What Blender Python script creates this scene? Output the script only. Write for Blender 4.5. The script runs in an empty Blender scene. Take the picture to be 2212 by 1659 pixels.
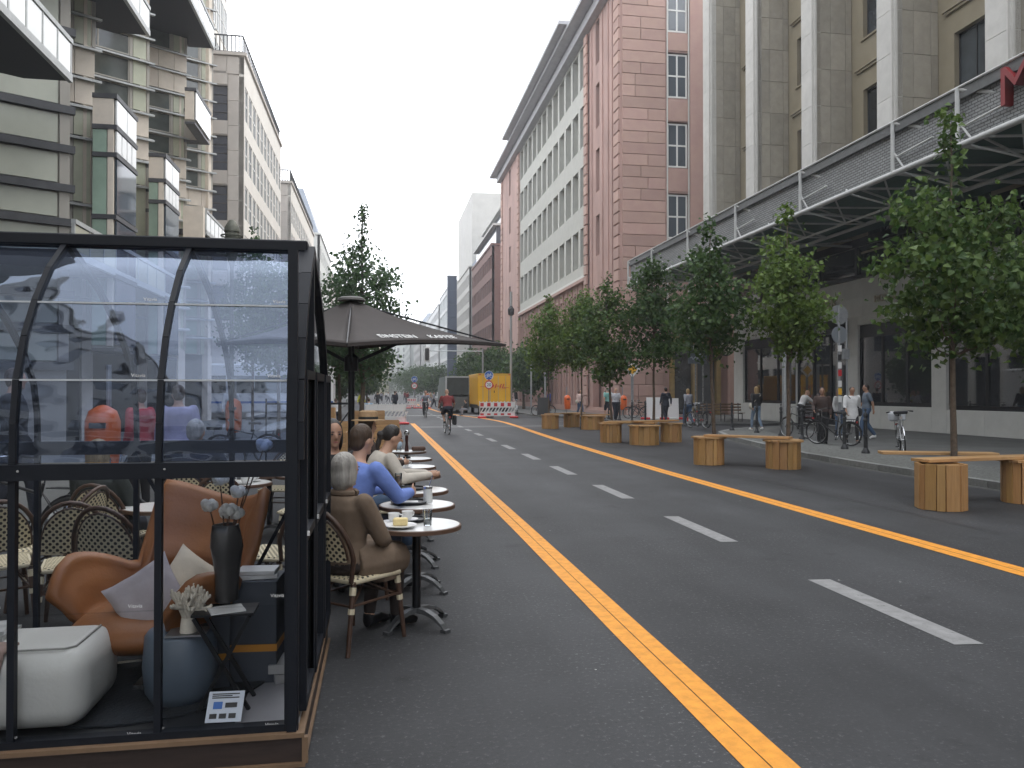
import bpy, bmesh, math, random
from mathutils import Vector, Matrix, Euler
random.seed(7)
R = math.radians
SC = bpy.context.scene
COL = SC.collection
# ---------------------------------------------------------------- camera
YAW = math.atan(286/1700.)
cd = bpy.data.cameras.new('camera'); cam = bpy.data.objects.new('camera', cd); COL.objects.link(cam)
cd.sensor_width = 36; cd.lens = 36*1700/2212.; cd.clip_start = .05; cd.clip_end = 3000
CAM_H = 1.65
cam.location = (0, 0, CAM_H)
cam.rotation_euler = (R(90)+math.atan((847-829.5)/1700.), 0, -YAW)
SC.camera = cam
# ---------------------------------------------------------------- sky and sun (bright overcast)
w = bpy.data.worlds.new('World'); SC.world = w; w.use_nodes = True
nt = w.node_tree; nt.nodes.clear()
out = nt.nodes.new('ShaderNodeOutputWorld'); bg = nt.nodes.new('ShaderNodeBackground')
sky = nt.nodes.new('ShaderNodeTexSky'); sky.sky_type = 'NISHITA'; sky.sun_disc = False
SUN_EL, SUN_AZ = R(48), R(70)
sky.sun_elevation = SUN_EL; sky.sun_rotation = SUN_AZ
tc = nt.nodes.new('ShaderNodeTexCoord'); mp = nt.nodes.new('ShaderNodeMapping'); mp.inputs['Scale'].default_value = (1.2, 1.2, 4)
no = nt.nodes.new('ShaderNodeTexNoise'); no.inputs['Scale'].default_value = 1.6; no.inputs['Detail'].default_value = 5; no.inputs['Roughness'].default_value = .55
rp = nt.nodes.new('ShaderNodeValToRGB'); rp.color_ramp.elements[0].position = .33; rp.color_ramp.elements[1].position = .52
rp.color_ramp.elements[0].color = (.45, .45, .45, 1); rp.color_ramp.elements[1].color = (.97, .97, .97, 1)
mx = nt.nodes.new('ShaderNodeMix'); mx.data_type = 'RGBA'; mx.inputs[7].default_value = (19.0, 19.4, 20.2, 1)
L = nt.links.new
L(tc.outputs['Generated'], mp.inputs['Vector']); L(mp.outputs[0], no.inputs['Vector']); L(no.outputs[0], rp.inputs[0])
L(rp.outputs[0], mx.inputs[0]); L(sky.outputs[0], mx.inputs[6]); L(mx.outputs[2], bg.inputs[0]); L(bg.outputs[0], out.inputs[0])
bg.inputs[1].default_value = .11
sd = bpy.data.lights.new('sun', 'SUN'); sd.energy = 1.4; sd.angle = R(18); sd.color = (1, .96, .9)
sun = bpy.data.objects.new('sun', sd); COL.objects.link(sun)
sdir = Vector((math.sin(SUN_AZ)*math.cos(SUN_EL), math.cos(SUN_AZ)*math.cos(SUN_EL), math.sin(SUN_EL)))
sun.rotation_euler = sdir.to_track_quat('Z', 'Y').to_euler()
SC.view_settings.view_transform = 'Standard'; SC.view_settings.look = 'None'
SC.view_settings.exposure = .38; SC.view_settings.gamma = 1
SC.cycles.max_bounces = 8; SC.cycles.transparent_max_bounces = 24
SC.cycles.diffuse_bounces = 3; SC.cycles.glossy_bounces = 3; SC.cycles.transmission_bounces = 4
SC.cycles.caustics_reflective = False; SC.cycles.caustics_refractive = False
SC.cycles.use_denoising = True
# ---------------------------------------------------------------- where things stand, taken off the photograph
_S, _C = math.sin(YAW), math.cos(YAW)
def G(u, v, z=0):
    d = (CAM_H-z)*1700/(v-847); l = (u-1106)*d/1700
    return (d*_S+l*_C, d*_C-l*_S)
def PX(u, v, c):
    r = (u-1106)/1700; d = c/(_S+r*_C); return (d*(_C-r*_S), CAM_H-(v-847)/1700*d)
# ---------------------------------------------------------------- materials
MC = {}
def mat(name, col, rough=.7, metal=0, var=0, scale=6, bump=0, bscale=60, rnd=0, spec=.5, aniso=None, emit=None, col2=None, detail=4, coat=0):
    if name in MC: return MC[name]
    m = bpy.data.materials.new(name); m.use_nodes = True; MC[name] = m
    n = m.node_tree.nodes; l = m.node_tree.links.new; b = n['Principled BSDF']
    c = (*col, 1)
    b.inputs['Base Color'].default_value = c; b.inputs['Roughness'].default_value = rough
    b.inputs['Metallic'].default_value = metal; b.inputs['Specular IOR Level'].default_value = spec
    if coat: b.inputs['Coat Weight'].default_value = coat
    if emit: b.inputs['Emission Color'].default_value = c; b.inputs['Emission Strength'].default_value = emit
    last = None
    if var or bump:
        t = n.new('ShaderNodeTexCoord'); mpn = n.new('ShaderNodeMapping')
        l(t.outputs['Object'], mpn.inputs[0])
        if aniso: mpn.inputs['Scale'].default_value = aniso
        if rnd:
            oi = n.new('ShaderNodeObjectInfo'); cx = n.new('ShaderNodeVectorMath'); cx.operation = 'SCALE'
            cx.inputs[0].default_value = (37, 21, 53); l(oi.outputs['Random'], cx.inputs['Scale']); l(cx.outputs[0], mpn.inputs['Location'])
    if var or rnd:
        mixn = n.new('ShaderNodeMix'); mixn.data_type = 'RGBA'
        c2 = (*col2, 1) if col2 else tuple([x*(1-var) for x in col])+(1,)
        c1 = c if col2 else tuple([min(1, x*(1+var*.6)) for x in col])+(1,)
        mixn.inputs[6].default_value = c1; mixn.inputs[7].default_value = c2
        if var:
            nz = n.new('ShaderNodeTexNoise'); nz.inputs['Scale'].default_value = scale; nz.inputs['Detail'].default_value = detail; nz.inputs['Roughness'].default_value = .62
            l(mpn.outputs[0], nz.inputs['Vector'])
            mr = n.new('ShaderNodeMapRange'); mr.inputs[1].default_value = .3; mr.inputs[2].default_value = .7; l(nz.outputs[0], mr.inputs[0]); l(mr.outputs[0], mixn.inputs[0])
        else: mixn.inputs[0].default_value = 0
        last = mixn.outputs[2]
        if rnd:
            oi2 = n.new('ShaderNodeObjectInfo'); hs = n.new('ShaderNodeHueSaturation')
            mr2 = n.new('ShaderNodeMapRange'); mr2.inputs[3].default_value = 1-rnd; mr2.inputs[4].default_value = 1+rnd
            l(oi2.outputs['Random'], mr2.inputs[0]); l(mr2.outputs[0], hs.inputs['Value'])
            mr3 = n.new('ShaderNodeMapRange'); mr3.inputs[3].default_value = .5-rnd*.03; mr3.inputs[4].default_value = .5+rnd*.03
            sm = n.new('ShaderNodeMath'); sm.operation = 'MULTIPLY'; sm.inputs[1].default_value = 7.31; l(oi2.outputs['Random'], sm.inputs[0])
            fr = n.new('ShaderNodeMath'); fr.operation = 'FRACT'; l(sm.outputs[0], fr.inputs[0]); l(fr.outputs[0], mr3.inputs[0]); l(mr3.outputs[0], hs.inputs['Hue'])
            l(last, hs.inputs['Color']); last = hs.outputs[0]
        l(last, b.inputs['Base Color'])
    if bump:
        nb = n.new('ShaderNodeTexNoise'); nb.inputs['Scale'].default_value = bscale; nb.inputs['Detail'].default_value = 3
        l(mpn.outputs[0], nb.inputs['Vector']); bn = n.new('ShaderNodeBump'); bn.inputs['Strength'].default_value = bump; bn.inputs['Distance'].default_value = .02
        l(nb.outputs[0], bn.inputs['Height']); l(bn.outputs[0], b.inputs['Normal'])
    return m
def glass(name, tint, refl=.08, alpha=.9, wave=0, wscale=3, fres=1.0, rough=.02, gcol=(.95, .97, 1)):
    """thin pane: clear/tinted see-through with a Fresnel reflection"""
    if name in MC: return MC[name]
    m = bpy.data.materials.new(name); m.use_nodes = True; MC[name] = m
    n = m.node_tree.nodes; l = m.node_tree.links.new; n.clear()
    o = n.new('ShaderNodeOutputMaterial'); tr = n.new('ShaderNodeBsdfTransparent'); tr.inputs[0].default_value = (*tint, 1)
    gl = n.new('ShaderNodeBsdfGlossy'); gl.inputs['Roughness'].default_value = rough; gl.inputs['Color'].default_value = (*gcol, 1)
    df = n.new('ShaderNodeBsdfDiffuse'); df.inputs[0].default_value = (.5, .55, .62, 1)
    fr = n.new('ShaderNodeFresnel'); fr.inputs[0].default_value = 1.5
    ad = n.new('ShaderNodeMath'); ad.operation = 'MULTIPLY_ADD'; ad.inputs[1].default_value = fres; ad.inputs[2].default_value = refl; ad.use_clamp = True
    l(fr.outputs[0], ad.inputs[0])
    m1 = n.new('ShaderNodeMixShader'); l(ad.outputs[0], m1.inputs[0]); l(gl.outputs[0], m1.inputs[2])
    m2 = n.new('ShaderNodeMixShader'); m2.inputs[0].default_value = 1-alpha; l(tr.outputs[0], m2.inputs[1]); l(df.outputs[0], m2.inputs[2]); l(m2.outputs[0], m1.inputs[1])
    l(m1.outputs[0], o.inputs[0])
    if wave:
        t = n.new('ShaderNodeTexCoord'); mpn = n.new('ShaderNodeMapping'); mpn.inputs['Scale'].default_value = (1, 1, 2.2); l(t.outputs['Object'], mpn.inputs[0])
        nz = n.new('ShaderNodeTexNoise'); nz.inputs['Scale'].default_value = wscale; nz.inputs['Detail'].default_value = 1.5; l(mpn.outputs[0], nz.inputs['Vector'])
        bn = n.new('ShaderNodeBump'); bn.inputs['Strength'].default_value = 1; bn.inputs['Distance'].default_value = wave; l(nz.outputs[0], bn.inputs['Height'])
        l(bn.outputs[0], gl.inputs['Normal']); 
    return m
# ---------------------------------------------------------------- mesh builder
class MB:
    def __init__(s, M=None): s.v = []; s.f = []; s.m = []; s.M = M or Matrix(); s.mi = 0
    def add(s, vs, fs):
        b = len(s.v); s.v += [tuple(s.M @ Vector(p)) for p in vs]; s.f += [tuple(b+i for i in f) for f in fs]; s.m += [s.mi]*len(fs); return s
    def box(s, x0, x1, y0, y1, z0, z1):
        if x1 < x0: x0, x1 = x1, x0
        if y1 < y0: y0, y1 = y1, y0
        if z1 < z0: z0, z1 = z1, z0
        return s.add([(x0, y0, z0), (x1, y0, z0), (x1, y1, z0), (x0, y1, z0), (x0, y0, z1), (x1, y0, z1), (x1, y1, z1), (x0, y1, z1)],
              [(3, 2, 1, 0), (4, 5, 6, 7), (0, 1, 5, 4), (1, 2, 6, 5), (2, 3, 7, 6), (3, 0, 4, 7)])
    def cbox(s, x, y, z, w, d, h): return s.box(x-w/2, x+w/2, y-d/2, y+d/2, z, z+h)
    def prism(s, pts, z0, z1):      # plan polygon (ccw) pushed up
        n = len(pts); vs = [(p[0], p[1], z0) for p in pts]+[(p[0], p[1], z1) for p in pts]
        return s.add(vs, [tuple(range(n-1, -1, -1)), tuple(range(n, 2*n))]+[(i, (i+1) % n, n+(i+1) % n, n+i) for i in range(n)])
    def ext(s, pts, d):             # polygon of 3D points pushed along d
        n = len(pts); d = Vector(d); vs = [tuple(p) for p in pts]+[tuple(Vector(p)+d) for p in pts]
        return s.add(vs, [tuple(range(n-1, -1, -1)), tuple(range(n, 2*n))]+[(i, (i+1) % n, n+(i+1) % n, n+i) for i in range(n)])
    def loft(s, rings, cap=True, closed=True):
        n = len(rings[0]); vs = [p for r in rings for p in r]; fs = []
        for k in range(len(rings)-1):
            for i in range(n if closed else n-1):
                j = (i+1) % n; fs.append((k*n+i, k*n+j, (k+1)*n+j, (k+1)*n+i))
        if cap: fs += [tuple(range(n-1, -1, -1)), tuple(range((len(rings)-1)*n, len(rings)*n))]
        return s.add(vs, fs)
    def tube(s, path, r, n=8, flat=1, cap=True, up=None):
        P = [Vector(p) for p in path]; rr = r if isinstance(r, (list, tuple)) else [r]*len(P); rings = []
        prev = None
        for i, p in enumerate(P):
            t = (P[min(i+1, len(P)-1)]-P[max(i-1, 0)])
            t = t.normalized() if t.length > 1e-9 else Vector((0, 0, 1))
            if prev is None:
                a = Vector(up) if up else (Vector((0, 0, 1)) if abs(t.z) < .9 else Vector((1, 0, 0)))
                x = a.cross(t)
                x = x.normalized() if x.length > 1e-6 else Vector((1, 0, 0))
            else:
                x = prev-t*prev.dot(t); x = x.normalized() if x.length > 1e-6 else Vector((1, 0, 0))
            prev = x; y = t.cross(x)
            rings.append([tuple(p+x*math.cos(2*math.pi*k/n)*rr[i]+y*math.sin(2*math.pi*k/n)*rr[i]*flat) for k in range(n)])
        return s.loft(rings, cap)
    def bar(s, a, b, w, h=None):    # square bar between two points
        a, b = Vector(a), Vector(b); h = h or w; t = (b-a).normalized(); up = Vector((0, 0, 1)) if abs(t.z) < .95 else Vector((0, 1, 0))
        x = up.cross(t).normalized()*w/2; y = t.cross(x.normalized())*h/2
        r = lambda p: [tuple(p-x-y), tuple(p+x-y), tuple(p+x+y), tuple(p-x+y)]
        return s.loft([r(a), r(b)])
    def lathe(s, prof, c=(0, 0, 0), n=16, sx=1, sy=1):
        rings = [[(c[0]+r*sx*math.cos(2*math.pi*k/n), c[1]+r*sy*math.sin(2*math.pi*k/n), c[2]+z) for k in range(n)] for r, z in prof]
        return s.loft(rings)
    def ell(s, c, r, n=12, m=8, M=None):
        rings = []
        for i in range(m+1):
            a = -math.pi/2+math.pi*i/m; rad = max(math.cos(a), .01)
            ring = [Vector((r[0]*rad*math.cos(2*math.pi*k/n), r[1]*rad*math.sin(2*math.pi*k/n), r[2]*math.sin(a))) for k in range(n)]
            if M: ring = [M @ p for p in ring]
            rings.append([tuple(p+Vector(c)) for p in ring])
        return s.loft(rings)
    def mesh(s, name, mats, smooth=False, ang=40):
        me = bpy.data.meshes.new(name); me.from_pydata(s.v, [], s.f); me.validate()
        for m in (mats if isinstance(mats, (list, tuple)) else [mats]):
            if m: me.materials.append(m)
        if len(me.materials) > 1 and len(me.polygons) == len(s.m): me.polygons.foreach_set('material_index', s.m)
        if smooth:
            me.polygons.foreach_set('use_smooth', [True]*len(me.polygons))
            try: me.set_sharp_from_angle(angle=R(ang))
            except Exception: pass
        me.update(); return me
    def build(s, name, mats, parent=None, smooth=False, ang=40, bevel=0, seg=1):
        return obj(name, s.mesh(name, mats, smooth, ang), parent, bevel=bevel, seg=seg)
def obj(name, me, parent=None, loc=None, rotz=None, M=None, bevel=0, seg=1):
    o = bpy.data.objects.new(name, me); COL.objects.link(o)
    if parent: o.parent = parent
    if loc is not None: o.location = loc
    if rotz is not None: o.rotation_euler = (0, 0, rotz)
    if M is not None: o.matrix_local = M
    if bevel:
        b = o.modifiers.new('bevel', 'BEVEL'); b.width = bevel; b.segments = seg; b.limit_method = 'ANGLE'
    return o
def tag(o, label, cat, group=None):
    o['label'] = label; o['category'] = cat
    if group: o['group'] = group
    return o
def thing(name, label, cat, loc=(0, 0, 0), rotz=0, group=None):
    o = bpy.data.objects.new(name, None); COL.objects.link(o); o.location = loc; o.rotation_euler = (0, 0, rotz); o.empty_display_size = .2
    return tag(o, label, cat, group)
def struct(o): o['kind'] = 'structure'; return o
def stuff(o): o['kind'] = 'stuff'; return o
def dup(root, loc=None, rotz=None, label=None, group=None, scale=None):
    def cp(o, par):
        c = o.copy(); COL.objects.link(c); c.parent = par
        for ch in KIDS.get(o, ()): pass
        for ch in list(o.children): cp(ch, c)
        return c
    r = cp(root, root.parent)
    if loc is not None: r.location = loc
    if rotz is not None: r.rotation_euler = (0, 0, rotz)
    if scale: r.scale = (scale,)*3 if not isinstance(scale, tuple) else scale
    if label: r['label'] = label
    if group: r['group'] = group
    return r
KIDS = {}
def frame(ax, ay, bx, by, z=0):
    """local x runs from A to B, local -y looks out of the wall (to the right of A->B), z up"""
    d = Vector((bx-ax, by-ay, 0)); Ln = d.length; d.normalize(); n = Vector((-d.y, d.x, 0))
    M = Matrix(((d.x, n.x, 0, ax), (d.y, n.y, 0, ay), (0, 0, 1, z), (0, 0, 0, 1))); return M, Ln
def grid_wall(mb, L0, L1, z0, z1, openings, depth, y0=0):
    """wall slab in local frame with rectangular openings [(x0,x1,z0,z1)]; cells merged along x"""
    xs = sorted({L0, L1, *[a for o in openings for a in o[:2]]}); zs = sorted({z0, z1, *[a for o in openings for a in o[2:]]})
    xs = [x for x in xs if L0 <= x <= L1]; zs = [z for z in zs if z0 <= z <= z1]
    for j in range(len(zs)-1):
        run = None
        for i in range(len(xs)-1):
            cx, cz = (xs[i]+xs[i+1])/2, (zs[j]+zs[j+1])/2
            hole = any(o[0] < cx < o[1] and o[2] < cz < o[3] for o in openings)
            if not hole: run = run if run is not None else xs[i]
            if (hole or i == len(xs)-2) and run is not None:
                mb.box(run, xs[i] if hole else xs[i+1], y0, y0+depth, zs[j], zs[j+1]); run = None
WC = {}
def window(parent, M, x, z, w, h, y, fm, gm, nx=2, nz=1, t=.06, fd=.06, name='window'):
    """window part (frame) with a pane sub-part; mesh data shared by size"""
    k = (round(w, 2), round(h, 2), fm.name, gm.name, nx, nz, t)
    if k not in WC:
        mb = MB()
        mb.box(0, w, 0, fd, 0, t); mb.box(0, w, 0, fd, h-t, h); mb.box(0, t, 0, fd, t, h-t); mb.box(w-t, w, 0, fd, t, h-t)
        for i in range(1, nx): mb.box(w*i/nx-t/2, w*i/nx+t/2, 0, fd, t, h-t)
        xs = [t]+[v for i in range(1, nx) for v in (w*i/nx-t/2, w*i/nx+t/2)]+[w-t]
        for j in range(1, nz):
            for a in range(0, len(xs), 2): mb.box(xs[a], xs[a+1], .004, fd-.004, h*j/nz-t/2, h*j/nz+t/2)
        gb = MB(); gb.box(t*.5, w-t*.5, fd*.5, fd*.5+.01, t*.5, h-t*.5)
        WC[k] = (mb.mesh('frame', fm), gb.mesh('pane', gm))
    f, g = WC[k]
    o = obj(name, f, parent, M=M @ Matrix.Translation((x, y, z))); obj('pane', g, o); return o
PC = {}
def panel(parent, M, x, z, w, h, d, m, y=0, name='stone_panel', gap=.012, bev=.006):
    """one cladding slab standing d proud; mesh shared by size"""
    k = (round(w, 2), round(h, 2), round(d, 3), m.name, gap)
    if k not in PC:
        g = gap/2; b = bev
        vs = [(g, 0, g), (w-g, 0, g), (w-g, 0, h-g), (g, 0, h-g), (g, -d+b, g), (w-g, -d+b, g), (w-g, -d+b, h-g), (g, -d+b, h-g),
              (g+b, -d, g+b), (w-g-b, -d, g+b), (w-g-b, -d, h-g-b), (g+b, -d, h-g-b)]
        fs = [(0, 1, 5, 4), (1, 2, 6, 5), (2, 3, 7, 6), (3, 0, 4, 7), (4, 5, 9, 8), (5, 6, 10, 9), (6, 7, 11, 10), (7, 4, 8, 11), (8, 9, 10, 11)]
        PC[k] = MB().add(vs, fs).mesh(name, m)
    return obj(name, PC[k], parent, M=M @ Matrix.Translation((x, y, z)))
def text_mesh(s, size, ext, m, align='CENTER', xs=1.0, shear=0):
    cu = bpy.data.curves.new('t', 'FONT'); cu.body = s; cu.size = size; cu.extrude = ext; cu.align_x = align; cu.align_y = 'CENTER'; cu.shear = shear
    o = bpy.data.objects.new('t', cu); COL.objects.link(o); dg = bpy.context.evaluated_depsgraph_get()
    me = bpy.data.meshes.new_from_object(o.evaluated_get(dg)); bpy.data.objects.remove(o); bpy.data.curves.remove(cu)
    me.transform(Matrix.Diagonal((xs, 1, 1, 1))); me.materials.clear(); me.materials.append(m); return me
UPR = Matrix.Rotation(R(90), 4, 'X')      # text lying in XY -> upright facing -Y
# ================================================================= materials
def asphalt_mat(name, c, light):
    m = mat(name, c, rough=.68, var=.30, scale=.55, bump=0, spec=.35)
    n = m.node_tree.nodes; l = m.node_tree.links.new; b = n['Principled BSDF']
    src = b.inputs['Base Color'].links[0].from_socket
    tcn = n.new('ShaderNodeTexCoord')
    vo = n.new('ShaderNodeTexVoronoi'); vo.inputs['Scale'].default_value = 75; l(tcn.outputs['Object'], vo.inputs['Vector'])
    nz = n.new('ShaderNodeTexNoise'); nz.inputs['Scale'].default_value = 34; nz.inputs['Detail'].default_value = 7; nz.inputs['Roughness'].default_value = .75; l(tcn.outputs['Object'], nz.inputs['Vector'])
    # bright chips of stone, unevenly spread
    mr = n.new('ShaderNodeMapRange'); mr.inputs[1].default_value = .56; mr.inputs[2].default_value = .66; l(nz.outputs[0], mr.inputs[0])
    big = n.new('ShaderNodeTexNoise'); big.inputs['Scale'].default_value = .9; big.inputs['Detail'].default_value = 6; l(tcn.outputs['Object'], big.inputs['Vector'])
    mrb = n.new('ShaderNodeMapRange'); mrb.inputs[1].default_value = .35; mrb.inputs[2].default_value = .65; mrb.inputs[3].default_value = .25; l(big.outputs[0], mrb.inputs[0])
    mu = n.new('ShaderNodeMath'); mu.operation = 'MULTIPLY'; l(mr.outputs[0], mu.inputs[0]); l(mrb.outputs[0], mu.inputs[1])
    mx1 = n.new('ShaderNodeMix'); mx1.data_type = 'RGBA'; mx1.inputs[7].default_value = (*light, 1); l(mu.outputs[0], mx1.inputs[0]); l(src, mx1.inputs[6])
    dk = n.new('ShaderNodeMapRange'); dk.inputs[1].default_value = .42; dk.inputs[2].default_value = .30; l(nz.outputs[0], dk.inputs[0])
    mx2 = n.new('ShaderNodeMix'); mx2.data_type = 'RGBA'; mx2.inputs[7].default_value = (.02, .02, .021, 1); l(dk.outputs[0], mx2.inputs[0]); l(mx1.outputs[2], mx2.inputs[6])
    l(mx2.outputs[2], b.inputs['Base Color'])
    bn = n.new('ShaderNodeBump'); bn.inputs['Strength'].default_value = .55; bn.inputs['Distance'].default_value = .006; l(nz.outputs[0], bn.inputs['Height']); l(bn.outputs[0], b.inputs['Normal'])
    return m
ASPH = asphalt_mat('asphalt', (.044, .045, .048), (.17, .17, .175))
scf = ASPH.node_tree
def lanes():
    n = scf.nodes; l = scf.links.new; b = n['Principled BSDF']; src = b.inputs['Base Color'].links[0].from_socket; t = n.new('ShaderNodeTexCoord'); mp_ = n.new('ShaderNodeMapping'); mp_.inputs['Scale'].default_value = (1.1, .05, 1)
    l(t.outputs['Object'], mp_.inputs[0]); nz = n.new('ShaderNodeTexNoise'); nz.inputs['Scale'].default_value = 1; nz.inputs['Detail'].default_value = 5; l(mp_.outputs[0], nz.inputs['Vector'])
    r = n.new('ShaderNodeMapRange'); r.inputs[1].default_value = .35; r.inputs[2].default_value = .65; r.inputs[3].default_value = .82; r.inputs[4].default_value = 1.2; l(nz.outputs[0], r.inputs[0])
    m2 = n.new('ShaderNodeVectorMath'); m2.operation = 'SCALE'; l(src, m2.inputs[0]); l(r.outputs[0], m2.inputs['Scale']); l(m2.outputs[0], b.inputs['Base Color'])
    st = n.new('ShaderNodeTexNoise'); st.inputs['Scale'].default_value = 1.7; st.inputs['Detail'].default_value = 8; l(t.outputs['Object'], st.inputs['Vector']); r2 = n.new('ShaderNodeMapRange'); r2.inputs[1].default_value = .64; r2.inputs[2].default_value = .70; r2.inputs[3].default_value = 1; r2.inputs[4].default_value = .72; l(st.outputs[0], r2.inputs[0])
    m3 = n.new('ShaderNodeVectorMath'); m3.operation = 'SCALE'; l(m2.outputs[0], m3.inputs[0]); l(r2.outputs[0], m3.inputs['Scale']); l(m3.outputs[0], b.inputs['Base Color'])
lanes()
PAVE = asphalt_mat('paving', (.105, .108, .105), (.16, .16, .16))
GROUND = mat('ground_far', (.12, .12, .12), .9, var=.2, scale=.1)
ORANGE = mat('orange_tape', (.80, .33, .035), .65, var=.22, scale=11, bump=.15, bscale=90, detail=8)
def scuff(m, dark, lo, hi, sc):
    n = m.node_tree.nodes; l = m.node_tree.links.new; b = n['Principled BSDF']; src = b.inputs['Base Color'].links[0].from_socket; t = n.new('ShaderNodeTexCoord')
    nz = n.new('ShaderNodeTexNoise'); nz.inputs['Scale'].default_value = sc; nz.inputs['Detail'].default_value = 9; nz.inputs['Roughness'].default_value = .78; l(t.outputs['Object'], nz.inputs['Vector'])
    r = n.new('ShaderNodeMapRange'); r.inputs[1].default_value = lo; r.inputs[2].default_value = hi; r.inputs[4].default_value = .75; l(nz.outputs[0], r.inputs[0])
    mx = n.new('ShaderNodeMix'); mx.data_type = 'RGBA'; mx.inputs[7].default_value = (*dark, 1); l(r.outputs[0], mx.inputs[0]); l(src, mx.inputs[6]); l(mx.outputs[2], b.inputs['Base Color'])
scuff(ORANGE, (.22, .11, .035), .60, .70, 9)
WPAINT = mat('worn_white_paint', (.27, .27, .268), .75, var=.22, scale=9, bump=.15, bscale=120)
scuff(WPAINT, (.09, .09, .09), .57, .68, 14)
WPAINT2 = mat('white_paint', (.6, .6, .58), .75, var=.2, scale=5)
KERB = mat('kerb_granite', (.24, .245, .235), .8, var=.2, scale=14, rnd=.16, bump=.2, bscale=60)
COBB = mat('mosaic_cobble', (.15, .155, .145), .85, var=.45, scale=14, bump=.8, bscale=12)
def cobble(m):
    n = m.node_tree.nodes; l = m.node_tree.links.new; b = n['Principled BSDF']; t = n.new('ShaderNodeTexCoord')
    vo = n.new('ShaderNodeTexVoronoi'); vo.feature = 'DISTANCE_TO_EDGE'; vo.inputs['Scale'].default_value = 9; l(t.outputs['Object'], vo.inputs[0])
    mr = n.new('ShaderNodeMapRange'); mr.inputs[2].default_value = .06; l(vo.outputs[0], mr.inputs[0])
    s = b.inputs['Base Color'].links[0].from_socket; mx = n.new('ShaderNodeMix'); mx.data_type = 'RGBA'; mx.inputs[6].default_value = (.05, .05, .045, 1); l(s, mx.inputs[7]); l(mr.outputs[0], mx.inputs[0]); l(mx.outputs[2], b.inputs['Base Color'])
cobble(COBB)
DARKM = mat('black_metal', (.018, .019, .022), .42, .6, spec=.5)
IRON = mat('dark_iron', (.035, .037, .04), .5, .3, var=.3, scale=20)
GALV = mat('galvanised', (.42, .44, .45), .45, .7, var=.15, scale=15)
WHITEM = mat('white_tube', (.50, .51, .50), .5, var=.1, scale=6)
BGLASS = mat('dark_window_glass', (.035, .042, .048), .06, spec=.9, var=.6, scale=.6, rnd=.55)
WGLASS = mat('window_glass', (.06, .08, .10), .05, spec=1.0)
INTER = mat('dark_interior', (.02, .02, .02), .9)
# ================================================================= ground, road, pavements
def xr(y):   # right kerb line
    pts = [(-30, 10.3), (15, 10.3), (18, 10.45), (22, 11.2), (26, 12.0), (29, 13.0), (31.5, 15.0), (33, 18), (34, 21)]
    for (a, b), (c, d) in zip(pts, pts[1:]):
        if y <= c: return b+(d-b)*(y-a)/(c-a)
    return 21
g = struct(MB().box(-400, 400, -140, 1400, -.6, -.012).build('ground', GROUND))
rd = MB(); rd.add([(-3.9, -110, 0), (26, -110, 0), (26, 900, 0), (-3.9, 900, 0)], [(0, 1, 2, 3)])
rd.add([(-30, 46, 0), (-3.9, 46, 0), (-3.9, 50, 0), (-30, 50, 0)], [(0, 1, 2, 3)])
road = struct(rd.build('road', ASPH))
def strip(name, xs, ys, wdt, m, z=.004, parent=None):
    mb = MB(); n = len(xs)
    mb.add([(x-wdt/2, y, z) for x, y in zip(xs, ys)]+[(x+wdt/2, y, z) for x, y in zip(xs, ys)], [(i, n+i, n+i+1, i+1) for i in range(n-1)])
    o = mb.build(name, m); return struct(o)
# left orange line: two strips of tape laid side by side
ya = [-6+i*1.9 for i in range(25)]; ya = [y for y in ya if y < 41.6]+[41.6]
strip('orange_line', [1.638+.004*math.sin(y*.9) for y in ya], ya, .117, ORANGE)
strip('orange_line', [1.764+.004*math.sin(y*.7+1) for y in ya], ya, .12, ORANGE)
yb = [-6, 4, 6.3, 10.6, 15.9, 21, 26, 32, 37, 42, 45, 48, 51.5, 55, 60, 66, 75, 90, 110, 140]
xb = [5.82, 5.82, 5.82, 5.82, 5.82, 5.93, 6.05, 6.3, 6.55, 6.72, 6.68, 6.48, 6.1, 5.65, 5.2, 4.9, 4.9, 4.9, 4.9, 4.9]
strip('orange_line', [x-.075 for x in xb], yb, .135, ORANGE); strip('orange_line', [x+.07 for x in xb], yb, .135, ORANGE)
for k in range(-2, 24):
    y0 = 4.6+k*3.57
    o = struct(MB().add([(3.70, y0, .004), (3.90, y0-.02, .004), (3.91, y0+1.78, .004), (3.71, y0+1.8, .004)], [(0, 1, 2, 3)]).build('lane_dash', WPAINT))
struct(MB().add([(1.9, 55, .004), (9.5, 55, .004), (9.5, 55.5, .004), (1.9, 55.5, .004)], [(0, 1, 2, 3)]).build('stop_line', WPAINT2))
# worn, lighter band where the side street crosses
# pavements
pr = MB(); ys = [-30, 0, 5, 10, 15, 18, 20, 22, 24, 26, 27.5, 29, 30.3, 31.5, 33]
pts = [(xr(y)+.16, y) for y in ys]
pr.prism(pts+[(34, 33), (34, -30)], -.01, .12)
struct(pr.build('pavement', PAVE))
cz = MB(); n = len(pts); cz.add([(x, y, .124) for x, y in pts]+[(x+1.9, y, .124) for x, y in pts], [(i, n+i, n+i+1, i+1) for i in range(n-1)])
struct(cz.build('cobble_strip', COBB))
struct(MB().prism([(10.5, 900), (10.5, 52), (11.5, 48.5), (14, 45.6), (34, 45.0), (34, 900)], -.01, .115).build('pavement', PAVE))
struct(MB().prism([(12.6, 38.4), (13.2, 36.6), (34, 36.2), (34, 45.6), (14, 46.2), (12.6, 44)], -.012, .10).build('pavement', PAVE))
struct(MB().box(-30, -4.06, -30, 45, -.01, .12).build('pavement', PAVE)); struct(MB().box(-30, -4.06, 50, 900, -.01, .12).build('pavement', PAVE))
kb = MB().box(0, .16, 0, .985, -.02, .13).mesh('kerb_stone', KERB)
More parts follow.
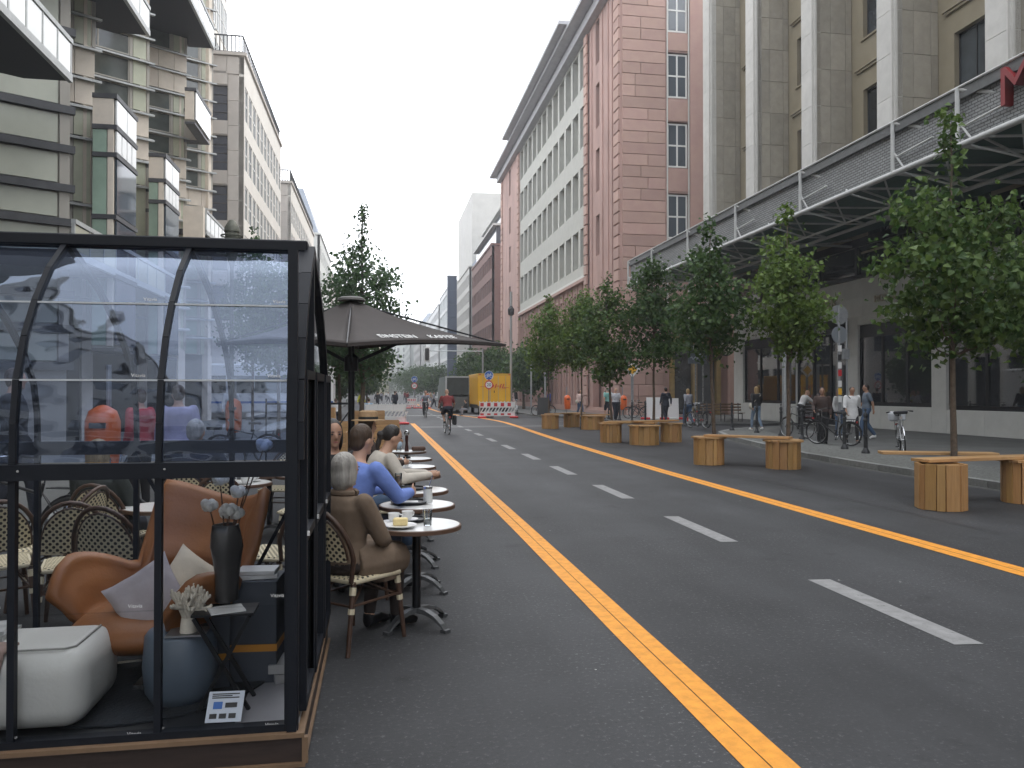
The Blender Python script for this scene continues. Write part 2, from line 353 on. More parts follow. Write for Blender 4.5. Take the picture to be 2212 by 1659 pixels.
kr = struct(obj('kerb', MB().box(-4.06, -3.9, 160, 880, -.02, .12).mesh('kerb', KERB)))
y = -3
while y < 33:
    x0, x1 = xr(y), xr(y+1)
    o = obj('kerb_stone', kb, kr, loc=(x0, y, random.uniform(-.004, .004)), rotz=-math.atan2(x1-x0, 1)); y += 1/math.hypot(1, x1-x0)*1.0
for y in range(48, 100): obj('kerb_stone', kb, kr, loc=(10.34, y, random.uniform(-.004, .004)))
for y in list(range(5, 45))+list(range(50, 90)): obj('kerb_stone', kb, kr, loc=(-4.06, y, random.uniform(-.004, .004)))
gt = MB(); gt.add([(x-.34, y, .003) for x, y in pts]+[(x-.17, y, .003) for x, y in pts], [(i, n+i, n+i+1, i+1) for i in range(n-1)]); struct(gt.build('gutter', mat('gutter_stone', (.085, .085, .08), .9, var=.4, scale=9, bump=.5, bscale=25)))

# tar seams and small litter on the road
TAR = mat('tar_seam', (.022, .022, .024), .55); rs = random.Random(9)
def seam(x0, y0, x1, y1, w_=.018):
    n = 24; xs_ = [x0+(x1-x0)*i/n+rs.gauss(0, .012) for i in range(n+1)]; ys_ = [y0+(y1-y0)*i/n for i in range(n+1)]; mb = MB(); mb.add([(x-w_*rs.uniform(.3, 1), y, .0015) for x, y in zip(xs_, ys_)]+[(x+w_*rs.uniform(.3, 1), y, .0015) for x, y in zip(xs_, ys_)], [(i, n+1+i, n+2+i, i+1) for i in range(n)]); struct(mb.build('tar_seam', TAR))
seam(1.701, 2.6, 1.702, 12, .004); seam(7.1, 8, 7.0, 40); seam(.9, 14, 1.0, 40, .012); seam(3.6, 14.2, 9.8, 14.35, .010)
PATCH = asphalt_mat('asphalt_patch', (.048, .049, .052), (.12, .12, .12)); struct(MB().add([(6.4, 19.5, .001), (8.9, 19.6, .001), (8.8, 22.3, .001), (6.35, 22.2, .001)], [(0, 1, 2, 3)]).build('asphalt_patch', PATCH))
LP = asphalt_mat('worn_crossing', (.12, .12, .122), (.2, .2, .2)); struct(MB().add([(1.9, 36.6, .001), (10.2, 36.9, .001), (10.2, 38.6, .001), (1.9, 38.0, .001)], [(0, 1, 2, 3)]).build('worn_band', LP))
lit = MB()
for k in range(70):
    x, y = rs.uniform(-1, 10), rs.uniform(4, 40); s_ = rs.uniform(.006, .016); a = rs.uniform(0, 3); lit.add([(x+s_*math.cos(a+q*2.1), y+s_*math.sin(a+q*2.1), .003) for q in range(3)], [(0, 1, 2)])
o = lit.build('grit', mat('grit', (.45, .45, .42), .8)); o['kind'] = 'stuff'
# ================================================================= red sandstone building (right, middle distance)
RED = mat('red_sandstone', (.46, .312, .258), .85, var=.16, scale=1.2, rnd=.13, bump=.12, bscale=20, col2=(.41, .265, .23))
REDW = mat('red_sandstone_wall', (.43, .285, .25), .85, var=.22, scale=.7, aniso=(1, 1, .35), bump=.1, bscale=8)
CREAM = mat('pale_render', (.47, .47, .43), .85, var=.08, scale=1.5)
CREAMF = mat('pale_frame', (.62, .62, .58), .6)
ZINC = mat('zinc_eave', (.42, .42, .44), .5, var=.1, scale=2)
X0, YC, YE, ZT = 16., 50.7, 102.8, 30.5
rb = thing('sandstone_building', 'long red sandstone office building with pale window bands and deep eave', 'building', (0, 0, 0))
# street side, local x runs away from the camera: wall A=(X0,YE) -> B=(X0,YC) looks to -X
M, LW = frame(X0, YE, X0, YC)
def sx(y): return YE-y      # street-side local x of world y
wall = MB(M); ops = []
wins = []
NB = 12; ya0, ya1 = 59.4, 89.3; stp = (ya1-ya0)/NB
rows = [(11.75, 3.0), (16.5, 3.15), (21.25, 3.25), (26.0, 3.2)]
for z, h in rows:
    for i in range(NB):
        yc = ya0+stp*(i+.5); wins.append((sx(yc)-.85, sx(yc)+.85, z, z+h))
pale = MB(M)
a, b = sx(ya1), sx(ya0)
grid_wall(pale, a, b, 10.8, 29.4, wins, .45, y0=-.03)
pale.build('pale_wall', CREAM, rb)
# lower storeys of the middle part
lw = []
for i in range(18):
    yc = ya0-.2+(ya1-ya0+.4)*(i+.5)/18; lw.append((sx(yc)-.5, sx(yc)+.5, 6.3, 9.6))
gw = []
for i in range(15):
    yc = ya0-.2+(ya1-ya0+.4)*(i+.5)/15; gw.append((sx(yc)-.62, sx(yc)+.62, .4, 4.6))
grid_wall(wall, a, b, .1, 10.8, lw+gw, .5, y0=0)
# projecting end blocks with one recessed bay each
near = (sx(59.4), sx(YC)); farb = (sx(YE), sx(89.3))
slots = [(sx(56.2)-.5, sx(56.2)+.5, z, z+h) for z, h in rows+[(6.3, 3.1)]]
slots2 = [(sx(96)-.6, sx(96)+.6, z, z+h) for z, h in rows+[(6.3, 3.1)]]
grid_wall(wall, near[0], near[1], .1, 29.4, slots+[(sx(57.6), sx(54.6), .5, 4.6)], .5, y0=-.12)
grid_wall(wall, farb[0], farb[1], .1, 29.4, slots2, .5, y0=-.12)
wall.box(0, LW-.5, .52, 16, .1, 29.4)
wall.build('wall', REDW, rb)
for o in wins: window(rb, M, o[0], o[2], 1.7, o[3]-o[2], .40, REDW if 0 else CREAMF, BGLASS, 2, 2, t=.07)
for o in lw: window(rb, M, o[0], o[2], 1.0, 3.3, .42, CREAMF, BGLASS, 1, 2)
for o in gw: window(rb, M, o[0], o[2], 1.24, 4.2, .42, IRON, BGLASS, 1, 2)
for o in slots+slots2: window(rb, M, o[0], o[2], o[1]-o[0], o[3]-o[2], .3, CREAMF, BGLASS, 1, 2)
# window reveals of pale frame: slim uprights proud of the wall
tr = MB(M)
for o in wins: tr.box(o[0]-.09, o[0], -.10, 0, o[2]-.05, o[3]+.05)
for z in (10.6,): tr.box(a, b, -.30, 0, z, z+.22)
tr.build('window_surround', CREAMF, rb)
led = MB(M); led.box(a, b, -.35, 0, 10.35, 10.6); led.box(a, b, -.3, 0, 4.95, 5.5); led.box(0, LW, -.22, -.121, .1, .55)
for i in range(19): 
    xx = a+(b-a)*i/18; led.box(xx-.1, xx+.1, -.10, 0, 5.5, 10.35)
for i in range(16):
    xx = a+(b-a)*i/15; led.box(xx-.16, xx+.16, -.14, 0, .56, 4.95)
led.build('ledge', RED, rb)
# quoin blocks at the block edges and round the corner
def quoins(x0, x1, z0, z1, yy, M):
    z = z0; k = 0
    while z < z1-.1:
        w_ = (x1-x0)
        panel(rb, M, x0, z, w_, .74, .13, RED, y=yy, name='sandstone_block', gap=.05, bev=.02); z += .775; k += 1
quoins(sx(59.4)-.02, sx(58.5), .6, 29.2, -.12, M @ Matrix.Translation((0, -.12, 0)))
quoins(sx(51.9), sx(YC), .6, 29.2, 0, M @ Matrix.Translation((0, -.12, 0)))
quoins(sx(90.4), sx(89.3), .6, 29.2, 0, M @ Matrix.Translation((0, -.12, 0)))
quoins(sx(YE)+.0, sx(101.6), .6, 29.2, 0, M @ Matrix.Translation((0, -.12, 0)))
# eave
ev = MB(M); ev.box(-1.2, LW+1.2, -1.55, 1.5, 30.2, 30.5); ev.box(-.5, LW+.4, -.7, 1, 29.4, 30.1); ev.box(1, LW-2, 1.5, 14, 30.55, 33.2)
ev.box(sx(89.0), sx(60), -2.2, -1.0, 30.56, 30.85); ev.build('eave', ZINC, rb)
# end wall facing the camera: A=(X0,YC) -> B=(34,YC) looks to -Y
M2, L2 = frame(X0, YC, 36, YC)
w2 = MB(M2); cols = [(3.15, 4.75), (5.95, 7.5), (8.75, 10.3), (11.5, 13.1), (14.3, 15.9)]
op2 = [(c0, c1, z, z+3.15) for c0, c1 in cols for z in (12.0, 16.85, 21.6, 26.1)]
op2 += [(3.3, 6.9, .15, 5.4)]
grid_wall(w2, 0, L2, .1, 29.4, op2, .5, y0=0); w2.build('end_wall', REDW, rb)
for o in op2[:-1]: window(rb, M2, o[0]+.08, o[2]+.08, o[1]-o[0]-.16, 2.99, .12, mat('white_frame', (.75, .75, .72), .5), mat('grey_blue_pane', (.09, .105, .12), .08, spec=1.0), 2, 2, t=.11)
zz = .6
while zz < 29:
    xs = [.0, 3.05] if zz > 6.3 else [0, 2.4]
    x = 0
    cuts = [0, random.choice([1.3, 1.8, 3.05, 3.05, .9]), 3.05] if zz > 6.3 else [0, random.choice([1.1, 1.6]), 2.9]
    cuts = sorted(set(cuts))
    for p, q in zip(cuts, cuts[1:]): panel(rb, M2, p, zz, q-p, .775, .12, RED, name='sandstone_block', gap=.03 if 1 else 0, bev=.018)
    zz += .775
pil = MB(M2)
for c0, c1 in zip([3.05]+[c[1]+.05 for c in cols], [3.15]+[c[0]-.05 for c in cols[1:]]+[20]): 
    if c1-c0 > .3: pil.box(c0, c1, -.14, 0, 6.4, 29.3)
pil.box(0, L2, -.2, 0, 5.75, 6.3)
pil.build('pilaster', RED, rb)
fr = MB(M2)
for c0, c1 in cols: fr.box(c0, c0+.07, -.1, 0, 6.4, 29.3); fr.box(c1-.07, c1, -.1, 0, 6.4, 29.3)
fr.build('window_strip', CREAMF, rb)
for c0, c1 in cols:
    for z in (7.2, 15.25, 20.05, 24.85):
        h = {7.2: 4.6, 15.25: 1.5, 20.05: 1.45, 24.85: 1.15}[z]; panel(rb, M2, c0+.08, z, c1-c0-.16, h, .05, RED, name='spandrel_panel')
# bronze portal with dark doors
BRONZE = mat('bronze', (.34, .24, .10), .45, .35, var=.25, scale=4)
pt = MB(M2); pt.box(3.3, 3.6, -.25, .2, .12, 5.4); pt.box(4.9, 5.2, -.25, .2, .12, 4.6); pt.box(6.6, 6.9, -.25, .2, .12, 5.4); pt.box(3.1, 7.1, -.35, .1, 4.6, 5.0); pt.box(3.3, 6.9, -.2, .2, 5.05, 5.45)
pt.build('portal_frame', BRONZE, rb); 
for x in (3.6, 5.2): obj('door', MB(M2).box(x+.01, x+1.29 if x < 4 else x+1.39, .1, .16, .12, 4.58).mesh('door', BGLASS), rb)
cn = MB(M2); cn.prism([(7.4+math.cos(t*math.pi/8)*-1.15+1.2, -.1-math.sin(t*math.pi/8)*.55) for t in range(9)][::-1], .15, 5.7); 
cn.box(9.9, 10.5, -.3, 0, .15, 5.7); cn.build('stone_pier', RED, rb, smooth=True, ang=30)
obj('pier_trim', MB(M2).box(10.6, 11.2, -.25, 0, .15, 5.7).mesh('pier_trim', BRONZE), rb)
# stone steps under the corner arcade
st = MB(M2); st.box(.2, 2.6, -.7, -.12, .1, .42); st.build('plinth', RED, rb, bevel=.02)
pc = MB(M); pc.box(sx(58.4), sx(51.9), -.5, -.13, .1, .35); pc.build('plinth', RED, rb)
# vertical pipes / narrow bands on the near street-side block
vb = MB(M)
for yy, zlo, zhi in ((57.7, 5, 29.2), (54.8, 5, 29.2), (53.4, 1, 29.2), (52.4, 1, 29.2)): vb.box(sx(yy)-.09, sx(yy)+.09, -.2, -.121, zlo, zhi)
vb.build('pilaster', REDW, rb)

# ================================================================= grey stone-finned building with shops
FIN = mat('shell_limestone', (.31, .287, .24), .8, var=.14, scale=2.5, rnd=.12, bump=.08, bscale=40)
FINL = mat('sky_lit_limestone', (.52, .51, .48), .8, var=.10, scale=2, rnd=.05)  # paler copy of the fin stone, sky light on the noses painted in
OLIVE = mat('olive_render', (.27, .235, .165), .85, var=.10, scale=1)
SHOP = mat('shop_stone', (.56, .565, .54), .75, var=.08, scale=2, rnd=.04)
gb_ = thing('grey_stone_building', 'tall building with deep pale stone fins above the shop canopy on the right', 'building')
XF, XI, P0 = 18.7, 20.6, 5.45
ycs = [42.6-P0*i for i in range(9)]
core = MB(); core.box(XI+.42, 36, -2.5, 43.3, .1, 30); core.build('core', INTER, gb_)
Mi, Li = frame(XI, 43.3, XI, -2)      # inner wall, x = 43.3-y
iw = MB(Mi); io = []
for i, yc in enumerate(ycs):
    x0 = 43.3-(yc-1.15) ; 
    for z in (6.8, 11.4, 16.0, 20.6, 25.2):
        io.append((x0-.35, x0+1.35, z+.9, z+3.3))
grid_wall(iw, 0, Li, 6.6, 30, io, .4); iw.build('bay_wall', OLIVE, gb_)
for o in io: window(gb_, Mi, o[0], o[2], 1.7, 2.4, .2, IRON, BGLASS, 2, 1)
sl = MB(Mi)
for o in io: sl.box(o[0]-.45, o[1]+.35, -.16, 0, o[3]+.9, o[3]+1.03); sl.box(o[0]-.35, o[1]+.25, -.1, 0, o[3]+.8, o[3]+.9); sl.box(o[0]-.1, o[1]+.1, -.08, 0, o[2]-.08, o[2])
sl.build('window_hood', OLIVE, gb_)
for i, yc in enumerate(ycs):
    # deep fin with quarter-round nose: plan polygon
    f = MB(); wf = 1.05; f.box(XF+.16, XI-.001, yc+.13, yc+wf-.13, 9.35, 30)
    f.build('fin_core', FIN, gb_)
    Ms, Ls = frame(XF+.14, yc+.12, XI, yc+.12)   # side facing the camera
    z = 9.36
    hh = 1.62
    while z < 30:
        top = min(z+hh, 30)
        for p, q in ((.0, .72), (.72, 1.44), (1.44, Ls-.02)): panel(gb_, Ms, p, z, q-p, hh, .12, FIN, name='limestone_slab', gap=.014)
        z += hh
    # nose: street-facing face, sky light put into its paler colour, tall slabs with slim moulding
    z = 9.38
    nose = 'nose%d' % 0
    if 'nose' not in PC:
        pts2 = [(.13, 0), (.05, .03), (0, .11), (0, .94), (.05, 1.02), (.13, 1.05), (.4, 1.05), (.4, 0)]
        m_ = MB(); m_.prism([(p[0], p[1]) for p in pts2][::-1], .008, 1.612); PC['nose'] = m_.mesh('nose_block', FINL)
        m_ = MB(); m_.box(-.03, .05, .02, .09, 0, 20.6); m_.box(.09, .17, -.05, .02, 0, 20.6); PC['bead'] = m_.mesh('moulding', FINL)
    while z < 30: obj('nose_block', PC['nose'], gb_, loc=(XF, yc, z)); z += 1.62
    obj('moulding', PC['bead'], gb_, loc=(XF, yc, 9.36))
# shop front
Msf, Lsf = frame(XI, 43.3, XI, -2)
so = [(43.3-42.4, 43.3-36.7, 1.05, 4.6), (43.3-36.6, 43.3-32.2, .13, 4.9), (43.3-31.4, 43.3-26.75, 1.07, 4.56), (43.3-25.95, 43.3-18.6, 1.0, 4.5), (43.3-17.8, 43.3-11, 1.0, 4.5)]
sh = MB(Msf)
grid_wall(sh, 0, Lsf, .1, 6.58, so, .38, y0=.06); sh.box(0, .06, -.0, .0, 0, 0) if 0 else None
sh.build('shop_wall', SHOP, gb_)
ret = MB(); ret.box(XI+.06, 26, 43.3, 43.7, .1, 6.58); ret.build('shop_wall', SHOP, gb_)
# stone cladding slabs round the openings
def clad(x0, x1, z0, z1, w_, h_):
    nx = max(1, round((x1-x0)/w_)); nz = max(1, round((z1-z0)/h_))
    for i in range(nx):
        for j in range(nz): panel(gb_, Msf, x0+(x1-x0)*i/nx, z0+(z1-z0)*j/nz, (x1-x0)/nx, (z1-z0)/nz, .06, SHOP, name='facing_slab', gap=.008, bev=.003)
Msf2 = Msf; Msf = Msf @ Matrix.Translation((0, .06, 0))
clad(0, Lsf-12, 4.95, 6.58, 1.75, .82); clad(0, .9, .12, 4.95, .9, 1.6)
clad(6.6+.0, 6.7, .12, 1.04, .1, .9); clad(.9, 6.6, .12, 1.04, 1.9, .92); clad(11.1, 11.9, .12, 4.95, .8, 1.6)
clad(11.9, 16.55, .12, 1.06, 1.55, .94); clad(11.9, 16.55, 4.57, 4.95, 1.55, .38); clad(16.55, 17.35, .12, 4.95, .8, 1.6)
clad(17.35, 24.7, .12, .99, 1.84, .87); clad(17.35, 24.7, 4.51, 4.95, 1.84, .44); clad(.9, 6.6, 4.61, 4.95, 1.9, .34)
Msf = Msf2
SGL = glass('shop_glass', (.55, .57, .58), refl=.05, alpha=.97, fres=1.3)
PINK = mat('display_panel_pink', (.62, .42, .35), .7, var=.1, scale=3); OCH = mat('display_panel_ochre', (.62, .36, .06), .6)
for k, o in enumerate(so):
    w_ = o[1]-o[0]; fr_ = MB(Msf); nx = 3 if k != 3 else 4
    f = MB(Msf); f.box(o[0], o[1], .12, .2, o[2], o[2]+.16); f.box(o[0], o[1], .12, .2, o[3]-.55, o[3])
    for i in range(nx+1):
        xx = min(max(o[0]+w_*i/nx-.07, o[0]), o[1]-.14); f.box(xx, xx+.14, .11, .21, o[2]+.16, o[3]-.55)
    fo = f.build('window' if k != 1 else 'entrance', DARKM, gb_)
    obj('pane', MB(Msf).box(o[0]+.02, o[1]-.02, .15, .16, o[2]+.1, o[3]-.5).mesh('pane', SGL), fo)
    bk = MB(Msf).box(o[0], o[1], .9, 1.0, o[2]-.1, o[3]+.1); bk.box(o[0], o[1], .22, .9, o[2]-.06, o[2]); bk.build('display_back', INTER, fo)
    for i in range(nx):
        xa = o[0]+w_*i/nx+.2; xb = o[0]+w_*(i+1)/nx-.2
        mm = OCH if (k == 0 and i == 0) else PINK
        if k == 1 and i == 1: continue
        if k == 2 and i < 2: continue
        MB(Msf).box(xa, xb, .55, .58, o[2]+.25, o[3]-.9 if mm is PINK else o[2]+1.9).build('display_panel', mm, fo)
aw = MB(Msf); aw.ext([(43.3-36.7, -.01, 4.95), (43.3-36.7, -.5, 4.45), (43.3-36.7, -.5, 4.3), (43.3-36.7, -.01, 4.3)][::-1], (4.6, 0, 0)); aw.build('entrance_awning', DARKM, gb_)
LETT = mat('letter_metal', (.42, .38, .30), .5, .3)
def lettering(parent, s, size, x, y, z, M, m, ext=.02, name='lettering', xs=1):
    return obj(name, text_mesh(s, size, ext, m, xs=xs), parent, M=M @ Matrix.Translation((x, y, z)) @ UPR)
lettering(gb_, 'BUCHERER', .3, 43.3-34.2, -.53, 4.55-.1, Msf, mat('letter_grey', (.45, .44, .4), .6), .01, xs=1.5)
lettering(gb_, 'BUCHERER', .62, 43.3-34.6, -.05, 5.75, Msf, LETT, .05, xs=1.1)
lettering(gb_, 'ROLEX', .42, 43.3-29.4, -.05, 5.55, Msf, LETT, .04, xs=1.1)
lettering(gb_, 'BUCHERER', .26, 43.3-21.5, .1, 4.2, Msf, mat('letter_grey', (.5, .5, .5), .6), .01)
# dark glazed storey between shop wall and canopy
gz = MB(Mi); Lz = 40
for i in range(14):
    x0 = i*2.9+.3; gz.box(x0, x0+.16, -.12, -.02, 6.6, 8.3)
gz.box(0, Lz, -.14, -.02, 6.58, 6.75); gz.box(0, Lz, -.14, -.02, 7.95, 8.3); z_ = gz.build('glazing_frame', DARKM, gb_)
for i in range(13): panel(gb_, Mi, i*2.9+.46, 6.75, 2.7, 1.2, .02, BGLASS, name='pane', gap=.01)

# ================================================================= canopy with tube trusses, in front of the grey building
XA, XB, ZB, ZTp = 15.0, 17.9, 8.12, 9.62
def netmat():
    m = mat('wire_net', (.30, .31, .31), .7, var=.1, scale=2); n = m.node_tree.nodes; l = m.node_tree.links.new; b = n['Principled BSDF']
    t = n.new('ShaderNodeTexCoord'); bk = n.new('ShaderNodeTexBrick'); mp_ = n.new('ShaderNodeMapping'); mp_.inputs['Rotation'].default_value = (0, R(90), R(90)); 
    sx_ = n.new('ShaderNodeSeparateXYZ'); cb = n.new('ShaderNodeCombineXYZ'); l(t.outputs['Object'], sx_.inputs[0]); l(sx_.outputs[1], cb.inputs[0]); l(sx_.outputs[2], cb.inputs[1]); l(cb.outputs[0], bk.inputs[0])
    bk.inputs['Scale'].default_value = 1; bk.inputs['Brick Width'].default_value = .21; bk.inputs['Row Height'].default_value = .085; bk.inputs['Mortar Size'].default_value = .012
    bk.inputs['Color1'].default_value = (.30, .31, .31, 1); bk.inputs['Color2'].default_value = (.23, .24, .24, 1); bk.inputs['Mortar'].default_value = (.07, .07, .07, 1); l(bk.outputs[0], b.inputs['Base Color'])
    bn = n.new('ShaderNodeBump'); bn.inputs['Distance'].default_value = .03; l(bk.outputs['Fac'], bn.inputs['Height']); bn.invert = True; l(bn.outputs[0], b.inputs['Normal'])
    return m
NET = netmat(); TARP = mat('green_tarpaulin', (.03, .085, .07), .6, var=.3, scale=1.5, bump=.2, bscale=4)
cp = thing('street_canopy', 'long canopy of white tube trusses with a grey net fascia running along the grey building', 'canopy')
yN, yF = 4.0, 46.2
MB().box(XA+.12, XA+.16, yN, yF, ZB+.1, ZTp-.28).build('net_fascia', NET, cp)
ed = MB(); ed.box(XA+.0, XA+.3, yN, yF, ZTp-.28, ZTp); ed.build('edge_rail', mat('dull_grey_metal', (.12, .125, .125), .6, .2, var=.2, scale=5), cp)
tp = MB(); tp.tube([(XA-.02, yN, ZTp+.03), (XA-.02, yF, ZTp+.03)], .035); tp.tube([(XA, yN, ZB), (XA, yF, ZB)], .085, 10); tp.tube([(XB, yN, ZB-.2), (XB, yF, ZB-.2)], .07, 10)
tp.build('chord', WHITEM, cp, smooth=True)
posts = [46.2, 42.0, 36.8, 31.5, 26.25, 21.05, 18.4, 15.8, 10.6]
for i, y in enumerate(posts):
    t = MB(); t.tube([(XA-.02, y, ZB), (XA-.02, y, ZTp+.02)], .06, 8); t.tube([(XA, y, ZTp), (XA+.35, y-2.3, ZB+.5), (XA+.1, y-2.7, ZB+.1)], .05, 6)
    t.tube([(XA, y, ZB+.45), (XA, y-1.7, ZB+.55)], .03, 6); t.tube([(XA, y, ZB+.65), (XA, y-.5, ZB)], .03, 6)
    t.build('post', WHITEM, cp, smooth=True)
zg = MB(); y = yF; k = 0
while y > yN+2.6:
    a_, b_, c_ = (XA, y, ZB), (XB, y-1.3, ZB-.2), (XA, y-2.6, ZB); zg.tube([a_, b_], .035, 6); zg.tube([b_, c_], .035, 6); 
    zg.tube([(XA+1.1, y-.2, ZB-.55), (XA, y-1.3, ZB)], .03, 6); zg.tube([(XA+1.1, y-.2, ZB-.55), (XA, y+.6, ZB)], .03, 6); y -= 2.6
zg.tube([(XA+1.1, yN, ZB-.55), (XA+1.1, yF, ZB-.55)], .04, 6); zg.tube([(XA, yF, ZTp), (XB, yF, ZB-.2)], .05, 6); zg.tube([(XA, yF, ZB), (XA+1.1, yF, ZB-.55), (XB, yF, ZB-.2)], .045, 6)
for y in (46.2,): 
    for q in range(3): zg.tube([(XA+.1+q*.8, yF, ZB-.1), (XA+.5+q*.8, yF, ZTp-.4-q*.4)], .03, 6)
zg.build('truss_web', WHITEM, cp, smooth=True)
tb = MB(); tb.ext([(XA+.2, yN, ZB+.12), (XB+.3, yN, ZB+.35), (20.4, yN, ZB+.32), (20.4, yN, ZB+.45), (XB+.3, yN, ZB+.5), (XA+.2, yN, ZB+.25)], (0, yF-yN, 0)); tb.build('tarpaulin', TARP, cp)
rf = MB(); rf.ext([(XA+.32, yN, ZTp-.05), (20.4, yN, ZTp-.3), (20.4, yN, ZTp-.35), (XA+.32, yN, ZTp-.1)][::-1], (0, yF-yN, 0)); rf.build('roof_glazing', mat('dirty_glass_roof', (.16, .17, .17), .5), cp)
for y in posts: 
    bm_ = MB(); bm_.tube([(XA, y, ZB), (20.4, y, ZB-.1)], .05, 6); bm_.tube([(XB, y, ZB-.2), (20.4, y, ZB+.2)], .04, 6); bm_.build('cross_beam', WHITEM, cp, smooth=True)
REDL = mat('red_letter', (.24, .018, .022), .5)
MR = Matrix.Rotation(R(-90), 4, 'Z')
for s, y in (('M', 16.4),):
    t = thing('sign_letter', 'big red block letter M standing on the canopy net', 'sign letter', (XA+.0, y, 9.0), R(-90))
    obj('letter_face', text_mesh(s, 1.35, .12, REDL), t, M=UPR)

# ================================================================= right side beyond: brick building and its neighbours
BRICK = mat('brown_brick', (.20, .115, .10), .85, var=.12, scale=3)
DKF = mat('dark_frame', (.05, .05, .055), .5)
PALE = mat('pale_stone', (.50, .49, .46), .8, var=.08, scale=.8)
WHT = mat('white_facade', (.66, .67, .67), .7, var=.05, scale=.6)
GRYS = mat('grey_stone', (.33, .33, .32), .8, var=.1, scale=.8)
def block(label, X, y0, y1, z1, wallm, rows, cols, side=1, depth=14, wfrac=.55, hfrac=.62, z0=5.5, fm=None, gm=None, name='building', end_cols=3, roof=None, ground=True, nx=1, cols_end_w=12, zbase=.1, parapet=True):
    """a street block: storeys of separate windows on the street side and on the end facing the camera"""
    fm = fm or DKF; gm = gm or BGLASS
    t = thing(name, label, 'building')
    if side > 0: M, Lw = frame(X, y1, X, y0)
    else: M, Lw = frame(X, y0, X, y1)
    ops = []; cw = Lw/cols; rh = (z1-.8-z0)/rows
    for j in range(rows):
        for i in range(cols): ops.append((cw*(i+.5-wfrac/2), cw*(i+.5+wfrac/2), z0+rh*j+rh*(1-hfrac)*.6, z0+rh*j+rh*(1-hfrac)*.6+rh*hfrac))
    gops = []
    if ground:
        ng = max(2, int(Lw/5.)); 
        for i in range(ng): gops.append((Lw/ng*(i+.12), Lw/ng*(i+.88), .4, 4.4))
    mb = MB(M); grid_wall(mb, 0, Lw, zbase, z1, ops+gops, .35); mb.build('wall', wallm, t)
    for o in ops: window(t, M, o[0], o[2], o[1]-o[0], o[3]-o[2], .18, fm, gm, nx, 1, t=.07)
    for o in gops: window(t, M, o[0], o[2], o[1]-o[0], o[3]-o[2], .2, fm, gm, 3, 1, t=.09)
    Xe = X+depth*side
    c = MB(); c.box(X+.36*side, Xe, y0+.36, y1, zbase, z1-.02); c.build('core', wallm, t)
    if side > 0: Me, Le = frame(X+.0, y0, Xe, y0)
    else: Me, Le = frame(Xe, y0, X, y0)
    eo = []
    if end_cols:
        ce = Le/end_cols
        for j in range(rows):
            for i in range(end_cols): eo.append((ce*(i+.5)-.7, ce*(i+.5)+.7, z0+rh*j+rh*.2, z0+rh*j+rh*.8))
    mb = MB(Me); grid_wall(mb, 0.001, Le-.001, zbase, z1-.001, eo, .35); mb.build('end_wall', wallm, t)
    for o in eo: window(t, Me, o[0], o[2], 1.4, o[3]-o[2], .15, fm, gm, 1, 2, t=.07)
    if roof: 
        rz, rm, inset = roof; r_ = MB(); xa, xb = sorted((X+inset*side, Xe)); xs_, xt_ = (X+.1*side, X+inset*side)
        r_.ext([(X+.2*side, y0+.2, z1), (X+inset*side, y0+inset, z1+rz), (Xe, y0+inset, z1+rz), (Xe, y0+.2, z1)][::side], (0, y1-y0-inset-.2, 0)); r_.build('roof', rm, t)
    if parapet:
        p = MB(); xa, xb = sorted((X-.15*side, Xe)); p.box(xa, xb, y0-.15, y1, z1, z1+.28); p.build('cornice', wallm, t)
    return t, M, Me
ROOFM = mat('zinc_roof', (.26, .29, .34), .5, .2, var=.15, scale=1)
bb, M, Me = block('brown brick office block with dark strip windows just past the red building', 16.2, 114, 139, 23.2, BRICK, 5, 12, 1, 14, wfrac=.75, hfrac=.6, end_cols=3)
tt = MB()
for k, (z, ins) in enumerate(((23.5, .8), (26.6, 2.2))):
    tt.box(16.2+ins-.6, 30, 114+ins-.6, 139, z+2.7, z+3.0)
tt.build('terrace_slab', PALE, bb)
for k, (z, ins) in enumerate(((23.5, .8), (26.5, 2.2))):
    Mx, Lx = frame(16.2+ins, 139, 16.2+ins, 114+ins)
    for i in range(9): panel(bb, Mx, i*Lx/9, z, Lx/9, 2.7, .05, WGLASS, name='pane', gap=.15)
    Mx, Lx = frame(16.2+ins, 114+ins, 30, 114+ins)
    for i in range(5): panel(bb, Mx, i*Lx/5, z, Lx/5, 2.7, .05, WGLASS, name='pane', gap=.15)
    MB().box(16.2+ins+.02, 30, 114+ins+.02, 139, z, z+2.7).build('terrace_core', DKF, bb)
MB().box(17, 31, 146, 172, 20, 39).build('tower_wall', PALE, block('pale stone block with a taller set-back core and dark window strips, after the brick building', 15.8, 140, 168, 24, PALE, 6, 14, 1, 12, wfrac=.62, hfrac=.66, end_cols=2, roof=(4, ROOFM, 3))[0])
block('white glazed block with wide pale panes, behind the dark pylon', 15.4, 169, 205, 25.5, WHT, 5, 8, 1, 12, wfrac=.86, hfrac=.8, gm=mat('milky_pane', (.40, .46, .47), .3), fm=WHT, end_cols=0)
block('white plastered block with close rows of small windows on the right', 15.2, 206, 262, 24.5, WHT, 5, 22, 1, 12, wfrac=.6, hfrac=.55, end_cols=0, roof=(4, ROOFM, 3))
block('grey stepped block with projecting stone bays, far right', 14.6, 290, 345, 27, GRYS, 6, 14, 1, 12, wfrac=.5, hfrac=.5, end_cols=3, roof=(4, ROOFM, 3))
block('grey green block farthest along the right side', 13.2, 350, 430, 30, mat('grey_green_render', (.36, .39, .37), .8), 7, 18, 1, 14, end_cols=3)
block('greenish grey tower block at the far end of the street', 5.6, 470, 520, 41, mat('grey_green_render', (.36, .39, .37), .8), 9, 12, 1, 14, end_cols=4, parapet=False)
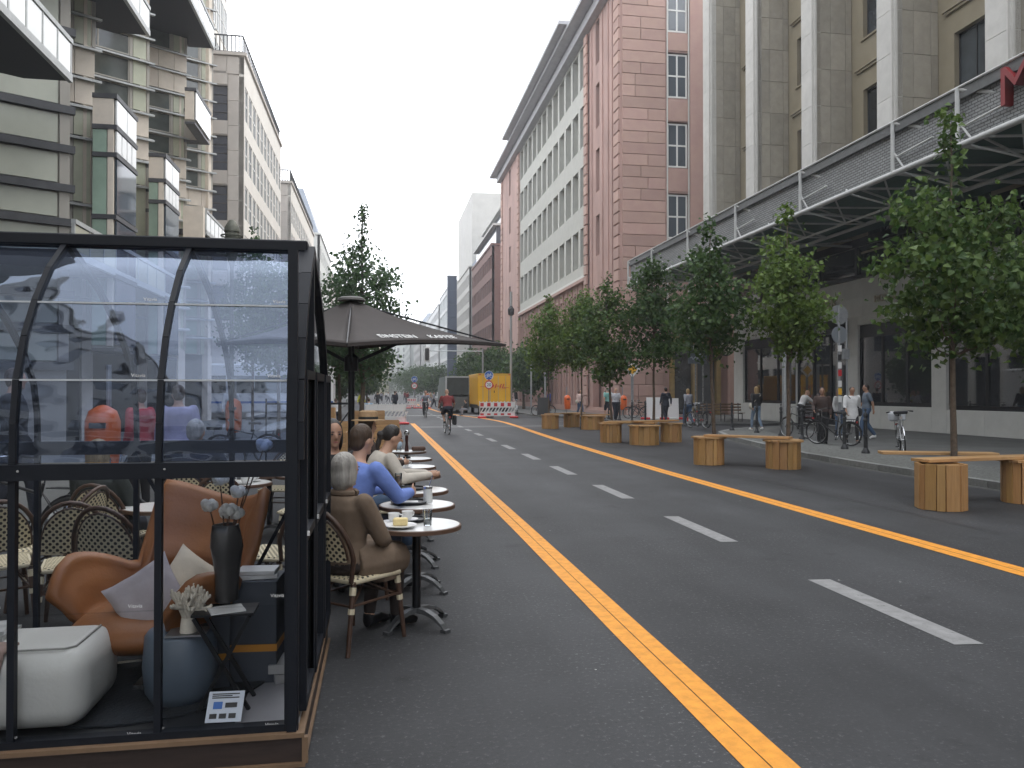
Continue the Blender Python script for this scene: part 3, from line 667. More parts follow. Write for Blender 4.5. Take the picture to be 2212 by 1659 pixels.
block('small yellow plastered house at the far end of the street', -.6, 455, 470, 27, mat('yellow_plaster', (.60, .52, .30), .8), 6, 4, 1, 6, end_cols=3)
block('pale grey house closing the far end of the street, left', -30, 520, 560, 22, PALE, 5, 8, 1, 29, end_cols=9)
block('brown grey house behind the yellow house', 1.2, 540, 570, 34, GRYS, 8, 4, 1, 9, end_cols=4)
# dark advertising pylon
py = thing('dark_pylon', 'tall dark blue-grey slab pylon rising over the right pavement, behind the parasol', 'pylon', (11.6, 128, .1))
PYL = mat('slate_blue_cladding', (.055, .08, .125), .4, var=.12, scale=.5)
for k in range(9): MB().box(-.75, .75, -.6, .6, .1+k*2.25, 2.33+k*2.25).build('cladding_panel', PYL, py, bevel=.02)
MB().box(-.8, .8, -.65, .65, 20.36, 20.5).build('cap', GALV, py)
# ================================================================= left: faceted glass and stone building
LST = mat('beige_stone', (.70, .63, .54), .8, var=.10, scale=2.5, rnd=.07, bump=.06, bscale=30)
PGR = mat('pale_green_pane', (.50, .52, .40), .35, var=.12, scale=1.5, rnd=.1, spec=.6)
GRN = mat('green_pane', (.30, .41, .33), .2, var=.25, scale=.8, rnd=.15, spec=.7)
BIGP = mat('olive_green_pane', (.50, .52, .44), .35, var=.10, scale=.8, rnd=.06, spec=.5)
LEDG = mat('steel_ledge', (.45, .47, .47), .45, .3, var=.15, scale=4)
DLED = mat('dark_ledge', (.07, .073, .08), .45, .2, var=.2, scale=4)
FRM = mat('taupe_frame', (.38, .36, .32), .5, .1)
BRI = mat('frosted_balcony_glass', (.88, .9, .9), .2, var=.04, scale=3, rnd=.04, spec=.6)
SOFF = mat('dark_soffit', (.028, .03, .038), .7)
CGL = mat('office_glass', (.07, .085, .08), .05, spec=1.0, var=.6, scale=.8, rnd=.5)
fb = thing('faceted_glass_building', 'faceted building of beige stone, green glass and steel ledges with prow balconies, left side', 'building')
XT = -9.0; tips = [(24.9, 1.4, .83), (26.95, 1.5, .95), (32.9, 1.5, 1.05), (39.0, 1.5, .95), (44.9, 1.5, .85)]
LZ = [3.6, 4.6, 5.6, 6.6, 7.6, 9.7, 10.7, 11.6, 12.6, 13.6, 14.65, 15.6, 16.6, 17.5, 18.5, 19.5, 20.5, 21.5, 22.5, 23.6, 24.7, 25.8, 27]
STONE = {(10.7, 11.6), (11.6, 12.6), (15.6, 16.6), (16.6, 17.5), (20.5, 21.5), (21.5, 22.5)}
for bi, (yt, dx, dy) in enumerate(tips):
    k = 4.2/math.hypot(dx, dy); M, Lb = frame(XT-dx*k, yt-dy*k, XT, yt)
    back = MB(M); back.box(0, Lb-.03, .08, .5, .1, 27.3); back.build('bay_core', INTER if bi else FRM, fb)
    if bi == 0:   # wall of wide olive panes
        zs = [2.4, 3.5, 4.5, 5.55, 6.6, 7.6, 8.75, 9.9, 12.2, 13.4, 14.6, 15.8, 17, 18.2, 19.4]
        for a, b in zip(zs, zs[1:]):
            panel(fb, M, Lb-.28, a+.02, .28, b-a-.04, .07, FRM, name='frame_post', gap=.01)
            panel(fb, M, Lb-2.35, a+.14, 2.05, b-a-.28, .05, BIGP, name='glass_panel', gap=.03)
            panel(fb, M, Lb-4.2, a+.14, 1.83, b-a-.28, .05, BIGP, name='glass_panel', gap=.03)
            MB(M).box(0, Lb+.12, -.16, .02, a-.11, a+.11).build('ledge', DLED, fb)
        continue
    for j, (a, b) in enumerate(zip(LZ, LZ[1:])):
        ist = (a, b) in STONE
        # ledge over the cell: sloped blade that pokes past the tip
        lm = MB(M); lm.ext([(0, .03, b-.05), (0, -.2, b-.1), (0, -.2, b-.03), (0, .03, b+.06)], (Lb+.16, 0, 0)); lm.build('ledge', LEDG, fb)
        if ist:
            for p, q in ((0, .9), (.9, 1.9), (1.9, 2.9), (2.9, 3.6), (3.6, Lb-.02)): panel(fb, M, p, a+.06, q-p, b-a-.1, .07, LST, gap=.015)
        else:
            panel(fb, M, Lb-.62, a+.06, .5, b-a-.12, .04, PGR, name='glass_panel', gap=.02)
            MB(M).box(Lb-.1, Lb, -.05, .08, a+.05, b-.06).build('frame_post', FRM, fb)
            MB(M).box(Lb-.74, Lb-.63, -.05, .08, a+.05, b-.06).build('frame_post', FRM, fb)
            low = b < 10
            window(fb, M, 1.2, a+.07, Lb-.74-1.2, b-a-.14, -.02, FRM, GRN if low else CGL, 2 if (j % 3 == 1) else 1, 1, t=.05, fd=.05)
            window(fb, M, .0, a+.07, 1.15, b-a-.14, -.02, FRM, CGL, 1, 1, t=.05, fd=.05)
    # hidden return wall back to the next valley
    if bi < len(tips)-1 or True:
        nx_ = tips[bi+1] if bi+1 < len(tips) else (48.6, 1.5, .9); kk = 4.2/math.hypot(nx_[1], nx_[2])
        ax, ay = XT, yt; bx, by = XT-nx_[1]*kk, nx_[0]-nx_[2]*kk
        Mr, Lr = frame(ax, ay, bx, by); MB(Mr).box(0.01, Lr-.4, .01, .35, .1, 27.2).build('return_wall', LST, fb)
MB().box(-30, -13.2, 5, 48, .1, 27).build('core', INTER, fb)
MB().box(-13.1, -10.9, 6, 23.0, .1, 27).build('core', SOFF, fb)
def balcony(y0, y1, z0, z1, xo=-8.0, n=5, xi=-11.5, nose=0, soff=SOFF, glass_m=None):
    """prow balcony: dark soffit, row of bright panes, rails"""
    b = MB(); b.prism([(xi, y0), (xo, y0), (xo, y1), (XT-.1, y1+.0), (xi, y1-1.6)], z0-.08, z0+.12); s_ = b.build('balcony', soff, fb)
    M, Lb = frame(xo, y0, xo, y1)   # looks to +X? frame normal is to the left of A->B; local -y is right = +X
    for i in range(n): panel(s_, M, Lb*i/n+.03, z0+.1, Lb/n-.06, z1-z0-.2, .04, glass_m or BRI, name='pane', gap=.03)
    r_ = MB(M); r_.box(-.0, Lb+.06, -.07, .05, z1-.09, z1+.03); r_.box(0, Lb+.06, -.06, .05, z0-.1, z0+.1)
    for i in range(n+1): r_.box(Lb*i/n-.035, Lb*i/n+.035, -.05, .03, z0+.1, z1-.09)
    r_.build('rail', LEDG, s_)
    Me, Le = frame(XT-.6, y1, xo, y1); 
    return s_
balcony(11.5, 22.1, 9.85, 10.85, n=12)
balcony(22.6, 29.1, 14.2, 15.1, n=6)
balcony(12, 18.5, 16.5, 17.5, n=6)
balcony(33.4, 39.9, 18.4, 19.35, n=6)
balcony(28, 34.5, 22.9, 23.9, n=6)
balcony(38.4, 44.9, 9.1, 10.1, n=7)
balcony(22.4, 33.5, 5.3, 6.2, n=10, glass_m=mat('frosted_dull_glass', (.42, .42, .33), .4, rnd=.2))
def oriel(y0, y1, z0, z1, ya, xo=-8.0, xi=-8.64, split=(8.9, 9.8)):
    o = MB(); foot = [(xi, y0), (xo, y0), (xo, y1), (-9.08, y1), (-9.08, ya), (xi, ya)]
    inn = [(xi+.03, y0+.03), (xo-.03, y0+.03), (xo-.03, y1-.03), (-9.08, y1-.03), (-9.08, ya+.03), (xi+.03, ya+.03)]
    o.prism(inn, z0, z1); c = o.build('oriel', FRM, fb)
    M, Lb = frame(xi, y0, xo, y0); M2_, L2_ = frame(xo, y0, xo, y1)
    zs = [z0]+[s for s in split]+[z1]
    for k, (a, b) in enumerate(zip(zs, zs[1:])):
        last = k == len(zs)-2
        if last:
            panel(c, M, 0, a+.07, Lb-.03, b-a-.14, .04, LST, gap=.01)
            n = 2
            for i in range(n): panel(c, M2_, L2_*i/n, a+.07, L2_/n, b-a-.14, .05, BRI, name='pane', gap=.06)
        else:
            panel(c, M, 0, a+.07, Lb-.22, b-a-.14, .03, GRN, name='pane', gap=.02); panel(c, M, Lb-.2, a+.05, .18, b-a-.1, .05, LST, gap=.005)
            n = 4 if (k == len(zs)-3) else 1
            for i in range(n): panel(c, M2_, L2_*i/n, a+.07, L2_/n, b-a-.14, .05, BRI if n == 4 else WGLASS, name='pane', gap=.07)
        MB().prism([(xi, y0-.07), (xo+.07, y0-.07), (xo+.07, y1+.07), (-9.08, y1+.07), (-9.08, ya), (xi, ya)], b-.07, b+.07).build('ledge', DLED, c)
    MB().prism([(p[0], p[1]) for p in foot], z0-.1, z0-.001).build('ledge', DLED, c)
oriel(25.7, 27.7, 3.0, 10.7, 26.9, split=(5.2, 7.0, 8.9, 9.75))
oriel(31.3, 33.3, 3.0, 10.55, 32.8, split=(5.2, 7.0, 8.8, 9.6), xi=-8.55)
oriel(36.2, 39.2, 13.5, 14.9, 38.85, split=(), xi=-8.42)
MB().box(-8.9, -8.02, 38.0, 38.4, 8.4, 10.2).build('balcony_end', LST, fb)
# ================================================================= left: stone-clad blocks
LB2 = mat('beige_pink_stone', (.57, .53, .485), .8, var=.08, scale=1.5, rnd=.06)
LBS = mat('sunlit_pale_stone', (.74, .71, .65), .8, var=.06, scale=1)  # sunlight on the left street walls put into this paler colour
DWG = mat('dim_window_glass', (.035, .042, .05), .18, spec=.15, var=.5, scale=.5, rnd=.4)
def lblock(label, X, y0, y1, z1, rows, cols, stone, endm, panels=True, terrace=True):
    t = thing('stone_office_building', label, 'building'); M, Lw = frame(X, y0, X, y1); z0 = 5.6; rh = (z1-1.2-z0)/rows; cw = Lw/cols; ops = []
    for j in range(rows):
        for i in range(cols):
            ops.append((cw*(i+.1), cw*(i+.9), z0+rh*j+rh*.16, z0+rh*j+rh*.84))
    g = [(Lw/5*(i+.1), Lw/5*(i+.9), .4, 4.6) for i in range(5)]
    mb = MB(M); grid_wall(mb, 0, Lw, .1, z1, ops+g, .3); mb.build('wall', stone, t)
    for o in ops: window(t, M, o[0], o[2], o[1]-o[0], o[3]-o[2], .04, WHITEF, DWG, 2, 2, t=.085)
    for o in g: window(t, M, o[0], o[2], o[1]-o[0], o[3]-o[2], .2, DKF, BGLASS, 3, 1)
    MB().box(X-14, X-.31, y0+.31, y1, .1, z1-.01).build('core', INTER, t)
    Me, Le = frame(X-14, y0, X, y0); eo = [(Le-4.0+.0, Le-.95, z0+rh*j+rh*.1, z0+rh*j+rh*.8) for j in range(rows)]; eo += [(a-5.4, b-5.4, c, d) for a, b, c, d in eo]
    mb = MB(Me); grid_wall(mb, 0, Le-.002, .1, z1-.002, eo, .3, y0=.05); mb.build('end_wall', endm, t)
    for o in eo: window(t, Me, o[0], o[2], o[1]-o[0], o[3]-o[2], .15, DKF, mat('blue_window_glass', (.035, .05, .08), .06, spec=1.0), 1, 4, t=.05)
    if panels:
        for j in range(rows):
            za = z0+rh*j
            for q in range(2): panel(t, Me @ Matrix.Translation((0, .05, 0)), Le-.92, za+q*rh/2, .92, rh/2, .05, endm, gap=.02)
            for q in range(3): panel(t, Me @ Matrix.Translation((0, .05, 0)), Le-4.0+q*1.02, za+rh*.82, 1.0, rh*.27, .05, endm, gap=.02)
        for q in range(7): panel(t, Me @ Matrix.Translation((0, .05, 0)), Le-7+q, z0+rh*rows+.1, 1.0, z1-z0-rh*rows-.15, .05, endm, gap=.02)
    MB().box(X-14, X+.12, y0-.12, y1, z1, z1+.2).build('cornice', endm, t)
    if terrace:
        ra = MB(); 
        ra.tube([(X-9, y0+.1, z1+1.25), (X-.1, y0+.1, z1+1.25), (X-.1, y1, z1+1.25)], .05, 5); ra.tube([(X-9, y0+.1, z1+.3), (X-.1, y0+.1, z1+.3), (X-.1, y1, z1+.3)], .02, 5)
        for i in range(40): ra.tube([(X-.1-i*.22, y0+.1, z1+.2), (X-.1-i*.22, y0+.1, z1+1.25)], .032, 4)
        for i in range(0, int((y1-y0)*2)): ra.tube([(X-.1, y0+.1+i*.5, z1+.2), (X-.1, y0+.1+i*.5, z1+1.25)], .032, 4)
        ra.build('railing', IRON, t)
        s_ = MB(); s_.box(X-12, X-3.0, y0+3, y1-.5, z1+.2, z1+4.8); s_.build('setback_storey', stone, t)
        Mx, Lx = frame(X-3.0, y0+3, X-3.0, y1-.5); 
        for i in range(int(Lx/1.6)): window(t, Mx, i*1.6+.2, z1+1, 1.2, 2.8, -.06, WHITEF, CGL, 2, 2)
        Mx, Lx = frame(X-12, y0+3, X-3.0, y0+3)
        for i in range(5): window(t, Mx, i*1.8+.2, z1+1, 1.2, 2.8, -.06, WHITEF, CGL, 2, 2)
    return t
WHITEF = mat('white_window_frame', (.72, .72, .70), .5)
t2 = lblock('pale stone office block with a blue-glazed end wall and roof railing, behind the glass bays', -8.0, 48.8, 66.5, 21.7, 5, 11, LBS, LB2)
hi = MB(); hi.box(-20, -10.9, 52.5, 59, 21.9, 37); hi.build('upper_storeys', LBS, t2)
Mh, Lh = frame(-10.9, 52.5, -10.9, 59); Mh2, Lh2 = frame(-20, 52.5, -10.9, 52.5)
for k in range(4):
    for i in range(5): window(t2, Mh, .15+i*1.28, 22.6+k*3.5, 1.05, 2.7, -.06, WHITEF, CGL, 2, 2)
    for i in range(6): window(t2, Mh2, .2+i*1.5, 22.6+k*3.5, 1.1, 2.7, -.06, WHITEF, CGL, 2, 2)
lblock('second pale stone office block with roof railing, farther along the left side', -8.0, 74, 99, 20.7, 5, 14, LBS, LB2)
LM = mat('light_plaster', (.62, .63, .60), .8, var=.04, scale=.6)
block('light plastered house with a blue-grey mansard roof, behind the street tree', -8.2, 112, 136, 23.5, LM, 5, 10, -1, 12, wfrac=.4, hfrac=.55, end_cols=0, roof=(7, ROOFM, 2.5))
block('plastered house after the mansard house on the left', -8.4, 137, 172, 22.5, mat('warm_plaster', (.5, .47, .42), .8), 5, 12, -1, 12, wfrac=.4, hfrac=.55, end_cols=2, roof=(3, ROOFM, 2))
block('brownish house farther along the left side', -8.6, 190, 240, 23.5, GRYS, 5, 14, -1, 12, wfrac=.4, hfrac=.55, end_cols=3)
block('distant grey house on the left side', -9, 250, 330, 22, PALE, 5, 20, -1, 12, wfrac=.4, hfrac=.55, end_cols=3)
block('farthest pale house on the left side', -9.5, 345, 450, 22, GRYS, 5, 20, -1, 12, wfrac=.4, hfrac=.55, end_cols=3)

# the street goes on behind the camera (seen in the panes)
block('pale stone house on the left side behind the camera', -9.0, -60, 4, 23, LBS, 5, 12, -1, 12, wfrac=.5, hfrac=.6, end_cols=0)
block('grey stone house on the right side behind the camera', 19.0, -62, -3.0, 26, GRYS, 6, 12, 1, 12, wfrac=.5, hfrac=.6, end_cols=0)
block('brown house closing the view far behind the camera', -8, -130, -112, 24, GRYS, 6, 3, 1, 26, end_cols=5)
# ================================================================= trees
BARK = mat('bark', (.13, .10, .075), .9, var=.35, scale=18, bump=.4, bscale=40)
def leafmat(name, c, c2, rnd=0):
    m = bpy.data.materials.new(name); m.use_nodes = True; n = m.node_tree.nodes; l = m.node_tree.links.new; n.clear()
    o = n.new('ShaderNodeOutputMaterial'); d = n.new('ShaderNodeBsdfPrincipled'); d.inputs['Roughness'].default_value = .5; d.inputs['Specular IOR Level'].default_value = .35
    t = n.new('ShaderNodeBsdfTranslucent'); g = n.new('ShaderNodeNewGeometry'); mx = n.new('ShaderNodeMix'); mx.data_type = 'RGBA'
    mx.inputs[6].default_value = (*c, 1); mx.inputs[7].default_value = (*c2, 1); l(g.outputs['Random Per Island'], mx.inputs[0]); l(mx.outputs[2], d.inputs[0]); l(mx.outputs[2], t.inputs[0])
    ms = n.new('ShaderNodeMixShader'); ms.inputs[0].default_value = .35; l(d.outputs[0], ms.inputs[1]); l(t.outputs[0], ms.inputs[2]); l(ms.outputs[0], o.inputs[0]); return m
LEAF = [leafmat('linden_leaf', (.036, .085, .022), (.13, .20, .05)), leafmat('linden_leaf_bright', (.07, .13, .026), (.17, .25, .055)), leafmat('linden_leaf_dark', (.030, .072, .024), (.095, .16, .045)), leafmat('plane_leaf_blue', (.05, .10, .05), (.10, .17, .07))]
def leafverts(rs, p, size, nrm):
    """one folded heart-shaped leaf: 4 tris"""
    a = Vector((rs.gauss(0, 1), rs.gauss(0, 1), rs.gauss(0, 1))); n = (nrm*.6+a*.6).normalized()
    d = Vector((rs.uniform(-1, 1), rs.uniform(-1, 1), -rs.uniform(.2, 1.3))); d = (d-n*d.dot(n)); d = d.normalized() if d.length > .01 else Vector((0, 0, -1))
    s = n.cross(d); f = size*.16
    return [p, p+d*size*.3+s*size*.5+n*f, p+d*size, p+d*size*.3-s*size*.5+n*f, p+d*size*.42]
def crown(shape, nleaf, size, seed, leader=0, lead_w=.14, nclump=60, spread=.24):
    """shape: list of (z, radius); returns leaf mesh lists and branch tips"""
    rs = random.Random(seed); vs = []; fs = []; tips_ = []
    z0, z1 = shape[0][0], shape[-1][0]
    def rad(z):
        for (a, ra), (b, rb_) in zip(shape, shape[1:]):
            if z <= b: return ra+(rb_-ra)*(z-a)/(b-a)
        return 0
    cl = []
    while len(cl) < nclump:
        z = rs.uniform(z0, z1); r = rad(z); 
        if rs.random() > r/max(s[1] for s in shape)+.12: continue
        q = r*math.sqrt(rs.uniform(.05, 1.15)); t = rs.uniform(0, 2*math.pi); cl.append(Vector((q*math.cos(t), q*math.sin(t), z)))
    for k in range(leader): cl.append(Vector((rs.gauss(0, .07)*(1-k/leader), rs.gauss(0, .07), z1+(k+.5)*.16)))
    def leaf(p, out):
        b = len(vs); vs.extend(leafverts(rs, p, size*rs.uniform(.65, 1.25), out)); fs.extend([(b, b+1, b+4), (b+1, b+2, b+4), (b+2, b+3, b+4), (b+3, b, b+4)])
    w_ = [1.0]*nclump+[.28]*leader
    for _ in range(nleaf):
        i = rs.choices(range(len(cl)), w_)[0] if leader else rs.randrange(len(cl)); c = cl[i]; sg = spread if i < nclump else lead_w*.6
        p = c+Vector((rs.gauss(0, sg), rs.gauss(0, sg), rs.gauss(0, sg*.85))); o = Vector((p.x, p.y, (p.z-(z0+z1)/2)*.6)); leaf(p, o.normalized() if o.length > .01 else Vector((0, 0, 1)))
    return vs, fs, cl
def tree(loc, label, shape, nleaf, size, seed, lm=0, trunk_r=.05, lean=(0, 0), leader=0, group='young street trees', name='young_linden', nclump=60, spread=.24, z_base=0, cat='tree'):
    t = thing(name, label, cat, (loc[0], loc[1], z_base), group=group); rs = random.Random(seed*3+1)
    zc0, zc1 = shape[0][0], shape[-1][0]+leader*.16
    vs, fs, cl = crown(shape, nleaf, size, seed, leader, nclump=nclump, spread=spread)
    H_ = zc1; path = []; 
    for k in range(9):
        f = k/8; path.append((lean[0]*(1-f)**2+rs.gauss(0, .012), lean[1]*(1-f)+rs.gauss(0, .012), H_*.96*f))
    tk = MB(); tk.tube(path, [trunk_r*(1.25 if k == 0 else 1)*(1-.82*k/8) for k in range(9)], 8)
    tr = tk.build('trunk', BARK, t, smooth=True, ang=180)
    br = MB()
    for c in cl[:nclump][::2]:
        z = max(zc0-.25, c.z-rs.uniform(.3, .9)); a = Vector((0, 0, z)); m_ = (a+c)/2+Vector((0, 0, -.1)); br.tube([a, m_, c], [trunk_r*.32, trunk_r*.2, .004], 4)
    stuff(br.build('branch', BARK, t, smooth=True, ang=180))
    me = bpy.data.meshes.new('crown'); me.from_pydata([tuple(v) for v in vs], [], fs); me.materials.append(LEAF[lm])
    stuff(obj('crown', me, t)); return t
def shp(z0, z1, r, k=.45): return [(z0, r*.35), (z0+(z1-z0)*.15, r*.85), (z0+(z1-z0)*k, r), (z0+(z1-z0)*.75, r*.72), (z1, r*.12)]
# right side: eight young lindens rising out of the bench groups
g8 = 'young lindens in the bench groups on the right'
tree((8.83, 11.0), 'nearest young linden with a long leader shoot, behind the nearest plank bench', shp(2.45, 5.15, .98, .38), 4900, .115, 11, 0, .055, leader=6, group=g8, nclump=50, spread=.19)
tree((11.7, 12.1), 'linden cut by the right edge of the photograph, beside the nearest one', shp(2.6, 4.5, 1.0, .5), 5200, .125, 12, 0, .055, group=g8, nclump=60)
tree((9.15, 16.6), 'bright green young linden over the right end of the middle plank bench', shp(2.7, 5.5, .78, .4), 4100, .11, 13, 1, .055, leader=3, group=g8, nclump=42, spread=.2)
tree((7.85, 17.9), 'narrow dark linden over the left end of the middle plank bench', shp(2.6, 5.1, .80, .3), 4000, .11, 14, 2, .055, lean=(.12, 0), leader=5, group=g8, nclump=42, spread=.2)
tree((8.85, 24.6), 'broad dark linden standing before the red corner of the sandstone building', shp(2.35, 5.75, .88, .55), 4500, .12, 15, 2, .055, group=g8, nclump=48, spread=.21)
tree((7.75, 26.3), 'leaning linden with a thin trunk, second group of stools', shp(2.2, 5.2, .85, .55), 4400, .12, 16, 0, .05, lean=(.22, 0), leader=3, group=g8, nclump=46, spread=.2)
tree((8.8, 33.8), 'short linden above the third group of stools', shp(2.8, 5.9, .85, .5), 4600, .13, 17, 1, .05, group=g8)
tree((7.7, 35.6), 'sparse yellow-green linden, farthest of the young trees on the right', shp(2.8, 5.5, .95, .45), 4200, .13, 18, 1, .05, leader=4, group=g8)
# left side trees behind the parasol
gl = 'young street trees on the left'
tree((-.55, 25.4), 'tall tree with a long bare leader behind the dark parasol', shp(2.3, 6.2, 1.3, .3), 5600, .125, 21, 3, .085, leader=9, group=gl, nclump=70, spread=.24)
tree((-1.35, 27.5), 'second tree behind the parasol, left of the tall one', shp(2.3, 5.6, 1.1, .35), 4200, .125, 22, 3, .07, group=gl, nclump=55, spread=.24)
tree((-2.75, 22.5), 'small tree between the glass house and the parasol', shp(2.4, 5.1, .85, .45), 3600, .11, 23, 0, .06, group=gl, nclump=70)
tree((-4.8, 31.5), 'slim tree seen through the top pane of the glass house', shp(2.4, 7.2, 1.1, .4), 3600, .13, 24, 3, .06, leader=5, group=gl, nclump=70)
# mature trees farther down the street
def btree(x, y, r, h, seed, label, lm=2):
    t = tree((x, y), label, [(1.9, r*.5), (2.8, r*.95), (h*.62, r), (h*.85, r*.7), (h, r*.25)], 3200, .34, seed, lm, .14, group='street trees far down the road', name='street_tree', nclump=90, spread=r*.2)
k = 40
for x, y, r, h, lab in ((13.2, 72, 2.1, 5.6, 'dark tree behind the yellow truck'), (12.6, 84, 2.3, 6.4, 'second dark tree behind the yellow truck'), (11.6, 98, 2.4, 6.6, 'tree in front of the dark pylon'),
        (10.5, 140, 2.6, 6.2, 'tree left of the grey lorry roof'), (9.8, 165, 2.8, 6.6, 'tree over the far cyclist'), (8.6, 195, 3, 7.8, 'tree right of the far end houses'), (7.6, 235, 3.2, 8, 'last tree on the right'),
        (-1.5, 95, 2.2, 6.2, 'tree left of the road by the far planters'), (-2.6, 120, 2.4, 6.6, 'tree on the left beyond the crossing'), (-3, 160, 2.6, 7, 'farther tree on the left'), (-3.2, 60, 1.8, 5.8, 'tree on the left just before the crossing'), (4.6, 380, 5, 11, 'tree at the far end of the street')):
    k += 1; btree(x, y, r, h, k, lab)
# ================================================================= plank stools and benches round the trees
PINE = mat('pine', (.50, .29, .11), .6, var=.30, scale=2.2, aniso=(9, 9, .9), rnd=.20, bump=.08, bscale=30, col2=(.36, .19, .07))
PINEH = mat('pine_plank', (.50, .31, .14), .6, var=.25, scale=2.5, aniso=(1, 9, 9), rnd=.12, col2=(.40, .22, .09))
def stave_mesh():
    vs = [(-.5, -.018, 0), (.5, -.018, 0), (.5, .018, 0), (-.5, .018, 0), (-.5, -.018, 1), (.5, -.018, 1), (.5, .018, 1), (-.5, .018, 1)]
    return MB().add(vs, [(3, 2, 1, 0), (4, 5, 6, 7), (0, 1, 5, 4), (1, 2, 6, 5), (2, 3, 7, 6), (3, 0, 4, 7)]).mesh('stave', PINE)
STAVE = stave_mesh()
def stool(x, y, r, h, label, seed, half=False, lid=True):
    t = thing('stave_stool', label, 'stool', (x, y, 0), group='round stools of upright pine boards'); rs = random.Random(seed)
    a = rs.uniform(0, 1); end = a+2*math.pi
    while a < end-.12:
        w_ = rs.choice([.075, .095, .13, .16])*1.15; da = w_/r
        if a+da > end: da = end-a; w_ = da*r
        m_ = a+da/2; o = obj('stave', STAVE, t); o.location = (r*math.cos(m_), r*math.sin(m_), rs.uniform(0, .008)); o.rotation_euler = (0, rs.uniform(-.008, .008), m_+math.pi/2+rs.uniform(-.05, .05)); o.scale = (w_-.006, 1, h*rs.uniform(.985, 1)); a += da
    MB().lathe([(r-.03, .02), (r-.03, h-.05)], n=20).build('drum', mat('pine_inside', (.12, .07, .03), .8), t)
    if not lid: MB().lathe([(.001, h-.06), (r-.035, h-.06), (r-.035, h-.02), (.001, h-.02)], n=20).build('lid', PINEH, t)
    if lid:
        n = 5
        for i in range(n):
            yy = -r-.04+(2*r+.08)*i/n; yb_ = yy+(2*r+.08)/n-.006; ym = (yy+yb_)/2; hx = math.sqrt(max(.01, (r+.05)**2-ym**2)); MB().box(-hx, hx, yy, yb_, h, h+.035).build('lid_board', PINEH, t)
    return t
def plank(x0, y0, x1, y1, z, w_, label, n=2):
    d = math.hypot(x1-x0, y1-y0); t = thing('plank_bench', label, 'bench', (x0, y0, z), math.atan2(y1-y0, x1-x0), group='bench planks bridging the stools')
    for i in range(n): MB().box(0, d, -w_/2+i*w_/n+.004, -w_/2+(i+1)*w_/n-.004, 0, .045).build('board', PINEH, t, bevel=.004)
    return t
stool(7.85, 10.0, .31, .64, 'near pine stool under the nearest linden', 1, lid=False)
stool(9.55, 10.35, .31, .61, 'pine stool cut by the right edge of the photograph', 2)
plank(7.65, 10.18, 9.9, 10.5, .65, .34, 'plank across the nearest stools')
plank(8.0, 11.6, 9.6, 11.0, .65, .3, 'rear plank behind the nearest stools')
stool(7.42, 17.0, .32, .60, 'left stool of the middle bench', 3); stool(8.62, 15.85, .34, .58, 'right stool of the middle bench', 4); stool(8.95, 16.4, .3, .56, 'small stool hidden behind the right stool of the middle bench', 5)
plank(7.35, 17.0, 8.75, 15.75, .64, .34, 'long plank of the middle bench'); plank(7.7, 17.6, 8.95, 16.5, .6, .3, 'rear plank of the middle bench')
stool(7.5, 25.0, .33, .60, 'left stool of the group before the red corner', 6); stool(8.2, 23.7, .44, .58, 'wide front stool of the group before the red corner', 7); stool(9.5, 24.8, .32, .60, 'right stool of the group before the red corner', 8)
plank(7.3, 25.1, 8.7, 24.0, .64, .34, 'left plank of the group before the red corner'); plank(8.0, 24.1, 9.7, 24.9, .69, .34, 'right plank of the group before the red corner'); plank(7.6, 25.6, 9.6, 25.4, .64, .3, 'rear plank of the group before the red corner')
stool(7.6, 34.8, .36, .60, 'left stool of the farthest right-hand group', 9); stool(8.95, 36.2, .36, .60, 'middle stool of the farthest right-hand group', 10); stool(9.3, 33.8, .5, .58, 'wide right stool of the farthest right-hand group', 11)
plank(7.5, 35.0, 9.6, 36.6, .64, .34, 'long plank of the farthest right-hand group'); plank(8.8, 35.0, 10.1, 33.9, .62, .3, 'short plank of the farthest right-hand group')
# ================================================================= people
SKIN = mat('skin', (.50, .30, .21), .55, var=.12, scale=8); SKIN2 = mat('skin_tanned', (.36, .20, .13), .55, var=.12, scale=8)
def cloth(name, c, var=.16): return mat(name, c, .9, var=var, scale=7, bump=.25, bscale=14)
def remesh(mb, name, m, parent, vox, it=3, fac=.5):
    o = obj(name, mb.mesh(name, m), parent)
    r = o.modifiers.new('r', 'REMESH'); r.mode = 'VOXEL'; r.voxel_size = vox; r.use_smooth_shade = True
    q = o.modifiers.new('s', 'SMOOTH'); q.factor = fac; q.iterations = it
    return o
def lerp(a, b, t): return tuple(a[i]+(b[i]-a[i])*t for i in range(3))
def limb(mb, pts, rs, n=10):
    """smooth tapered limb through joints with round ends"""
    for (a, b), (r0, r1) in zip(zip(pts, pts[1:]), zip(rs, rs[1:])):
        mid = lerp(a, b, .35); mb.tube([a, mid, b], [r0, (r0*.55+r1*.45)*1.06, r1], n)
    for p, r in zip(pts, rs): mb.ell(p, (r*.99,)*3, 8, 6)
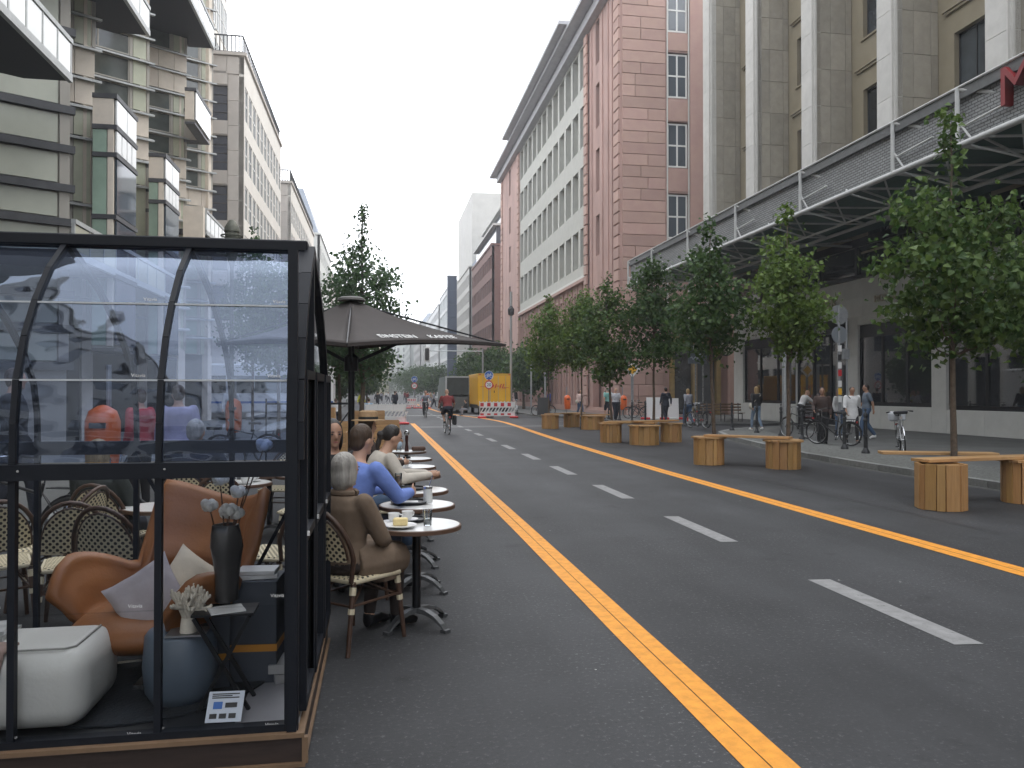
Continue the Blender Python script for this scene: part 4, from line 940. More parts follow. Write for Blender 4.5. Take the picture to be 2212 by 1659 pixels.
def hand(mb, w, d, palm, fist=.5, sc=1):
    """w wrist, d direction of the fingers, palm = palm normal; palm block, four fingers and a side thumb, curled by fist"""
    w = Vector(w); d = Vector(d).normalized(); pn = Vector(palm); pn = (pn-d*pn.dot(d)).normalized(); s = d.cross(pn)
    rot = Matrix((s, d, pn)).transposed().to_3x3()
    mb.ell(w+d*.045*sc, (.038*sc, .052*sc, .016*sc), 10, 8, rot)
    for i, L_ in enumerate((.068, .078, .073, .057)):
        b = w+d*.082*sc+s*(.027-.018*i)*sc; c = fist; p1 = b+(d*math.cos(c*.9)+pn*math.sin(c*.9))*L_*.5*sc; p2 = p1+(d*math.cos(c*2)+pn*math.sin(c*2))*L_*.5*sc
        mb.tube([b-d*.02*sc, b, p1, p2], [.009*sc, .0095*sc, .0085*sc, .007*sc], 7)
    b = w+d*.025*sc+s*.034*sc; p1 = b+(s*.8+d*.6).normalized()*.035*sc; p2 = p1+(d*.9+pn*.4).normalized()*.028*sc; mb.tube([w+d*.015*sc+s*.015*sc, b, p1, p2], [.011*sc, .0115*sc, .010*sc, .008*sc], 7)
STAND = dict(P=(0, 0, .94), N=(0, -.01, 1.47), hd=(0, .02, 1.62), sl=(-.185, 0, 1.42), sr=(.185, 0, 1.42), el=(-.235, -.03, 1.14), er=(.235, -.03, 1.14), wl=(-.24, .05, .90), wr=(.24, .05, .90),
             hl=(-.09, 0, .92), hr=(.09, 0, .92), kl=(-.10, .02, .50), kr=(.10, .02, .50), al=(-.10, -.02, .09), ar=(.10, -.02, .09), tl=(-.12, .15, .035), tr=(.12, .15, .035), yaw=0, pitch=0)
def pose(**k): d = dict(STAND); d.update(k); return d
WALK = pose(kl=(-.09, .16, .53), al=(-.09, .20, .10), tl=(-.10, .37, .06), kr=(.09, -.02, .50), ar=(.09, -.26, .14), tr=(.10, -.12, .04), el=(-.24, -.12, 1.15), wl=(-.24, -.14, .91), er=(.24, .05, 1.15), wr=(.22, .2, .95))
WALK2 = pose(kr=(.09, .14, .53), ar=(.09, .17, .09), tr=(.10, .34, .05), kl=(-.09, -.0, .5), al=(-.09, -.22, .12), tl=(-.1, -.07, .04), er=(.24, -.1, 1.15), wr=(.24, -.1, .91), el=(-.24, .04, 1.15), wl=(-.23, .16, .94))
SIT = pose(P=(0, -.02, .53), N=(0, .06, 1.02), hd=(0, .12, 1.18), sl=(-.185, .05, .98), sr=(.185, .05, .98), el=(-.23, .12, .74), er=(.23, .12, .74), wl=(-.12, .33, .70), wr=(.14, .33, .70),
           hl=(-.09, .02, .52), hr=(.09, .02, .52), kl=(-.10, .42, .52), kr=(.10, .42, .52), al=(-.10, .40, .10), ar=(.10, .40, .10), tl=(-.11, .56, .035), tr=(.11, .56, .035))
def person(label, loc, rotz, p, top, low, skin=SKIN, shoe=None, hair='short', hairm=None, sleeves='long', legs='long', hem=0, vox=.028, h=1.75, fat=1.0, group=None, skirt=None, extra=None, fist=.6, cat='person', belly=0):
    s = h/1.75; t = thing('person', label, cat, loc, rotz, group); t.scale = (s, s, s)
    V = lambda k: Vector(p[k]); P, N, H_ = V('P'), V('N'), V('hd'); side = (V('sr')-V('sl')).normalized(); up = (N-P).normalized(); fw = up.cross(side).normalized()
    def rings(spec, infl=0):
        rr = []
        for f, rx, ry, off in spec:
            c = P+(N-P)*f+fw*off; rx = rx*fat+infl; ry = ry*fat+infl
            rr.append([tuple(c+side*rx*math.cos(a)+fw*ry*math.sin(a)) for a in [2*math.pi*k/14 for k in range(14)]])
        return rr
    spec = [(-.16, .10, .08, 0), (-.05, .16, .115, 0), (.1, .165, .12, .005), (.33, .138, .105, .01+belly*.5), (.6, .16, .12, .012+belly*.3), (.8, .175, .115, 0), (.93, .15, .09, -.005), (1.0, .07, .065, 0), (1.02, .05, .05, 0)]
    b = MB(); b.loft(rings(spec))
    b.tube([N-up*.03, N+(H_-N)*.4, H_-(H_-N)*.1], [.062, .055, .052], 10)
    hr = Euler((p.get('pitch', 0), 0, p.get('yaw', 0))).to_matrix(); hf = hr @ Vector((0, 1, 0)); hu = hr @ Vector((0, 0, 1)); hs_ = hr @ Vector((1, 0, 0))
    b.ell(H_+hu*.02, (.075, .093, .098), 14, 10, hr); b.ell(H_+hf*.02-hu*.045, (.056, .068, .065), 12, 8, hr)
    b.ell(H_+hf*.098-hu*.015, (.013, .022, .024), 8, 6, hr); b.ell(H_+hf*.075-hu*.085, (.028, .022, .02), 8, 6, hr)
    for q in (-1, 1): b.ell(H_+hs_*q*.076-hu*.01, (.012, .02, .032), 8, 6, hr)
    for sd in 'lr':
        limb(b, [p['s'+sd], p['e'+sd], p['w'+sd]], [.052, .042, .029]); q = -1 if sd == 'l' else 1
        d = (V('w'+sd)-V('e'+sd)).normalized(); d = Vector(p.get('d'+sd, d)); hand(b, V('w'+sd), d, Vector(p.get('p'+sd, (-q, .2, 0))), fist)
        limb(b, [p['h'+sd], p['k'+sd], p['a'+sd]], [.085*fat, .058, .038]); 
        a = V('a'+sd); tt_ = V('t'+sd); b.tube([a, a+Vector((0, -.0, -.04)), tt_], [.04, .04, .03], 8)
    body = remesh(b, 'body', skin, t, min(vox, .02) if vox > .012 else vox, 2)
    c = MB(); sp = [x for x in spec if x[0] >= .08 and x[0] <= .95]
    if hem: sp = [(-hem, .185, .14, 0), (-hem*.5, .18, .135, 0)]+sp
    elif not hem: sp = [(.0, .165, .12, 0)]+sp
    sp += [(.985, .085, .075, -.005)]
    c.loft(rings(sp, .017)); 
    for sd in 'lr':
        S_, E_, W_ = p['s'+sd], p['e'+sd], p['w'+sd]
        if sleeves == 'long': limb(c, [S_, E_, lerp(E_, W_, .93)], [.068, .058, .043])
        elif sleeves == 'short': limb(c, [S_, lerp(S_, E_, .72)], [.068, .06])
        elif sleeves == 'roll': limb(c, [S_, E_, lerp(E_, W_, .3)], [.068, .058, .052])
    remesh(c, 'top', top, t, vox, 3)
    if low:
        c = MB(); c.loft(rings([(-.16, .12, .10, 0), (-.05, .172, .128, 0), (.1, .172, .127, .005), (.16, .165, .12, .005)], .01))
        for sd in 'lr':
            A, K, F_ = p['h'+sd], p['k'+sd], p['a'+sd]
            if skirt: pass
            elif legs == 'long': limb(c, [A, K, lerp(K, F_, .95)], [.108*fat, .078, .058])
            elif legs == 'short': limb(c, [A, lerp(A, K, .95)], [.112*fat, .085])
            elif legs == 'tight': limb(c, [A, K, lerp(K, F_, .95)], [.095*fat, .066, .045])
        if skirt:
            k0 = (V('kl')+V('kr'))/2; d = (k0-P); e_ = P+d*skirt
            c.tube([P, P+d*.5*skirt, e_], [.17, .19, .22], 14)
        remesh(c, 'trousers' if not skirt else 'skirt', low, t, vox, 3)
    sm = shoe or DARKM
    for sd in 'lr':
        a = V('a'+sd); tt_ = V('t'+sd); d = (tt_-a); f = MB(); z = min(a.z-.085, tt_.z-.035)
        f.tube([a+Vector((0, 0, 0)), a-Vector((0, .015, .045))+d*.0, a+d*.55-Vector((0, 0, .005)), tt_+d*.12], [.046, .05, .044, .028], 10)
        remesh(f, 'shoe', sm, t, min(vox, .02), 2)
    hm = hairm or mat('brown_hair', (.06, .035, .02), .6, var=.35, scale=30, aniso=(1, 1, .12), bump=.5, bscale=90)
    if hair != 'bald':
        f = MB(); f.ell(H_+hu*.035-hf*.018, (.084, .096, .098), 14, 10, hr)
        if hair in ('bob', 'long'): f.ell(H_-hf*.045-hu*.04, (.085, .065, .10), 12, 8, hr)
        if hair == 'long': f.ell(H_-hf*.06-hu*.16, (.085, .045, .14), 12, 8, hr)
        if hair == 'tail': f.ell(H_-hf*.12+hu*.01, (.035, .05, .04), 8, 6, hr); f.ell(H_-hf*.13-hu*.08, (.025, .03, .09), 8, 6, hr)
        if hair == 'short': f.ell(H_-hf*.05-hu*.02, (.075, .05, .07), 10, 8, hr)
        if hair in ('bob', 'long'):
            for q in (-1, 1): f.ell(H_+hs_*q*.068-hu*.03-hf*.01, (.022, .05, .075 if hair == 'bob' else .11), 8, 6, hr)
        remesh(f, 'hair', hm, t, min(vox, .02), 2)
    if vox < .022:
        e = MB()
        for q in (-1, 1): e.ell(H_+hf*.083+hs_*q*.03+hu*.008, (.011, .008, .007), 8, 6, hr); e.ell(H_+hf*.088+hs_*q*.03+hu*.028, (.018, .005, .004), 6, 4, hr)
        e.build('eyes', mat('eye_dark', (.03, .02, .018), .3), body)
        MB().ell(H_+hf*.087-hu*.055, (.022, .006, .005), 8, 6, hr).build('mouth', mat('lips', (.30, .10, .09), .5), body)
    if extra: extra(t, p, V, side, up, fw, H_, hf, hu, hs_)
    return t
C_ = cloth
# ================================================================= bicycles
CHR = mat('chrome', (.6, .61, .62), .2, .9); TYRE = mat('tyre_rubber', (.02, .02, .02), .8)
def circ(c, r, n, a0=0, a1=2*math.pi): return [(c[0], c[1]+r*math.cos(a0+(a1-a0)*k/n), c[2]+r*math.sin(a0+(a1-a0)*k/n)) for k in range(n+1)]
def bicycle(label, loc, rotz, fm, lean=0, group='bicycles', basket=None, rack=True, white_fender=False):
    """rides along local +Y, wheels 0.68 m"""
    t = thing('bicycle', label, 'bicycle', loc, rotz, group); t.rotation_euler = (0, lean, rotz); t.rotation_mode = 'XYZ'
    for y, nm in ((-.52, 'wheel'), (.53, 'wheel')):
        w_ = MB(); w_.tube(circ((0, 0, 0), .325, 28), .019, 6, cap=False); wo = w_.build('wheel', TYRE, t, smooth=True, ang=180); wo.location = (0, y, .345)
        r_ = MB(); r_.tube(circ((0, 0, 0), .30, 28), .010, 5, cap=False)
        r_.build('rim', CHR, wo, smooth=True, ang=180); sp = MB()
        for k in range(14): a = k*2*math.pi/14; sp.tube([((-1)**k*.02, 0, 0), (0, .3*math.cos(a), .3*math.sin(a))], .0022, 3)
        sp.tube([(-.05, 0, 0), (.05, 0, 0)], .02, 8); stuff(sp.build('spokes', CHR, wo))
        fd = MB(); fd.tube(circ((0, y, .345), .35, 12, R(20), R(170 if y < 0 else 150)), .016, 5); fd.build('mudguard', CHR if white_fender else DARKM, t)
    f = MB(); bb_ = (0, -.08, .30); st_ = (0, -.20, .80); hd = (0, .33, .82); hd2 = (0, .37, .66)
    for a, b, r in ((bb_, st_, .016), (hd2, bb_, .019), (hd, (0, -.17, .70), .016), (hd, hd2, .02)): f.tube([a, b], r, 7)
    for q in (-.05, .05): f.tube([(q, -.52, .345), bb_], .009, 5); f.tube([(q, -.52, .345), (0, -.18, .72)], .008, 5); f.tube([hd2, (q, .40, .60), (q, .53, .345)], .012, 6)
    f.build('frame', fm, t, smooth=True, ang=60)
    s = MB(); s.tube([st_, (0, -.225, .93)], .013, 6); s.build('seat_post', CHR, t)
    s = MB(); s.loft([[(x*w_, y, .95+z) for x, z in ((-1, 0), (-.6, .03), (.6, .03), (1, 0), (.6, -.03), (-.6, -.03))] for y, w_ in ((-.36, .05), (-.32, .085), (-.22, .06), (-.08, .018))]); s.build('saddle', DARKM, t, smooth=True)
    h_ = MB(); h_.tube([hd, (0, .31, .98), (0, .36, 1.02)], .013, 6); h_.tube([(-.29, .20, 1.03), (-.2, .30, 1.05), (0, .36, 1.03), (.2, .30, 1.05), (.29, .20, 1.03)], .012, 7); h_.build('handlebar', CHR, t, smooth=True, ang=60)
    for q in (-1, 1): MB().tube([(q*.22, .27, 1.045), (q*.30, .185, 1.03)], .017, 7).build('grip', DARKM, t)
    c = MB(); c.tube([(-.06, -.08, .30), (.06, -.08, .30)], .014, 6); c.tube([(.06, -.08, .30), (.07, -.02, .15)], .01, 5); c.tube([(-.06, -.08, .30), (-.07, -.14, .45)], .01, 5); c.cbox(.1, -.02, .135, .08, .06, .02); c.cbox(-.1, -.14, .44, .08, .06, .02)
    c.tube([(.045, -.08+.09*math.cos(a*math.pi/8), .30+.09*math.sin(a*math.pi/8)) for a in range(17)], .004, 4, cap=False); c.build('crank', IRON, t)
    l_ = MB(); l_.cbox(0, .44, .86, .06, .05, .07); l_.build('headlight', CHR, t)
    if rack:
        k = MB(); 
        for q in (-.06, 0, .06): k.tube([(q, -.72, .76), (q, -.28, .76)], .006, 4)
        for q in (-.06, .06): k.tube([(q, -.62, .76), (q, -.53, .36)], .006, 4)
        k.build('rack', IRON, t); MB().cbox(0, -.74, .66, .07, .02, .05).build('rear_light', mat('red_reflector', (.4, .01, .01), .3), t)
    return t
# ================================================================= street furniture on the right
bollard_mb = MB().lathe([(.10, 0), (.10, .05), (.07, .09), (.06, .13), (.05, .14), (.047, .42), (.06, .43), (.06, .47), (.045, .48), (.042, .80), (.056, .81), (.056, .85), (.036, .87), (.036, .90), (.056, .93), (.05, .99), (.018, 1.03), (.014, 1.06)], n=12)
bol_me = bollard_mb.mesh('post', mat('bollard_iron', (.045, .047, .05), .5, .3, var=.25, scale=14), True)
cap_me = MB().lathe([(.0, 1.06), (.03, 1.065), (.035, 1.09), (.02, 1.115), (.001, 1.12)], n=10).mesh('knob', IRON, True)
bl = [(11.95, 17.9, 'cast iron bollard nearest the camera, left of the parked silver bicycle'), (12.3, 19.35, 'cast iron bollard in front of the woman in the white dress'), (12.95, 21.5, 'cast iron bollard between the two leaning bicycles'), (13.5, 23.6, 'cast iron bollard right of the middle linden trunk'),
      (13.85, 25.6, 'cast iron bollard in front of the leftmost shop window, by the walking woman'), (13.95, 27.6, 'cast iron bollard left of the walking woman in jeans'), (13.9, 29.6, 'cast iron bollard in front of the pale shop corner'), (13.75, 31.7, 'cast iron bollard in front of the slatted bench'), (13.55, 33.6, 'cast iron bollard right of the bicycles by the street board'),
      (13.2, 35.6, 'cast iron bollard beside the man in the dark coat, right of him'), (13.0, 37.4, 'cast iron bollard beside the man in the dark coat, left of him'), (12.9, 39.2, 'cast iron bollard in front of the white notice boards'), (12.8, 41.0, 'cast iron bollard right of the priority sign pole'), (12.9, 43.4, 'cast iron bollard left of the priority sign pole')]
for x, y, lab in bl:
    t = thing('bollard', lab, 'bollard', (x, y, .12), group='cast iron bollards along the kerb'); obj('post', bol_me, t); obj('knob', cap_me, t)
BLUE = mat('sign_blue', (.02, .12, .42), .35); REDP = mat('sign_red', (.55, .025, .03), .4); WHS = mat('sign_white', (.75, .75, .74), .4); YEL = mat('sign_yellow', (.80, .44, .03), .4); BLK = mat('sign_black', (.02, .02, .02), .5); STEELG = mat('zinc_post', (.28, .29, .30), .5, .4, var=.2, scale=10)
def disc(parent, name, x, y, z, r, m, th=.012, n=32, rin=0):
    mb = MB(); o_ = [(x+r*math.cos(2*math.pi*k/n), y, z+r*math.sin(2*math.pi*k/n)) for k in range(n)]
    if rin:
        i_ = [(x+rin*math.cos(2*math.pi*k/n), y, z+rin*math.sin(2*math.pi*k/n)) for k in range(n)]
        mb.loft([o_, [(a, y-th, c) for a, b, c in o_], [(a, y-th, c) for a, b, c in i_], i_, o_], cap=False)
    else: mb.ext(o_, (0, -th, 0))
    return mb.build(name, m, parent)
def bike_symbol(parent, x, y, z, s, m):
    mb = MB()
    for q in (-.42, .42): mb.tube([(x+q*s+.26*s*math.cos(a), y, z-.16*s+.26*s*math.sin(a)) for a in [k*2*math.pi/18 for k in range(19)]], .035*s, 5, cap=False)
    for a, b in (((-.42, -.16), (-.14, .22)), ((-.42, -.16), (-.02, -.16)), ((-.02, -.16), (-.18, .3)), ((-.02, -.16), (.28, .22)), ((-.15, .2), (.28, .2)), ((.42, -.16), (.26, .38)), ((.26, .38), (.4, .42)), ((-.28, .32), (-.08, .32))): mb.tube([(x+a[0]*s, y, z+a[1]*s), (x+b[0]*s, y, z+b[1]*s)], .035*s, 5)
    return mb.build('bicycle_symbol', m, parent)
def bike_sign(label, x, y, zb, s=1.0, digits=True):
    t = thing('traffic_sign_pair', label, 'traffic sign', (x, y, 0), group='bicycle street signs with a 20 limit')
    MB().tube([(0, .03, 0), (0, .03, zb+.95*s)], .03, 8).build('post', STEELG, t, smooth=True); MB().lathe([(.3, 0), (.3, .09), (.05, .12)], n=4).build('base', mat('recycled_rubber', (.05, .05, .05), .9), t)
    disc(t, 'blue_disc', 0, 0, zb+.62*s, .30*s, BLUE); disc(t, 'disc_rim', 0, -.013, zb+.62*s, .30*s, WHS, .004, rin=.28*s); bike_symbol(t, 0, -.016, zb+.62*s, .36*s, WHS)
    disc(t, 'limit_disc', 0, 0, zb, .28*s, WHS); disc(t, 'red_ring', 0, -.013, zb, .28*s, REDP, .006, rin=.215*s)
    obj('digits', text_mesh('20', .30*s, .004, BLK), t, M=Matrix.Translation((0, -.018, zb-.005)) @ UPR)
    cl = MB(); cl.cbox(0, 0, zb+.3*s, .10, .05, .06); cl.cbox(0, .0, zb-.34*s, .05, .05, .06); cl.build('clamp', REDP, t); return t
bike_sign('blue bicycle sign over a red ringed 20 sign, before the yellow truck', 6.95, 50.3, 2.12, .98)
bike_sign('small distant blue bicycle sign over a red ringed 20 sign', 3.55, 82, 2.3, 1.1)
def barrier(label, x, y, wd=2.25, holes=True, rot=0, plain=False):
    t = thing('barrier', label, 'barrier', (x, y, 0), rot, 'red and white plastic road barriers'); PL = mat('barrier_plastic', (.72, .72, .70), .5, var=.08, scale=4); 
    f = MB(); f.box(0, wd, -.02, .02, .12, .18); f.box(0, wd, -.02, .02, .30, .40); f.box(0, wd, -.02, .02, .66, .74); f.box(0, wd, -.02, .02, .97, 1.02)
    f.box(0, .05, -.02, .02, .18, .97); f.box(wd-.05, wd, -.02, .02, .18, .97)
    for k in range(11): f.ext([(wd*k/10-.035, -.01, 1.02), (wd*k/10+.035, -.01, 1.02), (wd*k/10, -.01, 1.10)], (0, .02, 0))
    f.box(.05, wd-.05, -.012, .012, .40, .66) if not holes else None
    f.build('frame', PL, t)
    n = 10
    for k in range(n):
        a = .06+(wd-.12)*k/n; b = .06+(wd-.12)*(k+1)/n; m = REDP if k % 2 == 0 and not plain else WHS
        MB().box(a, b-.004, -.016, .016, .74, .97).build('stripe_panel', m, t); MB().box(a, b-.004, -.014, .014, .18, .30).build('stripe_panel', m, t)
    if holes:
        for k in range(11):
            a = wd*(k+.0)/11+.08; g_ = MB(); g_.ext([(a, -.012, .40), (a+.07, -.012, .40), (a+.22, -.012, .66), (a+.15, -.012, .66)], (0, .024, 0)); g_.build('slat', PL, t)
    for xx in (.12, wd-.12):
        b_ = MB(); b_.prism([(xx-.28, -.32), (xx+.28, -.32), (xx+.2, .32), (xx-.2, .32)], .0, .11); b_.build('foot', REDP, t, bevel=.03)
    return t
barrier('red and white barrier standing in front of the yellow truck', 6.25, 49.6, 2.3)
barrier('distant red and white barrier left of the far cyclist', 2.75, 80.5, 1.0, rot=0); barrier('distant red and white barrier right of the far cyclist', 4.0, 80.2, 1.0)
barrier('grey white barrier with slats at the end of the left orange line', -.75, 40.8, 2.1, plain=True)
# priority sign
t = thing('priority_sign', 'yellow and white diamond priority sign on a grey pole', 'traffic sign', (15.04, 45.6, .1)); MB().tube([(0, .05, 0), (0, .05, 3.4)], .085, 10).build('post', STEELG, t, smooth=True)
def diamond(s, y0, m, nm): MB().ext([(-s, y0, 2.92), (0, y0, 2.92-s), (s, y0, 2.92), (0, y0, 2.92+s)], (0, -.012, 0)).build(nm, m, t)
diamond(.50, 0, BLK, 'rim'); diamond(.485, -.013, WHS, 'white_plate'); diamond(.30, -.026, YEL, 'yellow_plate')
# orange litter bins
ORB = mat('orange_plastic', (.66, .12, .02), .4, var=.08, scale=3)
def bin_(label, x, y, z, s=1):
    t = thing('litter_bin', label, 'litter bin', (x, y, z), group='orange litter bins on posts'); 
    MB().lathe([(.02, 0), (.16, .02), (.20, .1), (.215, .45), (.215, .72), (.17, .86), (.06, .93), (.01, .94)], (0, 0, .42), 16).build('drum', ORB, t, smooth=True, ang=60)
    MB().tube([(0, .23, 0), (0, .23, 1.9)], .035, 8).build('post', STEELG, t, smooth=True); m_ = MB(); m_.box(-.1, .1, -.225, -.19, 1.06, 1.13); m_.build('slot', BLK, t); return t
bin_('orange litter bin by the red wall, right of the kick scooter bicycles', 12.1, 50.1, .1); bin_('orange litter bin left of the priority sign pole', 14.9, 46.9, .1)
bin_('orange litter bin seen through the left glass wall', -3.62, 11.2, .12); bin_('small orange litter bin seen through the right end of the glass house', -3.9, 22.3, .12)
# slatted bench by the shop corner
t = thing('slatted_bench', 'long brown slatted bench by the pale shop corner', 'bench', (16.7, 39.0, .1)); t.scale = (.55, 1, 1); WB = mat('brown_slat', (.20, .13, .08), .6, var=.2, scale=6)
for k in range(3): MB().box(0, 4.2, .35+k*.02, .38+k*.02, .55+k*.15, .64+k*.15).build('back_slat', WB, t)
for k in range(4): MB().box(0, 4.2, -.1+k*.11, -.01+k*.11, .43, .46).build('seat_slat', WB, t)
for x in (.3, 2.1, 3.9): m_ = MB(); m_.bar((x, -.1, 0), (x, -.1, .43), .05); m_.bar((x, .33, 0), (x, .4, .98), .05); m_.bar((x, -.1, .41), (x, .33, .41), .05); m_.build('leg', IRON, t)
# wall clock, street name board, no-parking signs and posts
t = thing('wall_clock', 'round pale clock with black numerals hanging at the shop corner', 'clock', (19.6, 42.6, 4.22)); 
MB().lathe([(.001, 0), (.46, 0), (.5, .06), (.5, .14), (.46, .2), (.001, .2)], n=32).build('case', IRON, t, smooth=True, ang=40).rotation_euler = (R(90), 0, 0)
disc(t, 'face', 0, -.203, 0, .43, mat('clock_face', (.74, .70, .56), .5), .006)
for k in range(12):
    a = R(30*k); MB().ext([(.36*math.sin(a)-.03*math.cos(a), -.212, .36*math.cos(a)+.03*math.sin(a)), (.36*math.sin(a)+.03*math.cos(a), -.212, .36*math.cos(a)-.03*math.sin(a)), (.40*math.sin(a)+.03*math.cos(a), -.212, .40*math.cos(a)-.03*math.sin(a)), (.40*math.sin(a)-.03*math.cos(a), -.212, .40*math.cos(a)+.03*math.sin(a))], (0, -.004, 0)).build('numeral', BLK, t)
MB().bar((0, -.22, 0), (.03, -.22, -.28), .03, .01).build('hour_hand', BLK, t); MB().bar((0, -.235, 0), (-.33, -.235, .03), .024, .01).build('minute_hand', BLK, t); MB().bar((0, .1, 0), (1.3, .5, .2), .05).build('bracket', IRON, t)
t = thing('street_board', 'dark square board lettered MLW with graffiti on two stickered posts', 'sign board', (17.1, 40.6, .1)); 
for x in (-.1, .32): MB().tube([(x, .06, 0), (x, .06, 4.2)], .05, 8).build('post', mat('stickered_post', (.3, .3, .3), .7, var=.8, scale=14, col2=(.08, .08, .08)), t, smooth=True)
MB().box(-.55, .52, -.0, .04, 3.1, 4.15).build('board', mat('board_grey', (.10, .12, .14), .6, var=.4, scale=4), t)
obj('lettering', text_mesh('MLW', .36, .006, WHS, xs=1.1), t, M=Matrix.Translation((.16, -.012, 3.96)) @ UPR); gr = MB(); gr.tube([(.1+.16*math.cos(a), -.014, 3.5+.12*math.sin(a*1.3)) for a in [k*.45 for k in range(15)]], .022, 5); gr.tube([(-.42+k*.07, -.014, 3.4+.09*math.sin(k*2.1)) for k in range(7)], .018, 5); gr.build('graffiti', mat('graffiti_grey', (.42, .45, .48), .6), t)
t = thing('traffic_sign', 'back of a round sign on a tall pole full of stickers, before the shop door', 'traffic sign', (14.75, 23.5, .12)); MB().tube([(0, 0, 0), (0, 0, 4.3)], .045, 8).build('post', STEELG, t, smooth=True)
disc(t, 'disc_back', 0, .0, 4.05, .32, STEELG, .02); disc(t, 'disc_back', .02, .0, 3.4, .28, mat('aged_zinc', (.18, .2, .22), .6), .02)
for k, (z, c) in enumerate(((2.85, WHS), (2.55, BLK), (2.3, WHS), (2.05, REDP), (1.7, WHS), (1.45, YEL), (1.2, WHS))): MB().box(-.06, .06, -.06, -.048, z, z+.2).build('sticker', c, t)
MB().cbox(.24, 0, 2.6, .22, .1, .34).build('box', STEELG, t); MB().tube([(.28, 0, 0), (.28, 0, 3.9)], .03, 6).build('pipe', STEELG, t)
t = thing('lamp_post', 'slim pale post beside the trunk of the bright green linden', 'post', (14.1, 25.8, .12)); MB().tube([(0, 0, 0), (0, 0, 3.4), (0, 0, 4)], [.10, .08, .05], 10).build('post', GALV, t, smooth=True)
for x, y, lab in ((10.15, 52.5, 'pale grey pole by the red wall, left one'), (10.9, 51.5, 'pale grey pole with a small white sign by the red wall')):
    t = thing('sign_pole', lab, 'pole', (x, y, .1)); MB().tube([(0, 0, 0), (0, 0, 4.3)], .06, 8).build('post', GALV, t, smooth=True)
    if x > 10.5: MB().box(-.12, .25, -.05, -.03, 3.6, 4.2).build('plate', WHS, t)
t = thing('lamp_post', 'tall pale lamp pole at the corner between yellow truck and red wall', 'lamp post', (9.6, 57.5, .1)); MB().tube([(0, 0, 0), (0, 0, 9)], .09, 8).build('post', GALV, t, smooth=True); MB().lathe([(.05, 0), (.22, .1), (.25, .5), (.1, .7), (.02, .9)], (0, 0, 7.2), 12).build('lantern', IRON, t, smooth=True)
# A-boards
NB_ = mat('board_print', (.72, .72, .72), .6)
def aboard(label, x, y, rot, w_=.62, h_=1.15, m=NB_, blk=False, z=.1):
    t = thing('pavement_board', label, 'sign board', (x, y, z), rot)
    for q in (-1, 1):
        f = MB(); a = (q*.26, 0); 
        f.add([(-w_/2, q*.24, .05), (w_/2, q*.24, .05), (w_/2, q*.03, h_), (-w_/2, q*.03, h_), (-w_/2, q*.27, .05), (w_/2, q*.27, .05), (w_/2, q*.06, h_), (-w_/2, q*.06, h_)], [(0, 1, 2, 3), (7, 6, 5, 4), (0, 4, 5, 1), (1, 5, 6, 2), (2, 6, 7, 3), (3, 7, 4, 0)]); f.build('panel', m, t)
    tl = math.atan2(.21, h_-.05); Mt = Matrix.Translation((0, -.19, .45)) @ Matrix.Rotation(-tl, 4, 'X') @ UPR
    for s_, zz, sz in ((('OPEN', .42, .17), ('- 50%', .15, .17), ('SALE', -.1, .2)) if not blk else (('MENU', .3, .17),)): pass
    pr_ = MB()
    for k in range(4): pr_.box(-w_*.33, w_*.33*(1 if k % 2 else .4), -.0, .004, -.2+k*.17, -.2+k*.17+.05)
    po = pr_.build('print', BLK if not blk else WHS, t); po.matrix_local = Matrix.Translation((0, -.19, .45)) @ Matrix.Rotation(-tl, 4, 'X')
    return t
aboard('white notice board with a small red crest behind the man in the dark coat, left one', 15.5, 43.2, R(-10), .8, 1.25); aboard('white notice board just right of the man in the dark coat', 16.6, 43.0, R(-12), .6, 1.2); aboard('white notice board beside the woman in the grey sweater', 16.4, 40.2, R(70), .9, 1.25)
aboard('black chalkboard leaning by the bicycles at the red wall', 10.5, 50.2, R(-20), .7, 1.2, BLK, True)
for x0, y0, x1, y1, lab in ((14.6, 42.8, 17.2, 42.2, 'long red and white kerb base under the notice boards'), (16.0, 39.8, 17.0, 39.6, 'short red base beside the woman in the grey sweater')):
    t = thing('board_base', lab, 'barrier base', (x0, y0, .1), math.atan2(y1-y0, x1-x0)); L_ = math.hypot(x1-x0, y1-y0); n = 5
    for k in range(n): MB().box(L_*k/n, L_*(k+1)/n-.01, -.12, .12, 0, .12).build('segment', REDP if k % 2 == 0 else WHS, t, bevel=.02)
# traffic light on an arm
t = thing('traffic_light', 'back of a traffic light hanging from a long arm across the road', 'traffic light', (8.6, 66, .1)); MB().tube([(0, 0, 0), (0, 0, 5.2)], .08, 8).build('post', STEELG, t, smooth=True); MB().tube([(0, 0, 5.0), (-4.6, 0, 5.0)], .045, 6).build('arm', GALV, t, smooth=True)
MB().box(-4.95, -4.45, -.03, .03, 4.1, 5.35).build('backboard', WHS, t, bevel=.1, seg=3); MB().box(-4.86, -4.54, -.2, -.031, 4.2, 5.22).build('housing', BLK, t, bevel=.05)
